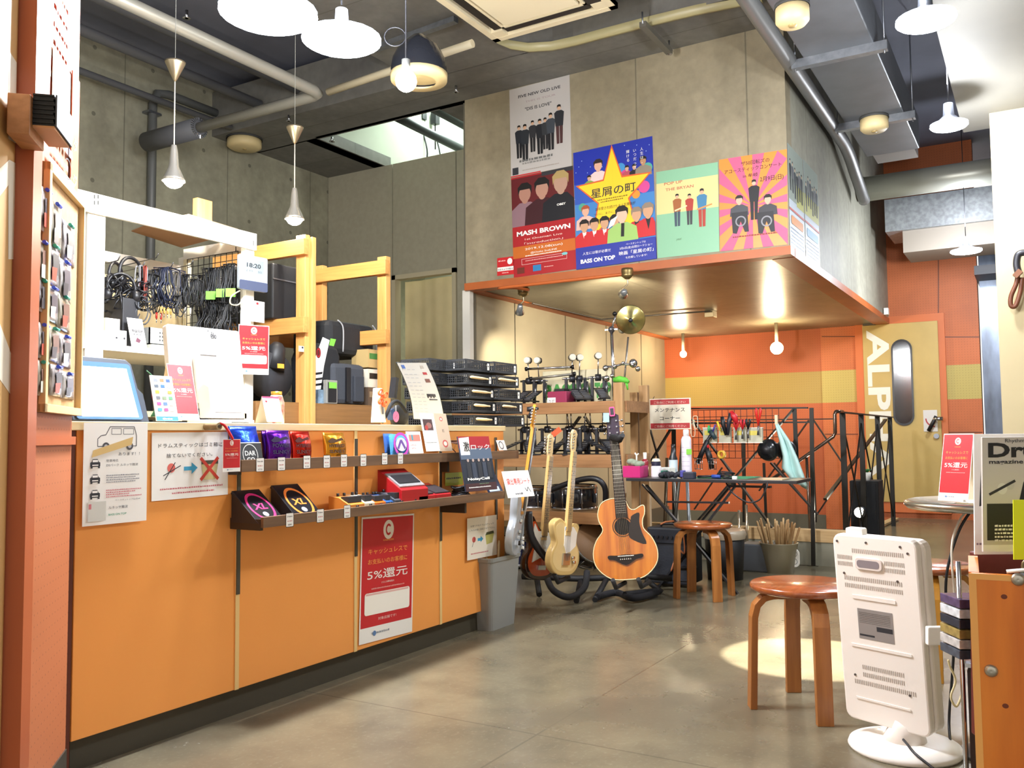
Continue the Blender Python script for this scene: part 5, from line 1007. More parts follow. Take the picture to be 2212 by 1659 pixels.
# air conditioner cassette
zc_ = 3.9; x0, x1, y0, y1 = 4.42, 5.4, 2.36, 3.34; t = thing('ceiling_air_conditioner', 'cream four way cassette air conditioner at the top edge', 'air conditioner', (4.9, 2.85, zc_)); AC = mat('ded0ae', .45)
m = MB(); bw = .05
for q in ((x0, x1, y0, y0+bw), (x0, x1, y1-bw, y1), (x0, x0+bw, y0, y1), (x1-bw, x1, y0, y1)): m.bx(*q, zc_, zc_+.04, AC)
for q in ((x0+.16, x1-.16, y0+.16, y0+.18), (x0+.16, x1-.16, y1-.18, y1-.16), (x0+.16, x0+.18, y0+.16, y1-.16), (x1-.18, x1-.16, y0+.16, y1-.16)): m.bx(*q, zc_, zc_+.04, AC)
for (cx_, cy_) in ((x0, y0), (x0, y1-.14), (x1-.14, y0), (x1-.14, y1-.14)): m.bx(cx_, cx_+.14, cy_, cy_+.14, zc_+.002, zc_+.04, AC)
m.build('frame', t); MB().bx(x0+.2, x1-.2, y0+.2, y1-.2, zc_-.004, zc_+.03, mat('e6d9b8', .5)).build('intake_panel', t)
MB().bx(x0+.02, x1-.02, y0+.02, y1-.02, zc_+.04, zc_+.3, mat('2a2c30', .5)).build('casing', t)
for q in ((x0+.14, x1-.14, y0+.06, y0+.155), (x0+.16, x1-.16, y1-.15, y1-.09), (x0+.09, x0+.15, y0+.16, y1-.16), (x1-.15, x1-.09, y0+.16, y1-.16)): MB().bx(*q, zc_+.006, zc_+.012, mat('211e1a', .5)).build('louvre', t)
# cable tray bars / struts
a = atz(812, 105, 4.0); b = atz(985, 42, 4.0); tg(MB().bar(a, b, .05, .04, GAL).build('strut_channel'), 'galvanised strut channel at the top beside the air conditioner', 'strut')
a = atz(1388, 52, 3.98); b = atz(1446, 112, 3.98); t = thing('strut_channel', 'short hanging strut channel under the slab above the posters', 'strut', a); MB().bar(a, b, .05, .04, mat('6f6c62', .5, .4)).build('channel', t); MB().cyl(a, (a.x, a.y, 4.07), .006, STEEL, n=6).cyl(b, (b.x, b.y, 4.07), .006, STEEL, n=6).build('rod', t); MB().sph(b, .03, CHROME, 8).build('nut', t)
for i, (x, y, zz) in enumerate(((403, 40, 4.0), (985, 200, 3.99), (624, 262, 4.02), (717, 306, 4.02))):
    p = atz(x, y, zz); t = thing('ceiling_sprinkler', 'small chrome sprinkler head %s' % ('near the top left pipe', 'above the posters', 'over the second pendant lamp', 'right of the second pendant lamp')[i], 'sprinkler', p, 'sprinkler heads'); MB().cyl(p, p+Vector((0, 0, .06)), .012, CHROME, n=8).build('stem', t); MB().lathe([(0, 0), (.03, 0), (.028, .006), (0, .006)], p, CHROME, n=10).build('deflector', t)
# pipes and cables seen in the lit space over the partition
for i, (y, z_, r_) in enumerate(((5.9, 4.5, .05), (5.6, 4.62, .05), (5.0, 4.75, .05))): tg(MB().cyl((6.7, y, z_), (9.55, y-.05, z_-.05), r_, mat('3c3e42', .5, .3)).build('service_pipe'), 'dark service pipe seen above the partition, %s' % ('lowest', 'middle', 'highest')[i], 'pipe', 'service pipes above the partition')
for i, (x, y, zz) in enumerate(((840, 262, 4.9), (912, 245, 5.0), (940, 255, 5.0))):
    p = atx(x, y, 8.3+.15*i); t = thing('cable_drop', 'thin black cable with a box hanging above the partition, %s' % ('left', 'middle', 'right')[i], 'cable', p, 'cable drops above the partition'); MB().cyl((p.x, p.y, 4.5), (p.x, p.y, 5.4), .008, BLK, n=6).tube(spl([(p.x, p.y, p.z-.2), (p.x+.02, p.y-.06, p.z-.5), (p.x, p.y, p.z-.8)]), .01, BLK, 6).build('hanging_cable', t); MB().bx(p.x-.04, p.x+.04, p.y-.04, p.y+.04, p.z-.08, p.z+.08, BLK).build('junction_box', t)
light('AREA', 'back_space_light', (8.6, 5.6, 5.3), 70, (.85, 1, .9), 1.0); light('POINT', 'back_space_light', (8.8, 6.0, 2.2), 15, (1, .95, .8), .2)
# spot lights under the box, conduit
OP = mat('c0632f', .45)
a = atz(1118, 622, ZB-.04); b = atz(1352, 592, ZB-.04)
tg(MB().tube(spl([(b.x, b.y, b.z), (b.x, (a.y+b.y)/2, b.z), (b.x, a.y+.12, b.z), (b.x+.05, a.y+.02, b.z), (b.x+.22, a.y-.03, b.z)], 5), .014, OP, 10).build('conduit'), 'orange painted conduit along the lower edge of the poster box', 'conduit')
def spot(lbl, x, y, tgt, power, z=ZB, ls=1.):
    p = atz(x, y, z-.03); t = thing('spotlight', lbl, 'lamp', (p.x, p.y, z-.3), 'small chrome spotlights under the box'); BR = mat('8f7c50', .35, .8)
    MB().lathe([(0, 0), (.045, 0), (.05, -.02), (.045, -.05), (.05, -.06), (.02, -.085), (0, -.085)], (p.x, p.y, z), BR, n=18).build('mount', t)
    q = Vector((p.x, p.y, z-.085)); dw = _R*-.03; h_ = q+Vector((0, 0, -.11))+dw
    MB().tube(spl([q, q+Vector((0, 0, -.04)), q+dw*1.3+Vector((0, 0, -.08)), h_]), .006, mat('b8a888', .3, .8), 8).build('arm', t)
    d = (Vector(tgt)-h_).normalized(); MB().lathe([(0, -.05), (.022, -.045), (.028, 0), (.042, .045), (.038, .046), (.03, .02), (0, .02)], h_, mat('b5bcc2', .2, .7), d, 18).build('reflector', t)
    MB().lathe([(0, .021), (.03, .022), (.0, .0225)], h_, mat('ffe8c0', .4, emit=12 if power else 0), d, 14).build('lamp_face', t)
    if power: light('SPOT', 'spot_glow', h_+d*.06, power, (1, .88, .68), .03, spot_size=radians(85), spot_blend=.9, to=tgt)
spot('small chrome spotlight at the left under the poster box', 1130, 628, (7.4, 4.4, 1.4), 60)
spot('small chrome spotlight under the middle of the box edge, above the cymbal', 1355, 588, tuple(aty(1285, 775, 4.42)), 260)
spot('small chrome spotlight behind the cymbal', 1350, 675, (9.6, 4.4, 1.6), 60)
m = MB(); zc = ZB-.02; a, b = atz(1150, 655, zc), atz(1545, 668, zc); m.tube([atz(1150, 655, zc), atz(1300, 690, zc), atz(1345, 686, zc), atz(1535, 672, zc)], .008, mat('55504a', .4, .5), 8)
tg(m.build('conduit'), 'thin dark conduit crossing the underside of the box', 'conduit')
p = atz(1535, 672, ZB); tg(MB().bx(p.x-.06, p.x+.06, p.y-.05, p.y+.05, ZB-.07, ZB, mat('b8a888', .4, .5)).build('junction_box', bev=.005), 'square metal junction box on the underside of the box', 'junction box')
# two warm bulbs under the box
for i, (x, y, X_, pw) in enumerate(((1678, 752, 10.6, 26), (1476, 765, 11.0, 12))):
    p = atx(x, y, X_); t = thing('ceiling_bulb', ('bright warm bulb near the back wall under the box', 'smaller warm bulb in the left corner under the box')[i], 'lamp', (p.x, p.y, p.z)); r_ = (.075, .045)[i]
    MB().sph(p, r_, mat('ffdc96', .4, emit=(40, 25)[i]), 14).build('bulb', t); MB().cyl((p.x, p.y, p.z+r_*.8), (p.x, p.y, ZB), .02, mat('8a8272', .4, .5)).build('socket', t)
    light('POINT', 'bulb_glow', p+Vector((-.12, 0, -.02)), pw, (1, .82, .56), .06)
# ================================================================ drum hardware rack, guitars, maintenance corner
XR = 5.7; FRk = FX(XR)
def Yx(px, X=XR, py=950): return atx(px, py, X).y
ya, yb2 = Yx(1095), Yx(1330); 
TIMD = woodm('timber_y2', 'a87a4e', '855c36', 1, .55); TIMDZ = woodm('timber_z2', 'b89264', '987042', 2, .55)
t = thing('hardware_rack', 'timber rack of three levels full of drum pedals and drums', 'rack', (XR+.25, (ya+yb2)/2, 0))
lv = []
for (yt, yb_) in ((868, 893), (982, 1010), (1107, 1132)):
    z1 = FRk.px(1250, yt)[1]; z0 = FRk.px(1250, yb_)[1]; lv.append(z1)
    MB().bx(XR-.004, XR+.035, yb2+.0, ya+.5, z0, z1, TIMD).build('front_rail', t, bev=.002)
    MB().bx(XR+.035, XR+.5, yb2, ya+.5, z1-.03, z1-.005, mat('9a7448', .7)).build('deck', t)
for x_ in (XR, XR+.46):
    MB().bx(x_, x_+.04, Yx(1346, XR), Yx(1326, XR), 0, FRk.px(1335, 826)[1], TIMDZ).build('rack_post', t, bev=.002)
MB().bx(XR+.46, XR+.5, Yx(1378, XR+.46), Yx(1362, XR+.46), 0, FRk.px(1335, 826)[1]-.05, TIMDZ).build('rack_post', t)
MB().bx(XR+.045, XR+.455, yb2-.07, yb2-.04, lv[0]-.08, lv[0], TIMD).build('side_rail', t); MB().bx(XR+.045, XR+.455, yb2-.07, yb2-.04, lv[1]-.08, lv[1], TIMD).build('side_rail', t)
def bpedal(c, yaw, lbl, single=None):
    """bass drum pedal: base, hinged foot board, two posts, axle, beater"""
    t = thing('drum_pedal', lbl, 'pedal', c, 'bass drum pedals on the rack'); c = Vector(c); u = Vector((cos(yaw), sin(yaw), 0)); s = Vector((-sin(yaw), cos(yaw), 0)); Z_ = Vector((0, 0, 1))
    G = Fr(c, s, -u) ; MB().prism(Fr(c, u, s), [(-.14, -.045), (.13, -.05), (.13, .05), (-.14, .045)], 0, .008, mat('2b2c30', .4, .5)).build('base_plate', t)
    a = c+u*.12+Z_*.025; b = c-u*.1+Z_*.11; m = MB(); m.bar(a, b, .075, .008, mat('3a3b40', .35, .6), up=Z_)
    d = (b-a); 
    for k in range(5): m.bar(a+d*(.15+.15*k)+Z_*.006-s*.025, a+d*(.15+.15*k)+Z_*.006+s*.025, .008, .004, mat('8a8c92', .3, .8))
    m.build('foot_board', t)
    for sg in (-1, 1): m = MB(); m.bar(c-u*.12+s*.045*sg, c-u*.12+s*.045*sg+Z_*.2, .02, .016, mat('4a4b50', .35, .7)).build('frame_post', t)
    m = MB(); m.cyl(c-u*.12+Z_*.19-s*.075, c-u*.12+Z_*.19+s*.075, .008, CHROME, n=8).cyl(c-u*.12+Z_*.19-s*.02, c-u*.12+Z_*.19+s*.02, .026, mat('3a3b40', .4, .6), n=14).build('axle', t)
    m = MB(); m.cyl(c-u*.12+Z_*.17+s*.06, c-u*.1+Z_*.06+s*.06, .01, mat('707278', .3, .8), n=8).build('spring', t)
    q = c-u*.12+Z_*.2; e = q+Z_*.15+u*.02; m = MB(); m.cyl(q, e, .005, CHROME, n=8).build('beater_shaft', t)
    m = MB(); m.cyl(e-u*.028, e+u*.004, .026, mat('1c1c1f', .5), n=16).cyl(e+u*.004, e+u*.026, .028, mat('e0dccc', .6), r2=.022, n=16).build('beater_head', t)
    m = MB(); m.bar(c+u*.1+Z_*.03, c-u*.11+Z_*.03, .012, .012, BLKM) ; m.build('linkage', t); return t
def deck(px, py, lvl, dx=.2): X = XR+dx; p = atx(px, py, X); return Vector((X, p.y, lv[lvl]-.005))
topd = [(1128, 'black drum pedal at the left of the top level, beater upright', .2), (1150, 'black drum pedal close beside the leftmost one', .2), (1245, 'black drum pedal with big foot board in the middle of the top level', 2.9), (1262, 'black drum pedal directly behind the big foot board', 3.0), (1300, 'black drum pedal at the right of the top level beside the cymbal stand', 2.6)]
for i, (x, l, yw) in enumerate(topd): bpedal(deck(x, 860, 0, .14+.05*(i % 2)), pi+yw*.25, l)
for i, x in enumerate((1105, 1142, 1170, 1205, 1232, 1262, 1290, 1315)): bpedal(deck(x, 975, 1, .12+.06*(i % 2))+Vector((0, 0, 0)), pi+(-.5, .6, .1, -.3, .4, .0, 1.3, .8)[i], 'black drum pedal on the middle level of the rack, %s from the left' % ('first', 'second', 'third', 'fourth', 'fifth', 'sixth', 'seventh', 'eighth')[i])
for i, ((x0, y0), (x1, y1)) in enumerate((((1140, 797), (1235, 793)), ((1150, 818), (1238, 808)))):
    m = MB(); a = atx(x0, y0, XR+.12); b = atx(x1, y1, XR+.2); m.cyl(a, b, .009, CHROME if i == 0 else mat('9a958a', .3, .8), n=8).cyl(a-(b-a).normalized()*.02, a, .016, BLKM, n=8).cyl(b, b+(b-a).normalized()*.02, .016, BLKM, n=8)
    tag(m.build('connecting_rod'), 'chrome double pedal connecting rod across the top level, %s one' % ('upper', 'lower')[i], 'rod', 'double pedal connecting rods')
# green BASS sign, magenta case
G, w, h = f4((1173, 868), (1322, 860), (1176, 803), XR+.42, fn=atx); m = MB(); m.ob(G, 0, w, -.02, h, -.006, 0, mat('d8cfae', .5)); m.lay = .0004; m.text(G, 'BASS', w*.26, h*.1, h*.62, mat('4f9a4a'), wid=w*.5, bold=.06); m.text(G, 'ON TOP', w*.77, h*.1, h*.62, mat('4f9a4a'), wid=w*.44, bold=.06)
tag(m.build('lettered_board'), 'pale board with bulky green letters behind the drum pedals', 'sign')
p = deck(1203, 860, 0, .08); t = thing('parts_case', 'dark magenta case with a white label on the top level of the rack', 'case', p); MB().bx(p.x-.02, p.x+.14, p.y-.09, p.y+.07, p.z, p.z+.09, mat('8e1f48', .5)).build('case_body', t, bev=.006); G = FX(p.x-.0205); m = MB(); a, b = -p.y, p.z+.01; m.rect(G, a-.07, a+.0, b-.005, b+.035, WPAP); m.text(G, 'カポ', a-.035, b, .025, INK, wid=.05, bold=.02); m.build('case_label', t); MB().bx(p.x+.0, p.x+.08, p.y-.06, p.y+.02, p.z+.09, p.z+.11, BLK).build('top_handle', t)
# cymbal and stand
t = thing('cymbal_stand', 'chrome cymbal stand with a small bronze cymbal tilted to the room', 'cymbal stand', (XR+.2, Yx(1322, XR+.2), lv[0]))
X_ = XR+.2; b0 = atx(1327, 870, X_); j = atx(1321, 712, X_); c_ = atx(1362, 690, X_-.06); m = MB(); m.cyl((X_, b0.y, lv[0]), j, .012, CHROME, n=10).build('lower_tube', t); MB().sph(j, .026, mat('6a6a70', .3, .8), 10).bar(j+Vector((0, .05, -.0)), j-Vector((0, .05, 0)), .012, .01, CHROME).build('tilter', t)
MB().cyl(j, atx(1330, 680, X_), .008, CHROME, n=8).cyl(atx(1328, 678, X_), c_, .007, CHROME, n=8).build('boom_arm', t); MB().sph(atx(1328, 678, X_), .018, BLKM, 10).build('boom_joint', t)
ax = (CAM-c_).normalized()+Vector((0, 0, -.12)); MB().lathe([(.0, .022), (.012, .021), (.02, .008), (.1, -.004), (.105, -.006), (.1, -.006), (.02, .005), (0, .018)], c_+ax.normalized()*.02, mat('c3b679', .22, .95, var=.15, scale=30), ax, 36).build('cymbal', t)
MB().lathe([(0, .05), (.014, .048), (.016, .03), (.014, .02)], c_+ax.normalized()*.02, BLK, ax, 12).build('wing_nut', t)
m = MB(); m.cyl(atx(1357, 728, X_+.05), atx(1344, 872, X_+.05), .007, mat('8a8680', .3, .8), n=8); tag(m.build('stand_tube'), 'thin chrome tube leaning behind the cymbal stand', 'tube')
t = thing('clamp_arm', 'chrome multi clamp arm sticking out right of the cymbal stand', 'clamp', atx(1350, 790, X_)); m = MB(); pts = [atx(1309, 792, X_), atx(1326, 792, X_), atx(1345, 786, X_), atx(1370, 788, X_-.05)]
m.tube(pts, .008, CHROME, 8).build('arm', t)
for i, (x, y, r_) in enumerate(((1308, 795, .024), (1328, 792, .02), (1346, 785, .016), (1368, 785, .034), (1378, 797, .02), (1310, 818, .026), (1322, 812, .016))): MB().lathe([(0, -r_*.6), (r_*.7, -r_*.6), (r_, 0), (r_*.7, r_*.6), (0, r_*.6)], atx(x, y, X_-.02), CHROME, (.3+.2*i, 1, .3*(i % 3)), 10).build('clamp', t)
m = MB(); m.tube([atx(1326, 821, X_-.03), atx(1338, 819, X_-.03), atx(1352, 822, X_-.03), atx(1358, 826, X_-.03)], [.018, .024, .022, .012], mat('5fb83a', .7, bump=.6, scale=40), 10).tube([atx(1353, 824, X_-.03), atx(1356, 842, X_-.03)], [.012, .006], mat('5fb83a', .7), 8); tag(m.build('green_cloth'), 'bright green cloth wrapped over the rack post', 'cloth')
# drums on the lower levels
def drum(lbl, px, py, r_, h_, X, z, col='17181d', ax=(0, 0, 1), nl=8):
    y = atx(px, py, X).y; c = Vector((X, y, z)); t = thing('drum', lbl, 'drum', c, 'drums on the rack'); ax = Vector(ax).normalized()
    if ax.z < .9: c = c+Vector((0, 0, r_*.8))
    MB().lathe([(r_*.97, 0), (r_, .005), (r_, h_-.005), (r_*.97, h_)], c, mat(col, .18, coat=.5), ax, 32).build('shell', t); sh = t.children[-1]
    MB().lathe([(0, h_+.004), (r_*.96, h_+.004), (r_*.97, h_)], c, mat('9c7a5a', .5), ax, 32).build('drum_head', t)
    m = MB(); m.lathe([(r_*1.0, h_-.015), (r_*1.04, h_-.015), (r_*1.04, h_+.012), (r_*1.0, h_+.012)], c, CHROME, ax, 32).build('hoop', t); MB().lathe([(r_*1.0, -.005), (r_*1.04, -.005), (r_*1.04, .02), (r_*1.0, .02)], c, CHROME, ax, 32).build('hoop', t)
    u = ax.orthogonal().normalized(); w_ = ax.cross(u)
    for k in range(nl): d = u*cos(2*pi*k/nl)+w_*sin(2*pi*k/nl); MB().bar(c+d*(r_+.01)+ax*h_*.3, c+d*(r_+.01)+ax*h_*.7, .018, .018, mat('3a3b40', .3, .7)).cyl(c+d*(r_+.02)+ax*(h_*.1), c+d*(r_+.02)+ax*(h_*.95), .003, CHROME, n=5).build('lug', sh)
XD = XR+.27
drum('black drum with chrome hoops in the middle of the lower level, largest of the row', 1240, 1080, .165, .17, XD, lv[2]-.0)
drum('black drum at the left of the lower level behind the guitar necks', 1150, 1080, .14, .15, XD, lv[2]-.0)
drum('dark snare drum on the floor level tilted on its side', 1262, 1190, .15, .14, XD-.1, .06, '2a1c18', (-.5, -.75, .45))
drum('blue black drum low at the left behind the sunburst guitar', 1120, 1180, .15, .2, XD, .02, '141a3a')
m = MB(); p = [atx(1165, 1068, XR-.12), atx(1240, 1040, XR-.12), atx(1285, 1034, XR-.12), atx(1306, 1052, XR-.1), atx(1308, 1085, XR-.05)]; m.tube(spl(p, 6), .02, BLK, 10); tag(m.build('padded_tube'), 'thick black padded tube arching over the drums behind the guitars', 'tube')
# ---- guitars
def gframe(bx, by, D1, tx, ty, D2, phi):
    O = atd(bx, by, D1); T_ = atd(tx, ty, D2); v = (T_-O).normalized(); c = Vector((CAM.x-O.x, CAM.y-O.y, 0)).normalized(); c = Matrix.Rotation(phi, 3, 'Z') @ c; n = (c-v*c.dot(v)).normalized(); return Fr(O, v.cross(n), v), (T_-O).length
def elec(lbl, F, L, body, top, guard, neckc, fbc, head, strat=True, capo=False, frets=21):
    s = L/1.0; t = thing('electric_guitar', lbl, 'guitar', F.p(0, 0, 0))
    if strat: out = [(0, 0), (.1, .015), (.158, .08), (.15, .17), (.118, .235), (.13, .3), (.15, .36), (.135, .41), (.1, .4), (.06, .345), (.03, .335), (-.03, .345), (-.07, .38), (-.115, .43), (-.155, .4), (-.14, .3), (-.115, .23), (-.155, .15), (-.15, .07), (-.09, .012)]
    else: out = [(0, 0), (.1, .012), (.16, .08), (.155, .16), (.118, .22), (.12, .28), (.135, .33), (.1, .355), (.06, .33), (.03, .33), (-.03, .36), (-.09, .385), (-.15, .35), (-.14, .28), (-.115, .22), (-.155, .15), (-.155, .07), (-.09, .012)]
    P_ = [(a*s, b*s) for a, b in spl2(out, 4)]
    MB().prism(F, P_, -.022, .022, mat(body, .16, coat=.6), True).build('body', t, bev=.006)
    if top:
        m = MB(); cx_, cy_ = 0, .19*s; m.prism(F, [(a*.86, cy_+(b-cy_)*.86) for a, b in P_], .0221, .0228, mat(top, .16, coat=.6)); m.build('burst_centre', t)
    if guard:
        g = [(-.06, .33), (-.1, .38), (-.12, .3), (-.085, .22), (-.1, .12), (-.02, .15), (.03, .14), (.09, .1), (.11, .2), (.09, .3), (.03, .33)] if strat else [(-.035, .33), (-.03, .2), (.0, .15), (.04, .16), (.1, .2), (.105, .29), (.06, .33)]
        MB().prism(F, [(a*s, b*s) for a, b in g], .0225, .0262, mat(guard, .25)).build('pickguard', t)
    m = MB(); m.prism(F, [(-.028*s, .27*s), (.028*s, .27*s), (.021*s, .85*s), (-.021*s, .85*s)], .012, .03, mat(neckc, .3, coat=.4)); nk = m.build('neck', t, bev=.002)
    m = MB(); m.prism(F, [(-.027*s, .3*s), (.027*s, .3*s), (.02*s, .845*s), (-.02*s, .845*s)], .03, .034, mat(fbc, .35)); m.build('fingerboard', nk)
    m = MB(); m.lay = .0342; y_ = .845*s; sc_ = .648*s; 
    for k in range(1, frets+1): yy = .845*s-sc_*(1-2**(-k/12)); m.rect(F, -.024*s, .024*s, yy-.0012, yy+.0012, mat('5c4a30', .3, .5)); m.lay = .0342
    for k in (3, 5, 7, 9, 12, 15, 17, 19): yy = .845*s-sc_*(1-2**(-(k-.5)/12)); m.ell(F, 0, yy, .004, .004, mat('2a2018' if fbc > 'a' else 'e0dcd0'), 8); m.lay = .0342
    m.build('frets', nk)
    hd = [(-.02, .845), (-.03, .87), (-.034, .9), (-.03, .98), (-.016, 1.0), (.01, .995), (.03, .97), (.022, .94), (.026, .88), (.02, .845)]
    hs = MB().prism(F, [(a*s, b*s) for a, b in hd], .008, .024, mat(head, .3, coat=.4)).build('headstock', t, bev=.002)
    for k in range(6): yy = (.87+.02*k)*s; q = F.p(-.022*s, yy, .024); MB().cyl(q, q+F.n*.01, .004, CHROME, n=8).cyl(F.p(-.032*s, yy, .014), F.p(-.05*s, yy, .014), .003, CHROME, n=6).sph(F.p(-.056*s, yy, .014), .008, CHROME, 8, (1, .6, 1)).build('tuner', hs)
    for yy in ((.12, .19, .26) if strat else (.28,)): MB().ob(F, -.035*s, .035*s, yy*s+.03*s, yy*s+.048*s, .026, .03, mat('e6e2d8' if strat else '8e9096', .3)).build('pickup', t)
    MB().ob(F, -.038*s, .038*s, .07*s, (.1 if strat else .15)*s, .023, .032, CHROME).build('bridge', t)
    m = MB(); 
    for k in range(6): x_ = (-.02+.008*k)*s; m.cyl(F.p(x_, .1*s, .036), F.p(x_*.75, .85*s, .037), .0006, mat('a8a8a8', .3, .8), n=4)
    m.build('strings', t)
    for k in range(3 if strat else 2): q = F.p((.07+.015*k)*s, (.12-.03*k)*s, .026); MB().cyl(q, q+F.n*.014, .009, WHITE if strat else CHROME, n=12).build('control_knob', t)
    return t
F, L = gframe(1212, 1242, 4.95, 1236, 928, 5.05, radians(52)); elec('blond electric guitar with a white pickguard in the middle of the guitar stand', F, L, 'd6b676', 'e2c68c', 'ece6dc', 'd9b678', 'c9a468', 'e3c794', False)
F, L = gframe(1160, 1252, 5.1, 1186, 938, 5.2, radians(48)); elec('sunburst electric guitar with a maple neck, between the white and the blond guitars', F, L, '2a0f0a', 'b8461a', 'ddd6c4', 'd9b678', 'c9a468', 'e3c794', True)
F, L = gframe(1106, 1200, 4.75, 1150, 874, 4.9, radians(77)); elec('pale blue white electric guitar with a dark fingerboard, leftmost on the guitar stand', F, L, 'b4bcc4', None, None, 'd08a2c', '2c1e18', 'd9962e', True)
F, _ = gframe(1152, 874, 4.9, 1165, 800, 4.9, .5); m = MB(); q = atd(1150, 884, 4.88); m.tube([q+_R*-.03, q, q+_R*.035+Vector((0, 0, .005))], [.012, .016, .006], BLK, 8).tube([q, q+Vector((0, 0, -.05))+_R*-.02], .01, BLK, 8); tag(m.build('headstock_tuner'), 'black clip on tuner on the headstock of the leftmost guitar', 'tuner')
q = atd(1203, 934, 5.1); tag(MB().bar(q+_R*-.025+Vector((0, 0, -.015)), q+_R*.02+Vector((0, 0, .02)), .02, .03, mat('e8502a', .5)).build('headstock_tuner'), 'orange clip on tuner between two maple headstocks', 'tuner')
# acoustic guitar
F, L = gframe(1356, 1252, 5.0, 1322, 896, 5.12, radians(-4)); s = L/.98; t = thing('acoustic_guitar', 'natural top cutaway acoustic guitar with a dark pickguard on the stand', 'guitar', F.p(0, 0))
out = [(0, 0), (.1, .012), (.175, .08), (.19, .16), (.165, .235), (.122, .29), (.12, .34), (.135, .375), (.138, .42), (.12, .425), (.08, .405), (.05, .415), (.03, .46), (0, .475), (-.06, .478), (-.115, .455), (-.14, .4), (-.138, .35), (-.12, .295), (-.165, .235), (-.19, .16), (-.175, .08), (-.1, .012)]
P_ = [(a*s, b*s) for a, b in spl2(out, 4)]; WT = NT('spruce_top'); x_ = WT.noise(30, 4, WT.mapv((1.0, 1.0, .04))); WT.col(WT.mix(WT.rng(x_, .35, .7), lin('cf7c26'), lin('ab5816'))); WT.rough(.12); WT.b.inputs['Coat Weight'].default_value = .8
MB().prism(F, P_, -.1, -.002, mat('4a1c14', .15, coat=.7), True).build('sides', t); MB().prism(F, [(a*.985, .235*s+(b-.235*s)*.985) for a, b in P_], -.002, .0005, WT.m, True).build('soundboard', t)
MB().tube([F.p(a, b, 0) for a, b in P_], .0028, mat('ead9a8', .4), 6, True).build('binding', t)
m = MB(); m.lay = .0006; m.ell(F, 0, .31*s, .05*s, .05*s, mat('16100c'), 28); m.ring(F, 0, .31*s, .062*s, .007*s, mat('5a3a20')); m.build('sound_hole', t)
MB().prism(F, [(a*s, b*s) for a, b in spl2([(.05, .345), (.03, .26), (.06, .225), (.13, .2), (.11, .27), (.1, .33), (.105, .385), (.06, .37)], 3)], .0007, .002, mat('2c2420', .15)).build('pickguard', t)
MB().prism(F, [(a*s, b*s) for a, b in spl2([(-.1, .125), (-.1, .145), (-.05, .143), (0, .147), (.05, .143), (.1, .145), (.1, .125), (.06, .115), (0, .085), (-.06, .115)], 3)], .0005, .009, mat('1c1412', .4)).build('bridge', t); MB().ob(F, -.045*s, .05*s, .137*s, .141*s, .009, .012, mat('f0ece0')).build('saddle', t)
m = MB(); 
for k in range(6): m.sph(F.p((-.03+.012*k)*s, .12*s, .01), .0035, mat('d8d0c0'), 8)
m.build('bridge_pins', t)
MB().prism(F, [(-.036*s, .37*s), (.034*s, .37*s), (.027*s, .835*s), (-.027*s, .835*s)], -.02, .006, mat('5a2a1a', .25)).build('neck', t, bev=.002); m = MB(); m.prism(F, [(-.035*s, .362*s), (.035*s, .362*s), (.026*s, .835*s), (-.026*s, .835*s)], .006, .011, mat('241d1b', .4)); m.build('fingerboard', t)
m = MB(); 
for k in range(1, 21): yy = .835*s-.645*s*(1-2**(-k/12)); m.lay = .0112; m.rect(F, -.03*s, .03*s, yy-.001, yy+.001, mat('b8b4a8', .3, .8))
m.build('frets', t)
MB().prism(F, [(a*s, b*s) for a, b in ((-.022, .835), (-.036, .86), (-.038, .975), (-.02, .985), (0, .975), (.02, .985), (.038, .975), (.036, .86), (.022, .835))], -.012, .004, mat('3c3240', .2)).build('headstock', t, bev=.002); hs = t.children[-1]
for sg in (-1, 1):
    for k in range(3): yy = (.87+.036*k)*s; MB().cyl(F.p(sg*.022*s, yy, .004), F.p(sg*.022*s, yy, .014), .005, CHROME, n=8).cyl(F.p(sg*.036*s, yy, -.004), F.p(sg*.05*s, yy, -.004), .003, CHROME, n=6).sph(F.p(sg*.056*s, yy, -.004), .009, CHROME, 8, (.7, .7, 1)).build('tuning_peg', hs)
m = MB()
for k in range(6): x_ = (-.02+.008*k)*s; m.cyl(F.p(x_*1.5, .12*s, .012), F.p(x_*.8, .84*s, .015), .0007, mat('c8c0a8', .3, .8), n=4)
m.build('strings', t)
G = F.sub(.0, .99*s, .004, 0); tag(MB().prism(G, rrect(-.012, .018, -.02, .035, .006), 0, .014, mat('e8508a', .4)).prism(G, rrect(-.007, .013, -.012, .027, .003), .014, .015, INK).build('headstock_tuner', bev=.001), 'pink clip on tuner on top of the acoustic guitar headstock', 'tuner')
G, w, h = f4((1303, 912), (1316, 914), (1303, 892), 5.1, fn=atd); tag(MB().ob(G, 0, w, 0, h, 0, .002, mat('a8c4cc', .6)).build('cleaning_cloth'), 'light blue cloth scrap hanging left of the acoustic headstock', 'cloth')
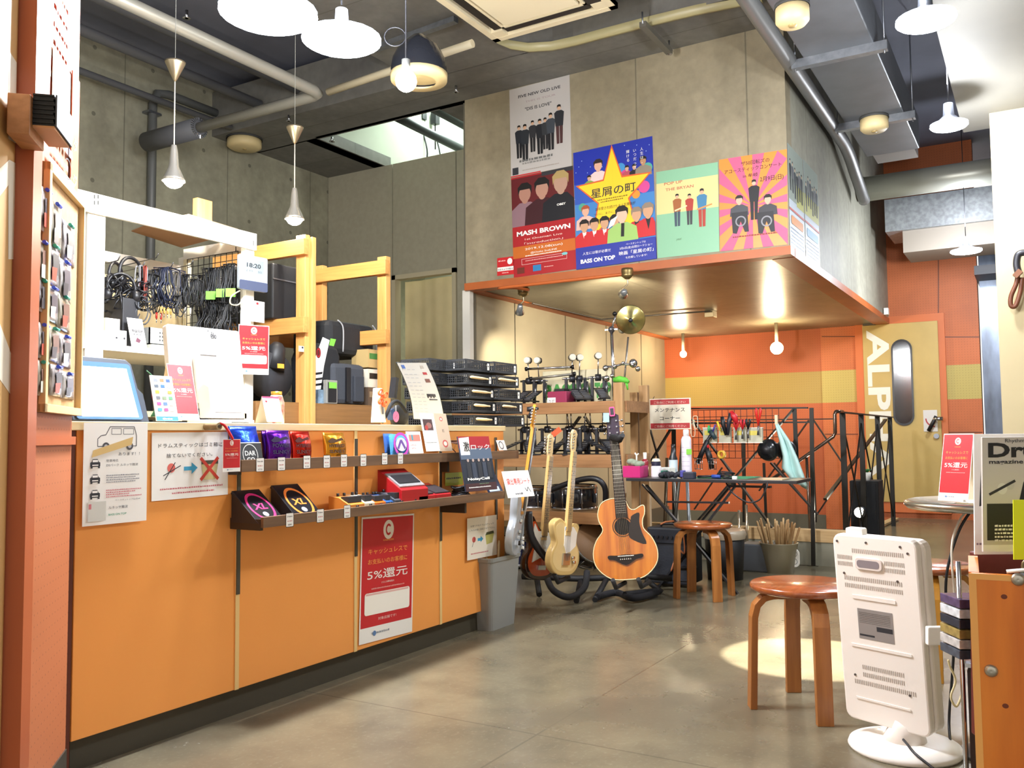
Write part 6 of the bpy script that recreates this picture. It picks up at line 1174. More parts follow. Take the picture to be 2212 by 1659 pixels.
# guitar stand: floor frame, yokes, neck arm
t = thing('guitar_stand', 'black multi guitar stand on the floor holding the four guitars', 'stand', (5.2, 2.5, 0)); FM_ = mat('17171a', .6)
a = atz(1125, 1262, .07); b = atz(1440, 1262, .07); MB().tube([atz(1128, 1245, .1), atz(1250, 1250, .1), atz(1400, 1245, .1), atz(1450, 1250, .08)], .02, FM_, 10).build('support_bar', t); 
for x0, y0, x1, y1 in ((1160, 1262, 1165, 1285), (1255, 1262, 1245, 1298), (1310, 1262, 1285, 1296), (1395, 1262, 1430, 1280)): MB().tube([atz(x0, y0-10, .09), atz(x1, y1, .015)], .018, FM_, 8).build('stand_foot', t)
m = MB(); m.tube(spl([atz(1180, 1245, .14), atz(1195, 1275, .09), atz(1230, 1290, .05), atz(1262, 1270, .08), atz(1268, 1235, .16)], 5), .02, mat('1c1c20', .8), 10).build('strap_loop', t)
MB().tube([atd(1322, 945, 5.08), atd(1338, 948, 5.02), atd(1345, 940, 4.98)], [.02, .024, .014], FM_, 10).build('neck_holder', t); MB().cyl(atd(1330, 945, 5.2), atz(1342, 1235, .1)+Vector((.12, 0, 0)), .014, FM_, n=10).build('upright_tube', t)
for (x, y, D_) in ((1330, 1258, 4.96), (1385, 1256, 4.96), (1205, 1246, 4.92)): p = atd(x, y, D_); MB().tube([p+Vector((.13, 0, -.02)), p+Vector((0, 0, -.03)), p+Vector((-.04, 0, .02))], .013, FM_, 8).build('body_yoke', t)
m = MB(); m.tube(spl([atz(1290, 1290, .03), atz(1330, 1280, .03), atz(1370, 1292, .03), atz(1420, 1278, .03), atz(1350, 1285, .04)], 6), .022, mat('14141a', .85), 8); tag(m.build('guitar_strap'), 'black strap bunched on the floor under the acoustic guitar', 'strap')
m = MB(); m.tube(spl([atd(1142, 1105, 4.98), atd(1148, 1160, 4.95), atd(1180, 1205, 4.97), atd(1200, 1215, 5.0)], 5), .022, BLK, 8); tag(m.build('guitar_strap'), 'glossy black strap hanging over the sunburst guitar', 'strap')
# amplifier behind
a = atz(1412, 1288, 0); b = atz(1500, 1288, 0); t = thing('guitar_amplifier', 'black combo amplifier under the maintenance table behind the acoustic guitar', 'amplifier', (5.75, (a.y+b.y)/2, 0)); ay0, ay1 = atx(1490, 1200, 5.6).y, atx(1398, 1200, 5.6).y
zt = atx(1440, 1140, 5.6).z; MB().bx(5.6, 5.85, ay0, ay1, .02, zt, mat('191c24', .6)).build('cabinet', t, bev=.012); MB().bx(5.592, 5.6, ay0+.02, ay1-.02, .05, zt-.12, mat('23262e', .8, bump=.5, scale=120)).build('speaker_grille', t); m = MB(); 
MB().bx(5.59, 5.6, ay0+.02, ay1-.02, zt-.1, zt-.02, mat('30343c', .4, .4)).build('control_panel', t); cp = t.children[-1]
for k in range(7): p = Vector((5.59, ay0+.05+(ay1-ay0-.1)*k/6, zt-.06)); m.cyl(p, p-Vector((.015, 0, 0)), .009, BLK, n=10)
m.build('control_knobs', cp); MB().tube(spl([(5.65, ay0+.08, zt), (5.65, ay0+.1, zt+.02), (5.65, ay1-.1, zt+.02), (5.65, ay1-.08, zt)]), .008, BLK, 6).build('carry_handle', t)
m = MB(); m.tube(spl([(5.6, ay1-.1, zt+.02), (5.6, (ay0+ay1)/2, zt+.04), (5.58, ay0+.05, zt+.03), (5.56, ay0+.02, zt-.15), (5.55, ay0+.06, .25), (5.52, ay0+.1, .12)], 6), .006, mat('a8643c', .5), 6); tag(m.build('instrument_cable'), 'brown cable lying over the black amplifier and hanging down', 'cable')
# ---- maintenance table
zt = .72; XT = 5.5; yL, yR_ = Yx(1352, XT, 1040), Yx(1743, XT, 1038); t = thing('work_table', 'black folding work table with crossed metal legs under the maintenance sign', 'table', (5.8, (yL+yR_)/2, 0)); TM = mat('26282c', .35, .3)
MB().bx(XT, 5.9, yR_+.06, yL, zt-.02, zt, mat('2b2d31', .3)).build('tabletop', t, bev=.002)
def ontab(x, y, X=None): 
    p = atz(x, y, zt); 
    if X is not None: p = atx(x, y, X); p.z = zt
    return p
FT = FX(XT+.06)
for pts in (((1394, 1048), (1660, 1133)), ) : pass
def fbar(F, p, q, w, mm, nm, par, c=0, d=.012): a, b = F.px(*p, c), F.px(*q, c); MB().bar(F.p(*a, c), F.p(*b, c), w, d, mm).build(nm, par)
for F_, off in ((FX(XT+.08), 0), (FX(XT+.5), 1)):
    for p, q in (((1396, 1048), (1595, 1285)), ((1590, 1048), (1410, 1285))):
        if off: p = (p[0]-8, 1046); q = (q[0]-8, 1262)
        fbar(F_, p, q, .028, TM, 'table_leg', t)
fbar(FX(XT+.08), (1440, 1084), (1575, 1086), .025, TM, 'leg_brace', t); fbar(FX(XT+.08), (1455, 1225), (1505, 1225), .02, TM, 'leg_brace', t)
fbar(FX(XT+.1), (1575, 1050), (1665, 1052), .05, TM, 'hinge_bracket', t)
MB().bar((XT+.08, Yx(1585, XT+.08, 1056), zt-.03), (XT+.5, Yx(1570, XT+.5, 1050), zt-.03), .03, .02, TM).build('cross_rail', t)
for p, q in (((1725, 1045), (1640, 1140)), ((1605, 1060), (1662, 1140))): pass
# things on the table
tag(MB().bx(XT+.12, XT+.45, Yx(1620, XT+.2), Yx(1500, XT+.2), zt, zt+.003, mat('2f8a62', .5)).build('cutting_mat'), 'green cutting mat lying on the right half of the work table', 'mat')
def bottle(lbl, px, X, prof, col, cap=None, capp=None, nm='bottle', wrap=None):
    p = atx(px, 1036, X); c = Vector((X, p.y, zt)); t = thing(nm, lbl, 'bottle', c); MB().lathe(prof, c, mat(col, .3, spec=.6), n=20).build('bottle_body', t)
    if cap: MB().lathe(capp, c, mat(cap, .35), n=16).build('cap', t)
    if wrap: MB().lathe(wrap[1], c, mat(wrap[0], .5), n=20).build('wrap_label', t)
    return t
sc = bottle('tall white spray can with a green tape mark on the work table', 1484, XT+.1, [(0, 0), (.032, 0), (.033, .01), (.033, .255), (.024, .275), (0, .276)], 'd9d4e0', 'f2f2f2', [(.0, .276), (.019, .276), (.019, .315), (.015, .32), (0, .32)], 'spray_can')
c = sc.location; G = frot(c+Vector((-.033, -.012, .16)), pi); m = MB(); m.ob(G, -.0, .036, -.004, .032, .0, .002, mat('7fc846', .6)); m.build('green_tape', sc)
m = MB(); 
for k in range(6): m.lathe([(.0335, .05+.03*k), (.0335, .052+.03*k)], c, mat('a8a0b4', .5), a0=pi*.7, a1=pi*1.3, n=10)
m.build('printed_lines', sc)
bottle('dark bottle with pale blue label behind the spray can', 1455, XT+.45, [(0, 0), (.03, 0), (.03, .12), (.018, .15), (.012, .2), (0, .2)], '22242a', '1a1a1c', [(.013, .195), (.013, .22), (0, .22)], 'bottle', ('c4d4dc', [(.031, .02), (.031, .11)]))
bottle('white bottle with a navy band and lettering left on the work table', 1418, XT+.15, [(0, 0), (.034, 0), (.035, .01), (.035, .07), (.03, .078), (0, .08)], 'ece6ea', 'e8dfc0', [(0, .128), (.022, .126), (.026, .118), (.03, .11), (.03, .08)], 'bottle', ('23223a', [(.0312, .078), (.0312, .108)]))
bottle('dark red capped bottle behind the magenta box', 1394, XT+.3, [(0, 0), (.025, 0), (.025, .1), (.014, .12), (0, .12)], '8a2830', 'ece8dc', [(.012, .12), (.013, .165), (0, .165)])
a, b = Yx(1386, XT+.1), Yx(1352, XT+.1); p0 = Vector((XT+.1, (a+b)/2, zt)); t = thing('desk_box', 'magenta box full of cloth and brushes at the left end of the work table', 'box', p0)
MB().bx(XT+.06, XT+.2, a, b+.01, zt, zt+.078, mat('c41e72', .5)).build('box_body', t, bev=.003); m = MB()
for k in range(7): m.sph((XT+.08+.015*k, a+.02+(b-a)*((k*.37) % 1)*.8, zt+.09+.008*(k % 3)), .026, mat('8e9a86', .9, bump=.7, scale=30), 8, (1, 1.2, .8))
m.build('folded_cloths', t); p = Vector((XT+.12, (a+b)/2-.01, zt+.1)); MB().tube([p, p+Vector((0, 0, .05)), p+Vector((0, .012, .065))], .006, WHITE, 6).tube([p+Vector((0, 0, .045)), p+Vector((0, -.015, .062))], .005, WHITE, 6).build('white_figurine', t)
tag(MB().bx(XT+.3, XT+.42, Yx(1450, XT+.35), Yx(1425, XT+.35), zt, zt+.06, mat('e6ece8', .4)).build('plastic_tub', bev=.005), 'white and green tub behind the navy banded bottle', 'tub')
tag(MB().bx(XT+.08, XT+.12, Yx(1440, XT+.1), Yx(1428, XT+.1), zt, zt+.05, mat('1f6a5a', .4)).build('small_bottle', bev=.004), 'small dark green bottle in front of the white tub', 'bottle')
m = MB(); r = random.Random(9); 
for k in range(9): y = Yx(1427+5*k, XT+.06); m.sph((XT+.06+.02*sin(k), y, zt+.02+.008*(k % 2)), .022, mat('23242c', .8, bump=.6, scale=30), 8, (1, 1, .85))
tag(m.build('dark_pouch'), 'dark crumpled pouch lying in front of the bottles on the work table', 'pouch')
a, b = Yx(1502, XT+.05), Yx(1478, XT+.05); t = thing('tool_battery', 'navy and black power tool battery in front of the spray can', 'tool', (XT+.04, (a+b)/2, zt)); MB().bx(XT+.005, XT+.06, a, b, zt, zt+.045, mat('24283a', .5)).build('battery_body', t, bev=.006); MB().bx(XT+.01, XT+.055, b-.005, b+.02, zt+.01, zt+.055, mat('4a4a9a', .4)).build('blue_collar', t, bev=.005)
t = thing('soldering_iron', 'black and blue soldering iron lying on the work table', 'tool', (XT+.1, Yx(1530, XT+.1), zt)); y0, y1, y2 = Yx(1505, XT+.1), Yx(1536, XT+.1), Yx(1555, XT+.1); MB().cyl((XT+.1, y0, zt+.012), (XT+.1, y1, zt+.015), .008, BLK, n=8).build('iron_tip', t); MB().cyl((XT+.1, y1, zt+.015), (XT+.1, y2, zt+.014), .012, mat('2a4aa0', .4), n=10).build('handle_grip', t)
m = MB(); c = Vector((XT+.12, Yx(1568, XT+.12), zt)); 
for k in range(6): m.tube([c+Vector((.03*cos(u), .035*sin(u)*(1+.1*k), .008+.006*k+.008*sin(u+k))) for u in (2*pi*j/14 for j in range(14))], .004, BLK, 5, True)
tag(m.build('coiled_cable'), 'coiled black power cord beside the soldering iron', 'cord'); tag(MB().bx(XT+.05, XT+.07, Yx(1590, XT+.06), Yx(1580, XT+.06), zt, zt+.02, WHITE).build('power_plug', bev=.003), 'white plug lying at the end of the coiled cord', 'plug')
tag(MB().bx(XT+.02, XT+.2, Yx(1690, XT+.05), Yx(1648, XT+.05), zt, zt+.008, mat('c9b08a', .6)).build('wooden_block', bev=.001), 'thin pale wooden board at the right end of the work table', 'board')
m = MB(); m.tube(spl([ontab(1565, 1040, XT+.1), atx(1580, 1062, XT-.01), atx(1612, 1084, XT-.01), atx(1640, 1080, XT-.01), atx(1655, 1055, XT-.01), atx(1658, 1042, XT)]), .005, BLK, 6); tag(m.build('drooping_cable'), 'thin black cord drooping below the front edge of the work table', 'cord')
# ---- railings
RM = mat('2a2824', .4, .5); XL_ = 6.93; F1 = FX(XL_)
def rail(F, segs, par, c=0):
    for p, q, w, nm in segs: a, b = F.px(*p, c), F.px(*q, c); MB().bar(F.p(*a, c), F.p(*b, c), w, .012, RM).build(nm, par)
t = thing('stair_railing', 'black steel railing with diagonal braces behind the work table', 'railing', (XL_, 2.8, 0))
rail(F1, [((1060, 886), (1745, 881), .03, 'top_rail'), ((1060, 917), (1760, 912), .014, 'lower_rail'), ((1753, 881), (1757, 1222), .03, 'rail_post'), ((1716, 881), (1723, 1045), .03, 'rail_post'), ((1398, 915), (1399, 1190), .035, 'rail_post'), ((1455, 912), (1458, 1180), .035, 'rail_post'), ((1714, 884), (1482, 1155), .045, 'diagonal_brace'), ((1495, 906), (1668, 1140), .04, 'diagonal_brace'), ((1450, 925), (1398, 1010), .04, 'diagonal_brace'), ((1253, 900), (1175, 1010), .045, 'diagonal_brace'), ((1263, 900), (1330, 1005), .045, 'diagonal_brace'), ((1395, 915), (1383, 960), .02, 'diagonal_brace'), ((1401, 915), (1425, 1000), .02, 'diagonal_brace'), ((1665, 1000), (1767, 1112), .03, 'diagonal_brace')], t)
F3 = FX(10.2); t = thing('stair_railing', 'thin black railing at the far side of the stairwell', 'railing', (10.2, 2.6, 0))
rail(F3, [((1400, 909), (1800, 905), .03, 'top_rail'), ((1752, 908), (1762, 1128), .03, 'rail_post'), ((1747, 908), (1640, 1060), .045, 'diagonal_brace'), ((1758, 908), (1828, 1012), .045, 'diagonal_brace'), ((1766, 1110), (1826, 1020), .045, 'diagonal_brace'), ((1764, 1110), (1672, 1000), .04, 'diagonal_brace'), ((1606, 908), (1608, 1128), .04, 'rail_post'), ((1650, 1000), (1655, 1125), .03, 'rail_post'), ((1560, 1010), (1500, 1100), .035, 'diagonal_brace'), ((1570, 1010), (1640, 1100), .035, 'diagonal_brace')], t)
t = thing('stair_railing', 'black railing of tall flat posts in front of the yellow door', 'railing', (8.8, 1.42, 0)); F4_ = FY(1.42); ztr = 1.18
def py_(px, py): a = F4_.px(px, py); return a[0]
pxs = [(1820, 1827), (1860, 1869), (1895, 1901), (1922, 1928)]
X_s = [py_(a, 900) for a, b in pxs]
MB().bar((X_s[0]-.25, 1.42, ztr), (X_s[-1]+.15, 1.42, ztr), .04, .012, RM).build('top_rail', t)
for x in X_s: MB().bar((x, 1.42, 0), (x, 1.42, ztr), .02, .045, RM, up=(0, 1, 0)).build('rail_post', t)
for x0, x1 in zip(X_s, X_s[1:]): MB().bar((x0, 1.42, ztr-.08), (x1, 1.42, .1), .012, .012, RM).build('cross_wire', t); MB().bar((x1, 1.42, ztr-.08), (x0, 1.42, .1), .012, .012, RM).build('cross_wire', t)
MB().bar((X_s[-1]-.1, 1.45, ztr-.03), (X_s[0]+.1, 1.6, .45), .03, .02, RM).build('diagonal_brace', t)
t = thing('stair_handrail', 'bent steel handrail sloping down into the stairwell', 'handrail', atx(1804, 900, 7.4)); pts = [atx(1820, 889, 7.55), atx(1806, 889, 7.4), atx(1803, 895, 7.4), atx(1804, 935, 7.4), atx(1800, 943, 7.4), atx(1722, 998, 7.3), atx(1660, 1040, 7.2)]; MB().tube(pts, .014, mat('6a5a50', .2, .8), 8).build('handrail_tube', t)
MB().cyl(atx(1742, 985, 7.35), Vector((7.35, atx(1750, 1100, 7.35).y, 0)), .012, mat('6a5a50', .25, .8), n=8).build('handrail_post', t)
for i, (x, y) in enumerate(((1596, 1102), (1612, 1090))): a = atx(x, y, 6.9); tag(MB().cyl(a, (a.x, a.y, 0), .011, mat('b8a890', .2, .8), n=8).build('steel_tube'), 'upright steel tube behind the black bucket, %s one' % ('left', 'right')[i], 'tube', 'upright steel tubes by the black bucket')
# curb of the stairwell
m = MB(); m.bx(7.03, 7.1, 1.2, 4.4, .0, .18, mat('8d8a78', .6, var=.2, scale=4)).bx(7.02, 7.12, 1.2, 4.4, .18, .27, woodm('curb_wood', 'c9a878', 'ae8c5c', 1, .6)); struct(m.build('trim_stairwell_curb'))
# wire grid with tools
GX = 6.78; FG = FX(GX); t = thing('wire_grid', 'wire grid panel hanging on the stair railing behind the work table', 'wire grid', (GX, 2.3, 1)); a0, b0 = FG.px(1495, 887); a1, b1 = FG.px(1685, 990); m = MB(); GM = mat('4a2c22', .5, .4)
for k in range(15): x = a0+(a1-a0)*k/14; m.cyl(FG.p(x, b1), FG.p(x, b0), .0025, GM, n=5)
for k in range(8): y = b1+(b0-b1)*k/7; m.cyl(FG.p(a0, y), FG.p(a1, y), .0025, GM, n=5)
m.build('grid_wires', t)
for i, (x0, x1) in enumerate(((1519, 1547), (1553, 1578), (1585, 1612), (1616, 1646))):
    FH = FX(GX-.08); a, b = FH.px(x0, 957); a_, b_ = FH.px(x1, 923); t = thing('mesh_pen_cup', 'white mesh cup of tools with yellow tape on the grid, %s' % ('leftmost', 'second from the left', 'third from the left', 'rightmost')[i], 'cup', FH.p((a+a_)/2, b), 'white mesh tool cups on the grid'); MC = mat('cfcfb8', .5, alpha=.82)
    MB().ob(FH, a, a_, b, b_, -.03, 0, MC).build('cup_body', t); MB().ob(FH, a-.003, a_+.003, b_-.006, b_, -.032, .002, WHITE).ob(FH, a-.003, a_+.003, b, b+.005, -.032, .002, WHITE).build('cup_rim', t); m = MB(); m.rect(FH.sub(0, 0, .001), a+.012, a_-.02, b+(b_-b)*.5, b_-.025, mat('e0d060', .6)); m.build('yellow_tape', t)
def gt(lbl, nm, fn, cat='tool'): m = MB(); fn(m); tag(m.build(nm), lbl, cat)
P_ = lambda x, y: atx(x, y, GX-.11)
RP = mat('c0202a', .4)
def plier(m, x, y, sp, c, L=22):
    m.tube([P_(x, y+L), P_(x-sp, y+6), P_(x-sp*.8, y)], [.005, .011, .007], c, 8).tube([P_(x, y+L), P_(x+sp, y+6), P_(x+sp*.8, y)], [.005, .011, .007], c, 8).tube([P_(x, y+L), P_(x, y+L+20)], [.006, .01], STEEL, 6)
gt('large red handled cutter standing in the second mesh cup', 'wire_cutter', lambda m: (m.tube([P_(1568, 940), P_(1562, 915), P_(1560, 900)], [.01, .02, .014], BLK, 8).tube([P_(1572, 940), P_(1574, 915), P_(1580, 892)], [.01, .018, .02], mat('2a2a34', .4), 8).tube([P_(1578, 890), P_(1586, 900), P_(1592, 915)], [.018, .026, .016], RP, 8)))
gt('red handled pliers standing in the third mesh cup', 'pliers', lambda m: (plier(m, 1590, 908, 4, RP), plier(m, 1604, 906, 4, RP)))
gt('black handled pliers leaning between the third and fourth cups', 'pliers', lambda m: plier(m, 1616, 905, 4, BLK))
gt('long red handled pliers standing in the rightmost mesh cup', 'pliers', lambda m: plier(m, 1638, 882, 5, mat('d82c24', .4), 38))
gt('yellow marker in the second mesh cup', 'marker', lambda m: m.cyl(P_(1549, 910), P_(1556, 930), .008, mat('e0c830', .4), n=8), 'pen')
gt('green capped pen in the first mesh cup', 'pen', lambda m: m.cyl(P_(1531, 919), P_(1531, 935), .009, mat('3ab060', .4), n=8), 'pen')
gt('violet capped pen in the first mesh cup', 'pen', lambda m: m.cyl(P_(1545, 917), P_(1540, 932), .007, mat('4a3a9a', .4), n=8), 'pen')
def fr_(m): m.cyl(P_(1535, 940), P_(1520, 965), .012, mat('3a3a3e', .3, .6), n=10).cyl(P_(1528, 952), P_(1507, 1000), .02, BLK, n=12).cyl(P_(1534, 930), P_(1545, 948), .017, mat('2a4048', .4), n=12)
gt('black handled peg winder hanging below the first mesh cup', 'peg_winder', fr_)
for i, (x, y) in enumerate(((1509, 1005), (1539, 1005))):
    c = P_(x, y); c.z = max(c.z, zt+.06); t = thing('wire_holder', 'small wire tool holder below the mesh cups, %s one' % ('left', 'right')[i], 'holder', c-Vector((0, 0, .05)), 'wire holders on the grid'); m = MB()
    for z_ in (-.04, 0, .04): m.tube([c+Vector((.03*cos(u), .03*sin(u), z_)) for u in (2*pi*k/12 for k in range(12))], .002, CHROME, 5, True)
    for k in range(8): u = 2*pi*k/8; m.cyl(c+Vector((.03*cos(u), .03*sin(u), -.045)), c+Vector((.03*cos(u), .03*sin(u), .045)), .0018, CHROME, n=4)
    m.build('wire_cage', t)
gt('black and red screwdriver set in the right wire holder', 'screwdriver', lambda m: m.tube([P_(1525, 965), P_(1532, 985), P_(1538, 1012)], [.016, .024, .018], BLK, 10).tube([P_(1525, 955), P_(1530, 968)], [.01, .014], RP, 8))
q = atx(1559, 982, GX-.13); tag(MB().lathe([(.018, -.014), (.032, -.014), (.032, .014), (.018, .014), (.018, -.014)], q, mat('e3b23c', .5), (-1, .3, 0), 24).build('tape_roll'), 'roll of yellow masking tape hanging on the grid', 'tape')
for i, (x, y) in enumerate(((1502, 915), (1496, 932))): G = FX(GX-.05); a, b = G.px(x, y); pts = [G.p(a+dx, b+dy) for dx, dy in ((-.018, -.02), (-.018, .05), (-.0, .06), (.018, .05), (.018, -.03), (0, -.04), (-.01, -.03), (-.01, .03))]; tag(MB().tube(spl(pts, 3), .003, mat('e0d8bc', .4), 6).build('large_clip'), 'large cream wire clip %s the maintenance sign corner' % ('right of', 'below')[i], 'clip', 'large clips on the grid')
# maintenance sign
G, w, h = f4((1403, 928), (1493, 922), (1400, 862), 6.7, fn=atx); t = thing('hanging_sign', 'white and red sign reading maintenance corner above the work table', 'sign', G.p(w/2, 0)); m = MB(); m.ob(G, 0, w, 0, h, -.004, 0, mat('f4ead4', .5)); R2 = mat('c03a3e', .5)
m.rect(G, w*.03, w*.97, h*.8, h*.97, R2); m.rect(G, w*.03, w*.97, h*.03, h*.2, R2)
for y in (.84, .07): m.text(G, 'ご自由にご利用ください', w*.5, h*y, h*.09, mat('f4d8c8'), wid=w*.76)
m.text(G, 'メンテナンス', w*.5, h*.57, h*.15, INK, wid=w*.72, bold=.025); m.text(G, 'コーナー', w*.5, h*.3, h*.15, INK, wid=w*.48, bold=.025); m.build('sign_board', t)
m = MB(); m.tube([G.p(w*.1, h), G.p(w*.1, h+.02, -.03)], .003, BLK, 5).build('sign_hook', t)
# headphones / helmet shape and towel
t = thing('black_ear_muffs', 'black ear muffs hanging on the railing left of the towel', 'ear muffs', atx(1665, 975, 6.75)); q = atx(1660, 972, 6.75); MB().lathe([(0, -.05), (.07, -.045), (.085, 0), (.07, .045), (0, .06)], q, mat('17191c', .2), (-1, .15, 0), 24).build('ear_cup', t); MB().lathe([(0, .06), (.035, .06), (.04, .04)], q, BLK, (-1, .15, 0), 16).build('cup_cap', t); MB().lathe([(0, -.05), (.07, -.045), (.08, 0), (.06, .04), (0, .05)], q+Vector((.1, -.1, 0)), mat('22262c', .4), (-1, .15, 0), 24).build('ear_cup', t)
FTW = FX(6.7)
def tp(x, y, c=0): a, b = FTW.px(x, y, c); return FTW.p(a, b, c)
t = thing('towel', 'pale turquoise towel pegged to the railing at the right end of the table', 'towel', tp(1740, 1050)); TW = mat('b8dcd8', .9, var=.08, scale=10)
rows_ = [((1675, 915), (1680, 915), 0), ((1684, 950), (1705, 952), .02), ((1692, 985), (1722, 990), .03), ((1690, 1010), (1735, 1025), .04), ((1704, 1028), (1744, 1048), .03), ((1718, 1042), (1743, 1056), .0)]
vv = []; n = 10
for (l, r_, d) in rows_:
    for k in range(n+1): u = k/n; vv.append(tp(l[0]+(r_[0]-l[0])*u, l[1]+(r_[1]-l[1])*u, .0+d*sin(u*9)*.8+d))
m = MB(); m.add(vv, [(i*(n+1)+k, i*(n+1)+k+1, (i+1)*(n+1)+k+1, (i+1)*(n+1)+k) for i in range(len(rows_)-1) for k in range(n)], TW, True); o = m.build('towel_cloth', t); md = o.modifiers.new('s', 'SOLIDIFY'); md.thickness = .006
q = tp(1677, 908); MB().bar(q+Vector((0, 0, -.03)), q+Vector((0, 0, .04)), .02, .02, mat('e2cfae', .5)).build('clothes_peg', t)
# floor things by the railing
p = atz(1684, 1236, 0); t = thing('stick_bucket', 'pale galvanised bucket full of used drumsticks beside the railing post', 'bucket', p); MB().lathe([(0, 0), (.1, 0), (.135, .21), (.14, .215), (.13, .215), (.1, .03), (0, .03)], p, mat('b0a890', .4, .3), n=32).build('bucket_body', t)
q = p+_R*.11+Vector((-.03, -.02, .12)); m = MB(); G = frot(q+Vector((-.02, 0, -.08)), pi-.3, .0); m.prism(G, stad(0, .07, .035, .13), 0, .01, WHITE); m.ring(G.sub(0, .1, .01), 0, 0, .022, .005, GREY); m.ring(G.sub(0, .045, .01), 0, 0, .022, .005, GREY); m.build('bucket_label', t)
r = random.Random(11); SKM = woodm('drumstick_old', 'c9a878', '94683c', 2, .6, False)
for k in range(24):
    a = 2*pi*k/24*1.0+r.uniform(-.1, .1); rr = r.choice((.05, .085, .1)); b = p+Vector((rr*.6*cos(a), rr*.6*sin(a), .04)); e = p+Vector((rr*1.5*cos(a), rr*1.5*sin(a), .36+r.uniform(-.03, .03)))
    tag(MB().tube([b, e-(e-b).normalized()*.01, e], [.008, .008, .005], SKM, 7).build('drumstick'), 'worn drumstick standing in the pale bucket by the railing', 'drumstick', 'used drumsticks in the pale bucket')
p = atz(1567, 1250, 0); t = thing('black_bin', 'black round bin lined with a pale plastic bag under the work table', 'bin', p); MB().lathe([(0, 0), (.12, 0), (.14, .33), (.13, .33), (.11, .02)], p, mat('1d1f24', .5), n=28).build('bin_body', t); m = MB(); m.lathe([(.142, .28), (.15, .31), (.143, .34), (.1, .335), (.05, .33), (0, .32)], p, mat('bdb09c', .3, bump=1., scale=20), n=28).build('bag_liner', t)
a = atz(1512, 1270, 0)+Vector((.45, 0, 0)); tag(MB().bx(a.x, a.x+.2, a.y-.1, a.y+.1, 0, .25, mat('3c4148', .6)).build('storage_box', bev=.01), 'dark grey box on the floor left of the black bin', 'box')
a = atz(1625, 1240, 0)+Vector((.1, 0, 0)); tag(MB().bx(a.x, a.x+.2, a.y-.12, a.y+.12, 0, .2, mat('595c60', .6)).build('storage_box', bev=.01), 'mid grey box on the floor right of the black bin', 'box')
m = MB(); a = atz(1590, 1225, 0); 
t = thing('plastic_stick_tip', 'white plastic funnel behind the stool', 'funnel', atz(1616, 1225, 0)); MB().lathe([(0, 0), (.05, 0), (.02, .05), (.015, .1)], atz(1616, 1226, 0)+Vector((.0, 0, .0)), WHITE, n=16).build('funnel_body', t)
# leaning poles behind the maintenance table
for i, (x0, y0, x1, y1, c_) in enumerate(((1436, 990, 1432, 1200, '5a4a34'), (1446, 990, 1470, 1190, '9a958a'), (1478, 1010, 1492, 1200, '8a8f94'), (1470, 950, 1448, 1200, '4a4840'))):
    a = atx(x0, y0, 6.7); b = atz(x1, y1+25, 0); b.x = 6.55; b.z = 0; tag(MB().cyl((6.75, a.y, a.z), (6.55, atx(x1, 1150, 6.55).y, 0), .014, mat(c_, .35, .5), n=8).build('metal_pole'), 'metal pole leaning on the railing behind the table, %s from the left' % ('first', 'third', 'last', 'second')[i], 'pole', 'poles leaning behind the table')
# floor speaker, plant, spotlight
p = atx(1872, 1090, 8.9); t = thing('speaker_box', 'black speaker box standing behind the flat railing posts', 'speaker', (8.9, p.y, 0)); y = p.y; zt_ = atx(1872, 1037, 8.9).z
struct(sbox('floor_landing', 7.9, 9.6, 1.5, 2.25, -.05, 0, WELL)) if False else None
MB().bx(8.75, 9.05, y-.13, y+.12, 0, zt_, mat('141518', .6)).build('cabinet', t, bev=.008); MB().bx(8.74, 8.75, y-.11, y+.1, .03, zt_-.03, mat('1e2024', .8)).build('grille', t)
q = atx(1873, 1036, 8.85); q.z = zt_; t = thing('potted_plant', 'tiny green plant in a white pot on the black speaker box', 'plant', q); MB().lathe([(0, 0), (.03, 0), (.038, .075), (.03, .075), (0, .065)], q, WHITE, n=16).build('plant_pot', t); m = MB()
for k in range(12): a = 2*pi*k/12; m.tube([q+Vector((0, 0, .07)), q+Vector((.025*cos(a), .025*sin(a), .1)), q+Vector((.04*cos(a), .04*sin(a), .095))], [.006, .008, .002], mat('2f7a3a', .6), 5)
m.build('leaves', t)
q = atx(1857, 1107, 8.5); t = thing('floor_spotlight', 'small black floor spotlight shining toward the room beside the railing', 'lamp', (q.x, q.y, 0)); MB().cyl(q+Vector((.12, 0, 0)), q, .05, BLK, n=18).build('lamp_can', t); d = Vector((-1, -.15, -.05)); MB().lathe([(0, .001), (.045, .001), (0, .004)], q+Vector((-.002, 0, 0)), mat('fff0d0', .4, emit=50), d, 18).build('lamp_face', t); MB().cyl(q+Vector((.05, 0, -.05)), (q.x+.05, q.y, 0), .012, BLK, n=8).lathe([(0, 0), (.07, 0), (.07, .012), (0, .012)], (q.x+.05, q.y, 0), BLK, n=18).build('lamp_foot', t)
light('SPOT', 'floor_spot_glow', q+Vector((-.05, -.005, 0)), 60, (1, .9, .7), .03, spot_size=radians(80), spot_blend=.4, to=(4, .8, .2))
MB().bx(0, .01, 0, .01, 0, .01, BLK) if False else None
o = MB(); o.bx(7.9, 9.6, 1.5, 2.3, -.05, -.001, WELL); struct(o.build('floor_landing'))
m = MB(); a = atz(1875, 1146, .02); b = atz(1934, 1120, .02); m.bar(a, b, .08, .02, mat('c4ae84', .6)); tag(m.build('wooden_plank'), 'pale plank lying on the floor through the flat railing posts', 'plank')
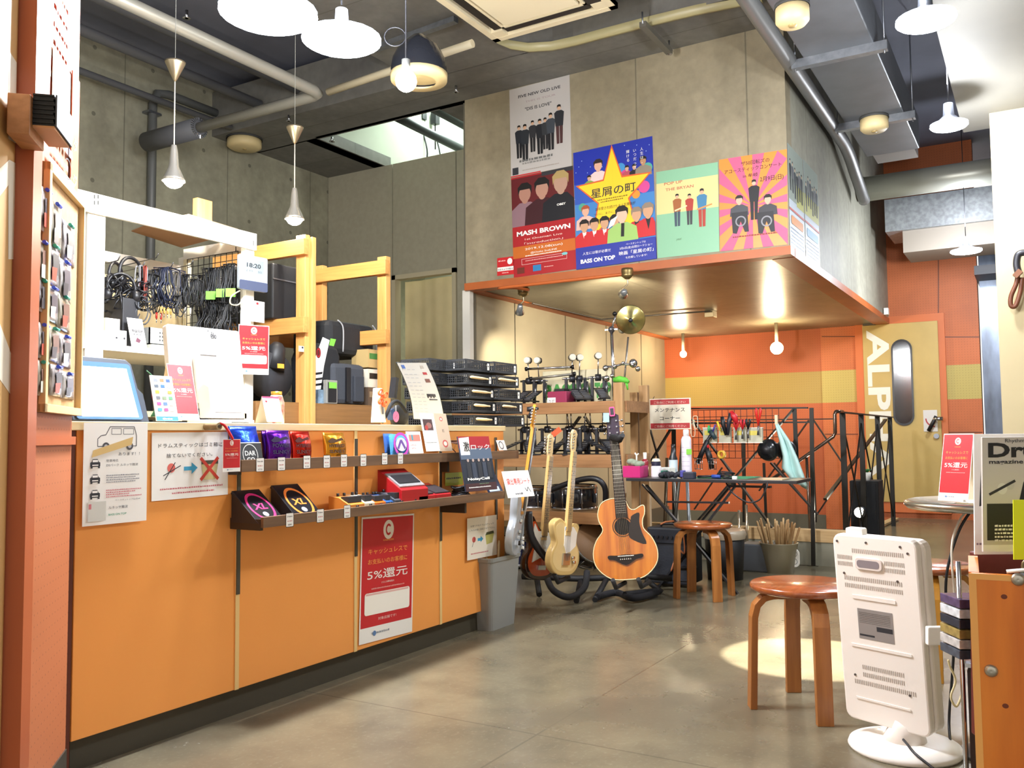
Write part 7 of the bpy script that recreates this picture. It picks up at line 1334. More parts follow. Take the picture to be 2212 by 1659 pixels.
# ---- stools
def stool(lbl, c, r_, h_, rot, legs=4, seatc=('9c5428', '7a3816'), legc=('a86c34', '865022')):
    t = thing('stool', lbl, 'stool', c, 'round bentwood stools'); c = Vector(c); SM = woodm('stool_seat', seatc[0], seatc[1], 0, .25, False, coat=.5)
    MB().lathe([(0, h_-.028), (r_*.93, h_-.028), (r_, h_-.02), (r_, h_-.006), (r_*.97, h_), (0, h_)], c, SM, n=40).build('seat', t)
    LM = woodm('stool_leg', legc[0], legc[1], 2, .35, False)
    for k in range(legs):
        a = rot+2*pi*k/legs; u = Vector((cos(a), sin(a), 0)); s_ = Vector((-sin(a), cos(a), 0)); G = Fr(c, u, (0, 0, 1)); P0 = []
        R1 = r_*1.03; th = .025
        outer = [(R1+.012, 0), (R1, h_-.12), (R1-.012, h_-.075), (R1-.04, h_-.045), (R1-.08, h_-.029), (r_*.3, h_-.029)]; inner = [(r_*.3, h_-.029-th), (R1-.085, h_-.03-th), (R1-.055, h_-.045-th*.7), (R1-.034, h_-.085), (R1-.024, h_-.125), (R1+.012-th, 0)]
        MB().prism(G, outer+inner, -.028, .028, LM).build('leg', t, bev=.002)
    return t
stool('round brown bentwood stool in front of the white panel heater', (3.39, .775, 0), .197, .452, radians(28))
stool('round brown bentwood stool in front of the work table', (5.38, 1.84, 0), .18, .455, radians(44))
# ================================================================ posters on the concrete box
FB = FX(XB)
def poster(lbl, bl, br, tl, base, F=FB, cat='poster', c=.003):
    G, w, h = onF(F, bl, br, tl, c); m = MB(); m.ob(G, 0, w, 0, h, -.001, .0, mat(base, .35)); m.lay = .0003; m.clip = (w, h); return m, G, w, h
def person(m, G, x, y, h, coat, legs='1c1c20', skin='c9a184', hair='17130f', arm=True):
    w = h*.13; m.flat(G, [(x-w*.62, y), (x-w*.08, y), (x-w*.05, y+h*.45), (x-w*.75, y+h*.48)], mat(legs)); m.flat(G, [(x+w*.08, y), (x+w*.62, y), (x+w*.75, y+h*.48), (x+w*.05, y+h*.45)], mat(legs))
    m.flat(G, [(x-w*.8, y+h*.44), (x+w*.8, y+h*.44), (x+w*1.05, y+h*.78), (x+w*.5, y+h*.83), (x-w*.5, y+h*.83), (x-w*1.05, y+h*.78)], mat(coat)); m.ell(G, x, y+h*.895, h*.05, h*.062, mat(skin), 12); m.flat(G, [(x-h*.055, y+h*.89), (x-h*.03, y+h*.925), (x+h*.03, y+h*.925), (x+h*.055, y+h*.89), (x+h*.05, y+h*.965), (x, y+h*.985), (x-h*.05, y+h*.965)], mat(hair))
def bust(m, G, x, y, h, coat, skin='c9a184', hair='17130f', shirt=None):
    w = h*.42; m.flat(G, [(x-w*1.1, y), (x+w*1.1, y), (x+w*1.0, y+h*.4), (x+w*.35, y+h*.55), (x-w*.35, y+h*.55), (x-w*1.0, y+h*.4)], mat(coat))
    if shirt: m.flat(G, [(x-w*.2, y+h*.55), (x+w*.2, y+h*.55), (x, y+h*.2)], mat(shirt))
    m.ell(G, x, y+h*.62, h*.09, h*.1, mat(skin), 12); m.ell(G, x, y+h*.76, h*.16, h*.2, mat(skin), 16); m.flat(G, [(x-h*.18, y+h*.74), (x-h*.13, y+h*.86), (x+h*.13, y+h*.86), (x+h*.18, y+h*.74), (x+h*.19, y+h*.92), (x+h*.08, y+h*1.02), (x-h*.08, y+h*1.02), (x-h*.19, y+h*.92)], mat(hair))
# 1 grey group poster (upper left)
m, G, w, h = poster('', (1104, 384), (1235, 358), (1096, 196), 'b9b4b0')
m.text(G, 'FIVE NEW OLD LIVE', w*.5, h*.88, h*.045, INK, wid=w*.7, bold=.02); m.text(G, 'THIS IS TOUR', w*.52, h*.81, h*.03, mat('a08a90'), wid=w*.5); m.text(G, '"DIS IS LOVE"', w*.48, h*.72, h*.05, INK, wid=w*.44, bold=.015)
for k, (x, y, hh_) in enumerate(((.15, .2, .38), (.25, .16, .42), (.38, .24, .36), (.5, .2, .4), (.59, .24, .36), (.68, .22, .42), (.82, .27, .44))): person(m, G, w*x, h*y, h*hh_, ('20242c', '262a30', '2c2c30', '1c1e24', '303236', '3a4048', '24262c')[k], ('17181c', '1a1b1f', '1c1c1f', '17181c', '202024', '1a1a1e', '4a2c2c')[k])
m.scribble(G, w*.15, w*.7, h*.15, h*.03, mat('6a6a68'), 3); m.scribble(G, w*.2, w*.66, h*.12, h*.025, mat('8a8884'), 4); m.rect(G, w*.03, w*.13, h*.02, h*.1, INK); m.scribble(G, w*.2, w*.8, h*.05, h*.012, mat('a0968c'), 6); m.rect(G, 0, w*.5, -.0, h*.012, RED)
tag(m.build('band_poster'), 'pale grey poster of seven standing figures, topmost at the left of the concrete box', 'poster')
# 2 red trio poster
m, G, w, h = poster('', (1110, 600), (1245, 581), (1102, 386), 'a8242a')
m.rect(G, 0, w, h*.5, h*.985, mat('5c1418')); m.rect(G, w*.5, w, h*.96, h, INK)
bust(m, G, w*.22, h*.5, h*.42, '8a6a72', 'a87a68', '120d0c'); bust(m, G, w*.5, h*.5, h*.44, '3a1018', 'b08470', '120d0c'); bust(m, G, w*.8, h*.5, h*.47, '14141c', 'b08c78', 'a8905c')
m.text(G, 'OBEY', w*.8, h*.64, h*.028, WPAP, wid=w*.14, bold=.03); m.text(G, 'MASH BROWN', w*.5, h*.405, h*.062, WPAP, wid=w*.86, bold=.035); m.text(G, '1st Oneman Live', w*.5, h*.355, h*.026, mat('f0d8cc'), wid=w*.6); m.text(G, '「introduction」', w*.5, h*.31, h*.028, mat('f0d8cc'), wid=w*.62)
m.rect(G, 0, w, h*.185, h*.3, mat('c4661e')); m.text(G, '2019.12.08(sun)', w*.5, h*.255, h*.03, WPAP, wid=w*.6); m.text(G, '@Osaka 2ndLINE', w*.5, h*.215, h*.024, WPAP, wid=w*.42); m.scribble(G, w*.2, w*.78, h*.193, h*.01, WPAP, 2)
m.line(G, [(w*.14, h*.115), (w*.86, h*.115), (w*.86, h*.17), (w*.14, h*.17), (w*.14, h*.115)], .003, mat('e8c4bc')); m.scribble(G, w*.2, w*.8, h*.145, h*.01, mat('e8b0a8'), 7); m.ell(G, w*.83, h*.165, w*.045, h*.014, mat('7ac0c0')); m.rect(G, w*.06, w*.18, h*.03, h*.09, mat('6a2a1c')); m.rect(G, w*.32, w*.45, h*.035, h*.095, mat('2a7ab0')); m.scribble(G, w*.5, w*.65, h*.06, h*.01, mat('e8b0a8'), 8)
tag(m.build('band_poster'), 'dark red poster lettered MASH BROWN with three half figures', 'poster')
# 3 blue star poster
m, G, w, h = poster('', (1246, 583), (1419, 559), (1241, 330), '2333a0')
m.rect(G, 0, w, h*.17, h*.6, mat('3f7fc0')); m.rect(G, 0, w, h*.55, h*.72, mat('2f55b0'))
for k in range(20): m.ell(G, w*((k*.37) % 1), h*(.6+.38*((k*.61) % 1)), w*.006, w*.006, mat('a8c0e8'), 6)
for (x, y, r_, c_) in ((.6, .79, .06, '3f8fc8'), (.66, .72, .07, 'c83f88'), (.93, .75, .06, '4fa898'), (.88, .6, .07, 'd04890'), (.78, .55, .05, 'd89030'), (.1, .52, .05, '4fa088'), (.1, .4, .06, 'c84890'), (.22, .7, .06, 'd05090')): m.ell(G, w*x, h*y, w*r_, w*r_, mat(c_), 14)
bust(m, G, w*.32, h*.68, h*.22, 'e0c8c4', 'd8a890', '2a1a14'); bust(m, G, w*.2, h*.68, h*.1, '7a9a4a'); bust(m, G, w*.68, h*.7, h*.1, 'b04858'); bust(m, G, w*.77, h*.7, h*.1, '1c1c22'); bust(m, G, w*.88, h*.69, h*.16, '8a8070', 'b88a68'); bust(m, G, w*.14, h*.33, h*.2, 'e8b8a8', 'd8a890', 'a04a28')
def star(cx, cy, R1, R2, rot=0, sx=1, sy=1): return [(cx+(R1 if k % 2 == 0 else R2)*sin(pi*k/5+rot)*sx, cy+(R1 if k % 2 == 0 else R2)*cos(pi*k/5+rot)*sy) for k in range(10)]
for R1, R2, c_, sy in ((.5, .21, 'd8602c', 1.0), (.465, .19, 'f2cc2c', 1.0)):
    st = star(w*.5, h*.58, w*R1, w*R2, 0, 1.0, 1.18); ctr = (w*.5, h*.58)
    for k in range(10): m.flat(G, [ctr, st[k], st[(k+1) % 10]], mat(c_), m.lay)
    m.lay += .0005
m.text(G, '星屑の町', w*.5, h*.585, h*.085, INK, wid=w*.56, bold=.02); m.scribble(G, w*.3, w*.68, h*.55, h*.012, mat('8a7018'), 3); m.scribble(G, w*.34, w*.62, h*.53, h*.012, mat('8a7018'), 4); m.text(G, '25年愛され続けた大人気舞台が', w*.52, h*.47, h*.03, mat('3a3010'), wid=w*.5); m.text(G, 'ついに、まさに、映画化。', w*.45, h*.43, h*.022, mat('4a4010'), wid=w*.4)
for i, t_ in enumerate(('人生は、', 'いつだって', '輝ける')):
    for j, ch in enumerate(t_): m.text(G, ch, w*(.87-.085*i), h*(.9-.035*j), h*.03, WPAP)
for k in range(4): bust(m, G, w*(.12+.13*k), h*.18, h*.23, 'c4262c', 'c89a78', '17120f', 'e8e4dc')
for k in range(2): bust(m, G, w*(.78+.14*k), h*.19, h*(.25+.02*k), 'c4262c', 'c89a78', '8a7a6a', '1c1c20')
bust(m, G, w*.6, h*.17, h*.3, '9ac06a', 'e0b8a0', '17120f'); m.flat(G, [(w*.42, h*.3), (w*.5, h*.33), (w*.55, h*.4), (w*.46, h*.37)], WPAP); m.line(G, [(w*.6, h*.22), (w*.61, h*.33)], w*.04, BLK)
m.rect(G, 0, w, 0, h*.18, mat('243398')); m.text(G, '人生には歌が必要だ', w*.27, h*.115, h*.026, WPAP, wid=w*.36); m.text(G, 'BASS ON TOP', w*.28, h*.045, h*.045, WPAP, wid=w*.44, bold=.04); m.text(G, 'ベースオントップは', w*.76, h*.145, h*.018, WPAP, wid=w*.24); m.text(G, '3月6日(金)全国ロードショー', w*.76, h*.115, h*.022, WPAP, wid=w*.4); m.text(G, '映画「星屑の町」', w*.76, h*.07, h*.034, WPAP, wid=w*.42, bold=.01); m.text(G, 'を応援しています!', w*.76, h*.035, h*.02, WPAP, wid=w*.26)
tag(m.build('film_poster'), 'blue poster with a big yellow star and figures in red jackets', 'poster')
# 4 green pop poster
m, G, w, h = poster('', (1420, 558), (1554, 543), (1417, 372), '86b896')
m.rect(G, 0, w, h*.5, h*.86, mat('d8c88a')); m.text(G, 'POP UP', w*.28, h*.83, h*.045, mat('b86a50'), wid=w*.3, bold=.02); m.text(G, 'THE BRYAN', w*.38, h*.76, h*.045, mat('b86a50'), wid=w*.46, bold=.02)
person(m, G, w*.34, h*.34, h*.38, '9a5a2c', '3a4a5a'); person(m, G, w*.54, h*.34, h*.36, 'a8382c', '3a3a40'); person(m, G, w*.74, h*.3, h*.44, '3a78a0', 'a8382c'); m.line(G, [(w*.3, h*.52), (w*.5, h*.56)], .012, mat('e0c8a0')); m.line(G, [(w*.66, h*.5), (w*.9, h*.54)], .012, mat('d08a4a')); m.text(G, 'yazi', w*.36, h*.18, h*.04, mat('5a7a5a'), shear=.3)
tag(m.build('band_poster'), 'green and cream illustrated poster lettered POP UP THE BRYAN', 'poster')
# 5 orange sunburst poster
m, G, w, h = poster('', (1555, 543), (1702, 528), (1549, 346), 'f08a3a')
cx, cy = w*.5, h*.45; k = 0; n = 28
def edge(a):
    dx, dy = cos(a), sin(a); t_ = min([x for x in ((w-cx)/dx if dx > 1e-6 else 9, -cx/dx if dx < -1e-6 else 9, (h-cy)/dy if dy > 1e-6 else 9, -cy/dy if dy < -1e-6 else 9)]); return (cx+dx*t_, cy+dy*t_)
for k in range(0, n, 2): m.flat(G, [(cx, cy), edge(2*pi*k/n), edge(2*pi*(k+1)/n)], mat('d85a80'), .0004)
m.lay = .0006; m.text(G, 'ザ50回転ズの', w*.54, h*.9, h*.05, INK, wid=w*.42, bold=.02); m.text(G, 'アコースティックコンサート', w*.5, h*.835, h*.05, INK, wid=w*.84, bold=.02); m.text(G, 'in 牟岐', w*.47, h*.765, h*.045, INK, wid=w*.22, bold=.02); m.text(G, '2月9日(日)', w*.78, h*.7, h*.06, INK, wid=w*.34, bold=.02)
person(m, G, w*.52, h*.3, h*.44, '1a1a1e', '1a1a1e', 'c8a890'); bust(m, G, w*.3, h*.36, h*.22, '44464c', 'c8a890'); bust(m, G, w*.72, h*.33, h*.22, '3a3a40', 'c8a890')
for x, y in ((.3, .3), (.68, .27)): m.flat(G, [(w*(x-.1), h*(y-.12)), (w*(x-.04), h*(y-.13)), (w*(x+.02), h*y), (w*(x+.08), h*(y-.12)), (w*(x+.14), h*(y-.12)), (w*(x+.12), h*(y+.1)), (w*(x-.12), h*(y+.1))], mat('26262c')); m.ring(G, w*(x+.02), h*y, w*.08, w*.02, mat('8a8a90'))
m.scribble(G, w*.2, w*.85, h*.13, h*.018, mat('8a3a30'), 4)
tag(m.build('band_poster'), 'pink and orange sunburst poster, rightmost on the front of the concrete box', 'poster')
# security sticker
m, G, w, h = poster('', (1074, 596), (1110, 592), (1073, 558), 'c8262c'); m.ell(G, w*.76, h*.75, w*.15, h*.18, WPAP); m.rect(G, w*.02, w*.98, h*.24, h*.46, WPAP); m.text(G, '防犯カメラ作動中', w*.5, h*.28, h*.12, INK, wid=w*.9, bold=.01); m.scribble(G, w*.08, w*.5, h*.78, h*.08, mat('f0b8b0'), 2); m.scribble(G, w*.3, w*.7, h*.1, h*.07, mat('f0b8b0'), 3)
tag(m.build('warning_sticker'), 'small red security camera sticker left of the red trio poster', 'sticker')
# two flyers on the side face
FSd = FY(YB)
for i, (bl, br, tl, lbl) in enumerate((((1708, 546), (1740, 568), (1708, 318), 'tall event flyer on the box side nearest its corner, dark photos over pale print'), ((1742, 570), (1772, 590), (1741, 352), 'second event flyer on the box side, further from the corner'))):
    G, w, h = onF(FSd, bl, (br[0], br[1]), tl, .003); G = Fr(G.o, (1, 0, 0), (0, 0, 1)); w = FSd.px(*br)[0]-FSd.px(*bl)[0]; m = MB(); m.ob(G, 0, w, 0, h, -.001, 0, mat('c9d4e0', .35)); m.lay = .0006
    m.rect(G, 0, w, h*.5, h, mat('8f9a90')); m.rect(G, w*.5 if i == 0 else 0, w, h*.48, h*.68, mat('b8b85a')); r = random.Random(i)
    for k in range(6): person(m, G, w*(.12+.15*k), h*r.uniform(.5, .6), h*.3, ('1c1e24', '5a5a60', '2c3038')[k % 3])
    m.flat(G, rrect(w*.1, w*.9, h*.28, h*.36, .02), mat('d8862c' if i == 0 else '6aa0c0')); m.rect(G, 0, w, h*.4, h*.42, mat('c85a50'))
    for k in range(7): m.scribble(G, w*.06, w*.94, h*(.03+.034*k), h*.016, mat('8a94a8'), k+i*9)
    tag(m.build('event_flyer'), lbl, 'flyer', 'event flyers on the box side')
tag(MB().bx(XW-.5, XW-.42, YB-.06, YB-.01, 2.38, 2.46, WHITE).build('wall_sensor', bev=.005), 'small white sensor at the far end of the box side', 'sensor')
# ================================================================ left wall things
t = thing('wall_mounted_box', 'wooden box with a stack of black ribbed sheets, mounted high on the left wall', 'box', WL.p(*WL.px(120, 330), .08))
def lq(x, y, c): a, b = WL.px(x, y, c); return a, b
A2, zt_ = lq(122, 205, .1); zb_ = lq(122, 275, .1)[1]; A3 = lq(156, 240, .1)[0]; BW = woodm('box_wood', 'b98255', '96643a', 0, .5, False)
zc_ = lq(62, 285, .0)[1]
MB().ob(WL, A2-.02, A3-.05, zb_-.03, zt_-.01, .002, .05, BW).build('box_body', t, bev=.002)
m = MB(); n = 14
for k in range(n): z0 = zb_+(zt_-zb_)*k/n; m.ob(WL, A2-.002*(k % 2), A3-.002, z0, z0+(zt_-zb_)/n*.85, .0505, .098-.002*(k % 3), mat('17191d', .8))
m.build('black_sheets', t); MB().ob(WL, A2, A3-.01, zb_-.005, zb_, .0505, .097, mat('b8804e', .5)).build('bottom_board', t); MB().ob(WL, A2, A3, zb_, zt_, .0985, .102, mat('43464e', .7)).build('side_panel', t)
# cork board
A0, B1 = lq(90, 345, .0); A1, _ = lq(161, 440, 0); B0 = lq(75, 890, 0)[1]; B1 = (lq(90, 347, 0)[1]+lq(161, 435, 0)[1])/2; A0 = lq(80, 600, 0)[0]; A1 = lq(162, 600, 0)[0]
t = thing('cork_board', 'wood framed cork board on the left wall hung with small plastic bags', 'board', WL.p((A0+A1)/2, B0, 0)); FRW = mat('dcbc86', .5)
MB().ob(WL, A0, A1, B0, B1, .002, .01, mat('c09a6c', .9, var=.15, scale=60)).build('cork_panel', t)
for q in ((A0, A1, B0, B0+.022), (A0, A1, B1-.022, B1), (A0, A0+.022, B0, B1), (A1-.014, A1, B0, B1)): MB().ob(WL, *q, .002, .026, FRW).build('frame_bar', t, bev=.001)
rows_ = [[(98, 410, 100, 70), (120, 440, 105, 80), (148, 485, 90, 85)], [(92, 522, 95, 80), (115, 530, 92, 80), (140, 565, 90, 75)], [(92, 605, 75, 80), (112, 620, 80, 85), (138, 640, 80, 72)], [(92, 700, 80, 80), (115, 708, 78, 85), (140, 725, 72, 75)], [(90, 780, 80, 85), (122, 790, 70, 85), (146, 805, 60, 65)]]
rn = ['top', 'second', 'middle', 'fourth', 'bottom']; cn = ['left', 'centre', 'right']; r = random.Random(4); PC = ['2a4ad0', '2a4ad0', '20a088', '2a4ad0', '20a088']
for i, row in enumerate(rows_):
    for j, (x, y, hh_, ww_) in enumerate(row):
        a, b = lq(x, y, .012); w_ = lq(x+15, y, .01)[0]-lq(x-13, y, .01)[0]; h_ = b-lq(x, y+hh_*.95, .012)[1]; G = WL.sub(a, b, .0125); b2 = G
        lbl = 'clear bag of small accessories on the cork board, %s row, %s' % (rn[i], cn[j]); t = thing('accessory_bag', lbl, 'bag', G.p(0, -h_), 'accessory bags on the cork board')
        tone = [('8c8884', '5c5660', 'c9c2c0'), ('8a8478', '7a5a50', 'b8b0a0'), ('6a6468', '4a4a50', 'd0c8c8')][(i+j) % 3]; m = MB()
        vv = []; n = 6
        for k in range(n+1):
            u = k/n; bl_ = .005*sin(pi*u)+.001
            vv += [G.p(-w_/2, -h_*u, 0), G.p(-w_*.2, -h_*u, bl_), G.p(w_*.25, -h_*u, bl_*.8), G.p(w_/2, -h_*u, .0)]
        m.add(vv, [(4*k+q, 4*k+4+q, 4*k+5+q, 4*k+1+q) for k in range(n) for q in range(3)], mat(tone[0], .15, var=.5, scale=22, col2=tone[2], spec=.8), True)
        o = m.build('bag_film', t); o.modifiers.new('s', 'SOLIDIFY').thickness = .0015
        m = MB(); m.flat(G, [(-w_*.25, -h_*.25), (w_*.2, -h_*.2), (w_*.25, -h_*.7), (-w_*.2, -h_*.8)], mat(tone[1], .4), .0078); m.flat(G, [(-w_*.3, -h_*.6), (w_*.1, -h_*.55), (w_*.0, -h_*.9), (-w_*.3, -h_*.92)], mat(('b04a3a', '3a3a44', 'c8c4b8')[(i*2+j) % 3], .4), .0082); m.build('bag_contents', t)
        MB().cyl(G.p(-.02, -.004, .008), G.p(.02, -.004, .008), .005, mat(PC[(i+j) % 5], .3), n=8).build('push_pin', t)
# posters on the upper left wall
fr2 = WL.sub(0, 0, .006)
def wl(pts, col, m): m.flat(fr2, [fr2.px(*p) for p in pts], mat(col, .4))
m = MB(); wl([(66, -60), (150, -60), (151, 200), (110, 160), (66, 210)], 'c0582c', m); r = random.Random(8)
a0_, bt = fr2.px(66, 20); a1_, _ = fr2.px(148, 20); bb = fr2.px(66, 205)[1]
for k in range(12): m.scribble(fr2, a0_+.02, a1_-.02, bb+.12+.06*k, .028, mat('f4ead8', .5), k+1)
m.prism(fr2, [fr2.px(66, 205), (a1_, fr2.px(66, 205)[1]), (a1_, bb+1.0), (a0_, bb+1.0)], -.004, -.0005, mat('b8542a', .5)); tag(m.build('wall_poster'), 'orange wall poster with rows of white writing, above the mounted box', 'poster')
m = MB(); G = WL.sub(0, 0, .009); A0, B0 = G.px(112, 205); A1, _ = G.px(151, 205); B0 = G.px(112, 180)[1]-.08; B1_ = G.px(112, 95)[1]; m.ob(G, A0, A1, B0, B1_, 0, .001, mat('ecdfc4')); m.lay = .0014; m.rect(G, A0+.01, A1-.01, B0+.18, B1_-.03, mat('e8b04a')); 
for k in range(4): m.rect(G, A0+.01+(A1-A0)*.24*k, A0+(A1-A0)*(.24*k+.2), B0+.03, B0+.14, mat('5a6258'))
for k in range(6): m.scribble(G, A0+.02, A1-.02, B0+.2+.05*k, .02, mat('c8702c'), k)
tag(m.build('wall_poster'), 'smaller cream and yellow poster overlapping the orange one, behind the mounted box', 'poster')
m = MB(); G = WL.sub(0, 0, .008); A0, B1_ = G.px(106, 335); A1, _ = G.px(163, 400); B0 = G.px(163, 430)[1]; m.ob(G, A0, A1-.02, B0, B1_, 0, .001, WPAP); m.lay = .0014; m.scribble(G, A0+.02, A1-.05, B0+.1, .03, mat('6a6a78'), 3); m.ring(G, A1-.1, B0+.06, .04, .004, INK, ry=.03); m.scribble(G, A0+.05, A1-.1, B0+.05, .02, mat('c8706a'), 5); m.scribble(G, A0+.02, A1-.05, B0+.17, .03, mat('8a8a8a'), 6)
tag(m.build('wall_notice'), 'white notice between the mounted box and the cork board', 'notice')
m = MB(); G = WL.sub(0, 0, .004); A0 = G.px(152, 300)[0]; A1 = G.px(168, 300)[0]; B1_ = G.px(160, 160)[1]; B0 = G.px(164, 440)[1]; m.ob(G, A0, A1, B0, B1_, 0, .003, mat('c25a2c', .5)); m.lay = .0036
for k in range(7): m.text(G, 'スタジオ練習'[k % 6], (A0+A1)/2-.0, B1_-.12-.11*k, .05, mat('f4e4d4'), bold=.01)
tag(m.build('wall_poster'), 'narrow orange strip poster with white characters at the wall end', 'poster')
# ================================================================ right foreground
# panel heater seen from behind
bx = Vector((3.02, .44, 0)); HP = mat('f1e9e0', .35)
G, w, h = f4((1828, 1548), (2012, 1600), (1802, 1152), 2.93, 2.70, 2.93, fn=atd); t = thing('panel_heater', 'white electric panel heater seen from behind on a round foot', 'heater', (bx.x, bx.y, 0))
MB().prism(G, rrect(0, w, 0, h, .028), -.03, .0, HP).build('rear_panel', t, bev=.006); rp = bpy.data.objects['rear_panel']
MB().prism(G, rrect(w*.03, w*1.03, .005, h*.99, .03), -.075, -.03, mat('ece2d6', .35)).build('front_housing', t, bev=.008)
GG = mat('a89c90', .5); m = MB()
def slots(a0, a1, b, n, hh_=.014):
    for k in range(n): x = w*(a0+(a1-a0)*k/n); m.flat(G, [(x, h*b), (x+w*(a1-a0)/n*.5, h*b), (x+w*(a1-a0)/n*.5, h*b+hh_), (x, h*b+hh_)], GG, .0006)
for q in ((.24, .86, .905, 26), (.05, .24, .865, 10), (.05, .24, .83, 10), (.62, .86, .855, 12), (.62, .86, .82, 12), (.12, .82, .755, 30), (.12, .82, .715, 30), (.26, .76, .285, 22), (.26, .76, .245, 22), (.15, .88, .2, 32)): slots(*q)
m.build('vent_slots', rp)
MB().prism(G, rrect(w*.27, w*.6, h*.82, h*.885, .014), .0, .006, mat('e4d8d0', .3)).build('grip_surround', rp, bev=.002); m = MB(); m.lay = .0064; m.flat(G, rrect(w*.3, w*.57, h*.832, h*.872, .01), mat('8a8084', .4)); m.build('grip_recess', rp)
m = MB(); m.lay = .0008; m.rect(G, w*.25, w*.67, h*.45, h*.61, mat('8f8884', .35)); m.rect(G, w*.47, w*.66, h*.5, h*.525, INK); m.rect(G, w*.26, w*.44, h*.465, h*.475, INK)
for k in range(7): m.scribble(G, w*.27, w*.64, h*(.535+.009*k), .002, mat('5a5450'), k)
m.build('rating_label', rp)
for (a, b, c_, d) in ((.2, .72, .66, .68), (.14, .86, .4, .415), (.15, .8, .12, .13)): MB().prism(G, rrect(w*a, w*b, h*c_, h*d, .003), 0, .003, HP).build('pressed_rib', rp)
m = MB()
for a, b in ((.06, .96), (.42, .965), (.82, .96), (.12, .79), (.76, .78), (.16, .245), (.8, .2), (.9, .93)): m.cyl(G.p(w*a, h*b, 0), G.p(w*a, h*b, .002), .004, mat('6a6260', .4, .6), n=8)
m.build('screws', t)
MB().prism(G, rrect(w*.15, w*.36, h*1.0-.004, h*1.0+.02, .006), -.04, -.012, WHITE).build('control_knob', t, bev=.002)
c = G.p(w*.62, 0, -.04); c.z = 0; MB().lathe([(0, 0), (.165, 0), (.17, .008), (.165, .02), (.12, .03), (0, .034)], c, mat('f4efe8', .3), n=48).build('foot', t)
MB().tube([c+Vector((0, 0, .02)), c+Vector((0, 0, .08)), G.p(w*.55, .02, -.035)], [.07, .05, .04], HP, 20).build('neck', t)
m = MB(); q = c+_R*-.03-Vector((_F.x, _F.y, 0))*.06; m.tube(spl([q+Vector((0, 0, .05)), q+Vector((0, 0, .045))-Vector((_F.x, _F.y, 0))*.03, q-Vector((_F.x, _F.y, 0))*.08+Vector((0, 0, .035)), q-Vector((_F.x, _F.y, 0))*.14+_R*.03+Vector((0, 0, .01))]), .004, BLK, 6).build('power_cord', t)
G2, w2, h2 = f4((2005, 1395), (2055, 1422), (2010, 1355), 2.68, fn=atd); G2 = G2.sub(0, 0, 0, .0); MB().ob(G2, 0, w2, 0, h2, -.02, 0, mat('f8f4ee', .4)).build('cord_box', t, bev=.004) 
m = MB(); m.tube(spl([atd(2060, 1385, 2.66), atd(2068, 1330, 2.66), atd(2062, 1290, 2.68), atd(2056, 1180, 2.7), atd(2075, 1120, 2.74), atd(2102, 1095, 2.76)]), .0035, mat('d8cfc0', .5), 6).tube(spl([atd(2048, 1425, 2.66), atd(2052, 1440, 2.66), atd(2064, 1470, 2.66), atd(2054, 1505, 2.66), atd(2066, 1526, 2.66), atd(2078, 1500, 2.66)]), .0035, mat('e8d8a8', .5), 6); tag(m.build('cream_cable'), 'cream cord hanging between the heater and the round table', 'cord')
m = MB(); m.tube(spl([atd(2100, 1100, 2.8), atd(2070, 1150, 2.8), atd(2045, 1240, 2.8), atd(2046, 1330, 2.82), atd(2060, 1400, 2.85), atd(2050, 1560, 2.9), atz(2060, 1640, .01)]), .0045, BLK, 6); tag(m.build('black_cable'), 'black cord dropping from the round table to the floor behind the heater', 'cord')
# third stool seen behind the heater
stool('round stool mostly hidden behind the white panel heater', atz(1925, 1440, 0)+Vector((0, -.16, 0)), .18, .45, radians(10), legc=('b8822c', '8e5c1c'))
# round metal table with tent sign
c = Vector((3.18, .12, .0)); ztb = .785; c = atz(2130, 1084, ztb-.0); c = CAM+(c-CAM)*1.0; c = atd(2128, 1085, 2.78); ztb = c.z; t = thing('round_table', 'round stainless steel table carrying the red tent sign at the right', 'table', (c.x, c.y, 0))
MB().lathe([(0, -.02), (.225, -.02), (.235, -.01), (.235, .0), (.22, .006), (0, .002)], c, mat('a39c8c', .25, .9), n=48).build('tabletop', t); MB().cyl((c.x, c.y, .03), (c.x, c.y, ztb-.02), .025, STEEL).build('table_column', t); MB().lathe([(0, 0), (.1, 0), (.1, .012), (.03, .04), (0, .04)], (c.x, c.y, 0), STEEL, n=32).build('table_foot', t)
tent('red cashless tent sign standing on the round steel table', (2026, 1081), (2091, 1080), (2037, 937), 2.72, 2.76, fn=atd, Yr=2.64, name='tent_sign')
# magazines on the rack at the right edge
G, w, h = f4((2124, 1192), (2300, 1205), (2112, 945), 2.02, fn=atd); t = thing('music_magazine', 'black and white magazine lettered Dru, in the rack at the right edge', 'magazine', G.p(w/2, 0)); m = MB(); m.ob(G, 0, w, 0, h, -.006, 0, mat('cac3bb', .5)); m.lay = .0004; m.rect(G, 0, w, h*.0, h*.06, WPAP)
m.rect(G, w*.05, w, h*.1, h*.42, mat('2a2828', .6)); m.flat(G, [(w*.4, h*.3), (w*.9, h*.3), (w, h*.85), (w*.62, h*.8), (w*.5, h*.6)], mat('17171a', .3)); m.ell(G, w*.24, h*.55, w*.06, h*.05, mat('d8d4cc')); m.ell(G, w*.34, h*.58, w*.05, h*.04, mat('c0bcb4')); m.line(G, [(w*.08, h*.5), (w*.4, h*.62)], .006, INK)
m.text(G, 'Rhythm & Drums', w*.28, h*.955, h*.045, INK, 'l', wid=w*.55); m.text(G, 'Drum', w*.07, h*.83, h*.17, mat('111113'), 'l', bold=.035, wid=w*.9); m.text(G, 'magazine', w*.08, h*.77, h*.05, INK, 'l', bold=.02, wid=w*.42); m.text(G, '2', w*.4, h*.33, h*.09, WPAP, bold=.04)
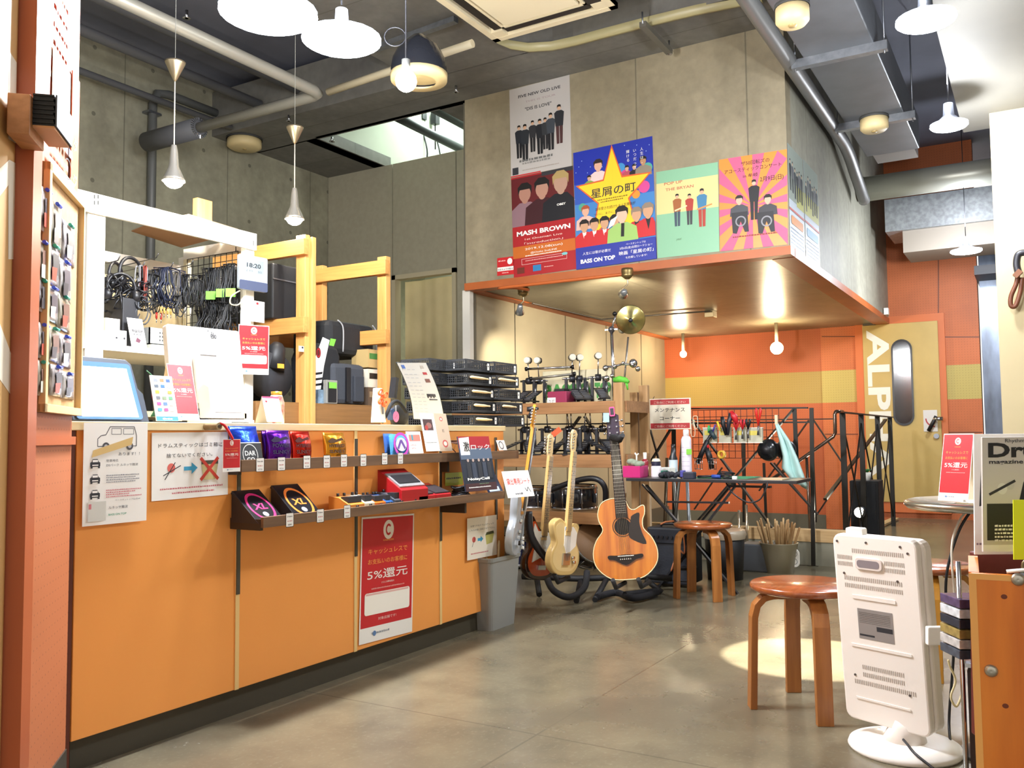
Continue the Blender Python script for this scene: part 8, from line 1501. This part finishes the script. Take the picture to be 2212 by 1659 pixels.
for k in range(5): m.scribble(G, w*.14, w*(.5-.03*k), h*(.09+.032*k), h*.02, WPAP, k+2)
m.build('cover', t)
G, w, h = f4((2106, 1198), (2140, 1202), (2108, 938), 2.09, fn=atd); m = MB(); m.ob(G, 0, w*5, 0, h, -.004, 0, mat('f3f0ec', .5)); m.lay = .0004; m.flat(G, [(w*.3, h*.4), (w*.9, h*.42), (w*.95, h*.9), (w*.5, h*.85)], mat('2c2c34')); m.flat(G, [(w*.5, h*.08), (w*1.0, h*.06), (w*1.1, h*.3), (w*.5, h*.35)], mat('7a2a6a')); m.scribble(G, w*.1, w*.9, h*.08, h*.02, mat('8a7a88'), 3); tag(m.build('music_magazine'), 'white magazine behind the one lettered Dru, only its left edge seen', 'magazine')
m = MB(); a = atd(2112, 1200, 2.02); b = atd(2110, 1215, 2.02)
G, w, h = f4((2108, 1235), (2300, 1240), (2106, 1195), 2.13, fn=atd); tag(MB().ob(G, 0, w, -.4, h, -.03, 0, mat('5a1c14', .5)).build('display_stand', bev=.003), 'dark red brown display stand under the magazines', 'stand')
G, w, h = f4((2190, 1209), (2300, 1215), (2183, 1080), 1.9, fn=atd); tag(MB().ob(G, 0, w, 0, h, -.002, 0, mat('e4ee1e', .5)).build('flyer'), 'bright yellow flyer in front of the magazine at the right edge', 'flyer')
# orange stained crate with bolts
t0 = atd(2092, 1238, 1.85); t1 = atd(2120, 1659, 1.85); G, w, h = f4((2128, 1720), (2420, 1740), (2094, 1240), 1.72, 1.72, 1.85, fn=atd)
CR = NT('orange_stained_wood'); g1 = CR.noise(22, 5, CR.mapv((1, 1, .12))); g2 = CR.noise(3, 4, CR.mapv((1, 1, .3))); cc = CR.mix(CR.rng(g1, .35, .7), lin('d9741c'), lin('b4540f')); cc = CR.mix(CR.rng(g2, .45, .7, 0., .6), cc, lin('ef9a3c')); CR.col(cc); CR.rough(.4)
base = t1.copy(); t = thing('wooden_cabinet', 'orange stained wooden crate side with bolts at the lower right corner', 'cabinet', (G.o.x, G.o.y, 0)); zt_ = t0.z; wd = .5; dn_ = ray(2100, 1240); G3 = Fr((t0.x, t0.y, 0), (dn_.y, -dn_.x, 0), (0, 0, 1))
MB().ob(G3, 0, wd, 0, zt_, -.022, 0, CR.m).build('side_board', t, bev=.006); MB().ob(G3, 0, .02, 0, zt_, -.3, -.022, CR.m).ob(G3, 0, wd, 0, .03, -.3, -.022, CR.m).build('rear_board', t)
MB().ob(G3, 0, .014, 0, zt_, .0002, .001, mat('e8a95a', .5)).ob(G3, .014, wd, zt_-.012, zt_, .0002, .001, mat('e8a95a', .5)).build('worn_edge', t)
for i, (x, y) in enumerate(((2199, 1252), (2141, 1449))): a, b = G3.px(x, y); MB().lathe([(0, .006), (.006, .007), (.012, .004), (.013, 0)], G3.p(a, b, 0), mat('b0aa9c', .3, .8), G3.n, 18).build('bolt', t)
m = MB(); 
for (x, y) in ((2169, 1289), (2172, 1525)): a, b = G3.px(x, y); m.flat(G3, [(a+.006*cos(u), b+.005*sin(u)) for u in (2*pi*k/12 for k in range(12))], mat('6a2c0c'), .0004)
m.build('knots', t)
# bulldog clip and pen on the crate
q = G3.p(.07, zt_, -.01); m = MB(); m.cyl(q+G3.u*.0+Vector((0, 0, .006)), q+G3.u*.09+Vector((0, 0, .02)), .004, WHITE, n=8); tag(m.build('white_pen'), 'white pen lying on top of the orange crate', 'pen')
q = G3.p(.115, zt_, -.012); m = MB(); m.tube([q+G3.u*(.016*cos(u))+Vector((0, 0, .018+.016*sin(u))) for u in (2*pi*k/14 for k in range(14))], .003, mat('8a7a5a', .3, .8), 6, True).bx(q.x-.01, q.x+.01, q.y-.03, q.y+.02, zt_, zt_+.006, STEEL); tag(m.build('metal_clip'), 'round metal clip standing on the orange crate beside the pen', 'clip')
# wire shelf with small goods behind the crate
t = thing('display_rack', 'chrome wire display rack with small packed goods beside the orange crate', 'rack', atz(2085, 1640, 0)); q = atd(2078, 1432, 2.2); MB().cyl((q.x, q.y, 0), (q.x, q.y, q.z+.25), .006, CHROME, n=8).build('rack_tube', t); e = atd(2140, 1440, 2.2); MB().bx(min(q.x, e.x), max(q.x, e.x)+.2, e.y-.1, q.y, q.z-.01, q.z, CHROME).build('rack_shelf', t); MB().bx(q.x+.01, q.x+.3, e.y-.1, q.y-.01, 0.02, q.z-.02, mat('3a2c26', .6)).build('rack_back', t)
for k in range(6): a = atd(2073, 1425-k*22, 2.18); b = atd(2130, 1425-k*22, 2.18); G = Fr(a, (b-a), (0, 0, 1)); tag(MB().ob(G, 0, .1, 0, .022, -.1, 0, mat(('4a505c', 'c8c4c0', 'a08a50', '303440', 'd8dce0', '5a4a6a')[k], .25, var=.4, scale=40)).build('small_package', bev=.002), 'small packed item on the wire rack, %s from the bottom' % ('first', 'second', 'third', 'fourth', 'fifth', 'topmost')[k], 'package', 'small packed goods on the wire rack')
# leather strap hanging on the cream column
q = atx(2195, 590, 5.96); t = thing('hanging_strap', 'brown leather strap hanging from a black hook on the cream column', 'strap', q); ST = mat('6a3a22', .5)
MB().tube(spl([atx(2215, 545, 5.93), atx(2200, 550, 5.93), atx(2196, 570, 5.93), atx(2200, 590, 5.93)]), .02, mat('26262c', .4), 8).build('black_hook', t); m = MB(); m.tube(spl([atx(2200, 580, 5.95), atx(2196, 610, 5.95), atx(2184, 640, 5.95), atx(2184, 660, 5.95), atx(2194, 660, 5.95), atx(2204, 630, 5.95), atx(2208, 600, 5.95)]), .013, ST, 8).build('strap_loop', t); MB().bar(atx(2192, 598, 5.93), atx(2205, 585, 5.93), .05, .03, mat('7a4a2c', .4)).build('strap_band', t)
# ================================================================ light
w = bpy.data.worlds.new('w'); bpy.context.scene.world = w; w.use_nodes = True; w.node_tree.nodes['Background'].inputs[0].default_value = (1, .96, .9, 1); w.node_tree.nodes['Background'].inputs[1].default_value = .8
bpy.context.scene.view_settings.exposure = 0.5
bpy.context.scene.cycles.max_bounces = 8

light('SPOT', 'added_floor_patch_spot', (4.3, .5, 2.6), 1500, (1, .95, .82), .02, spot_size=radians(17), spot_blend=.12, to=(4.15, .92, 0))  # added spot with no fixture, makes the bright oval on the floor
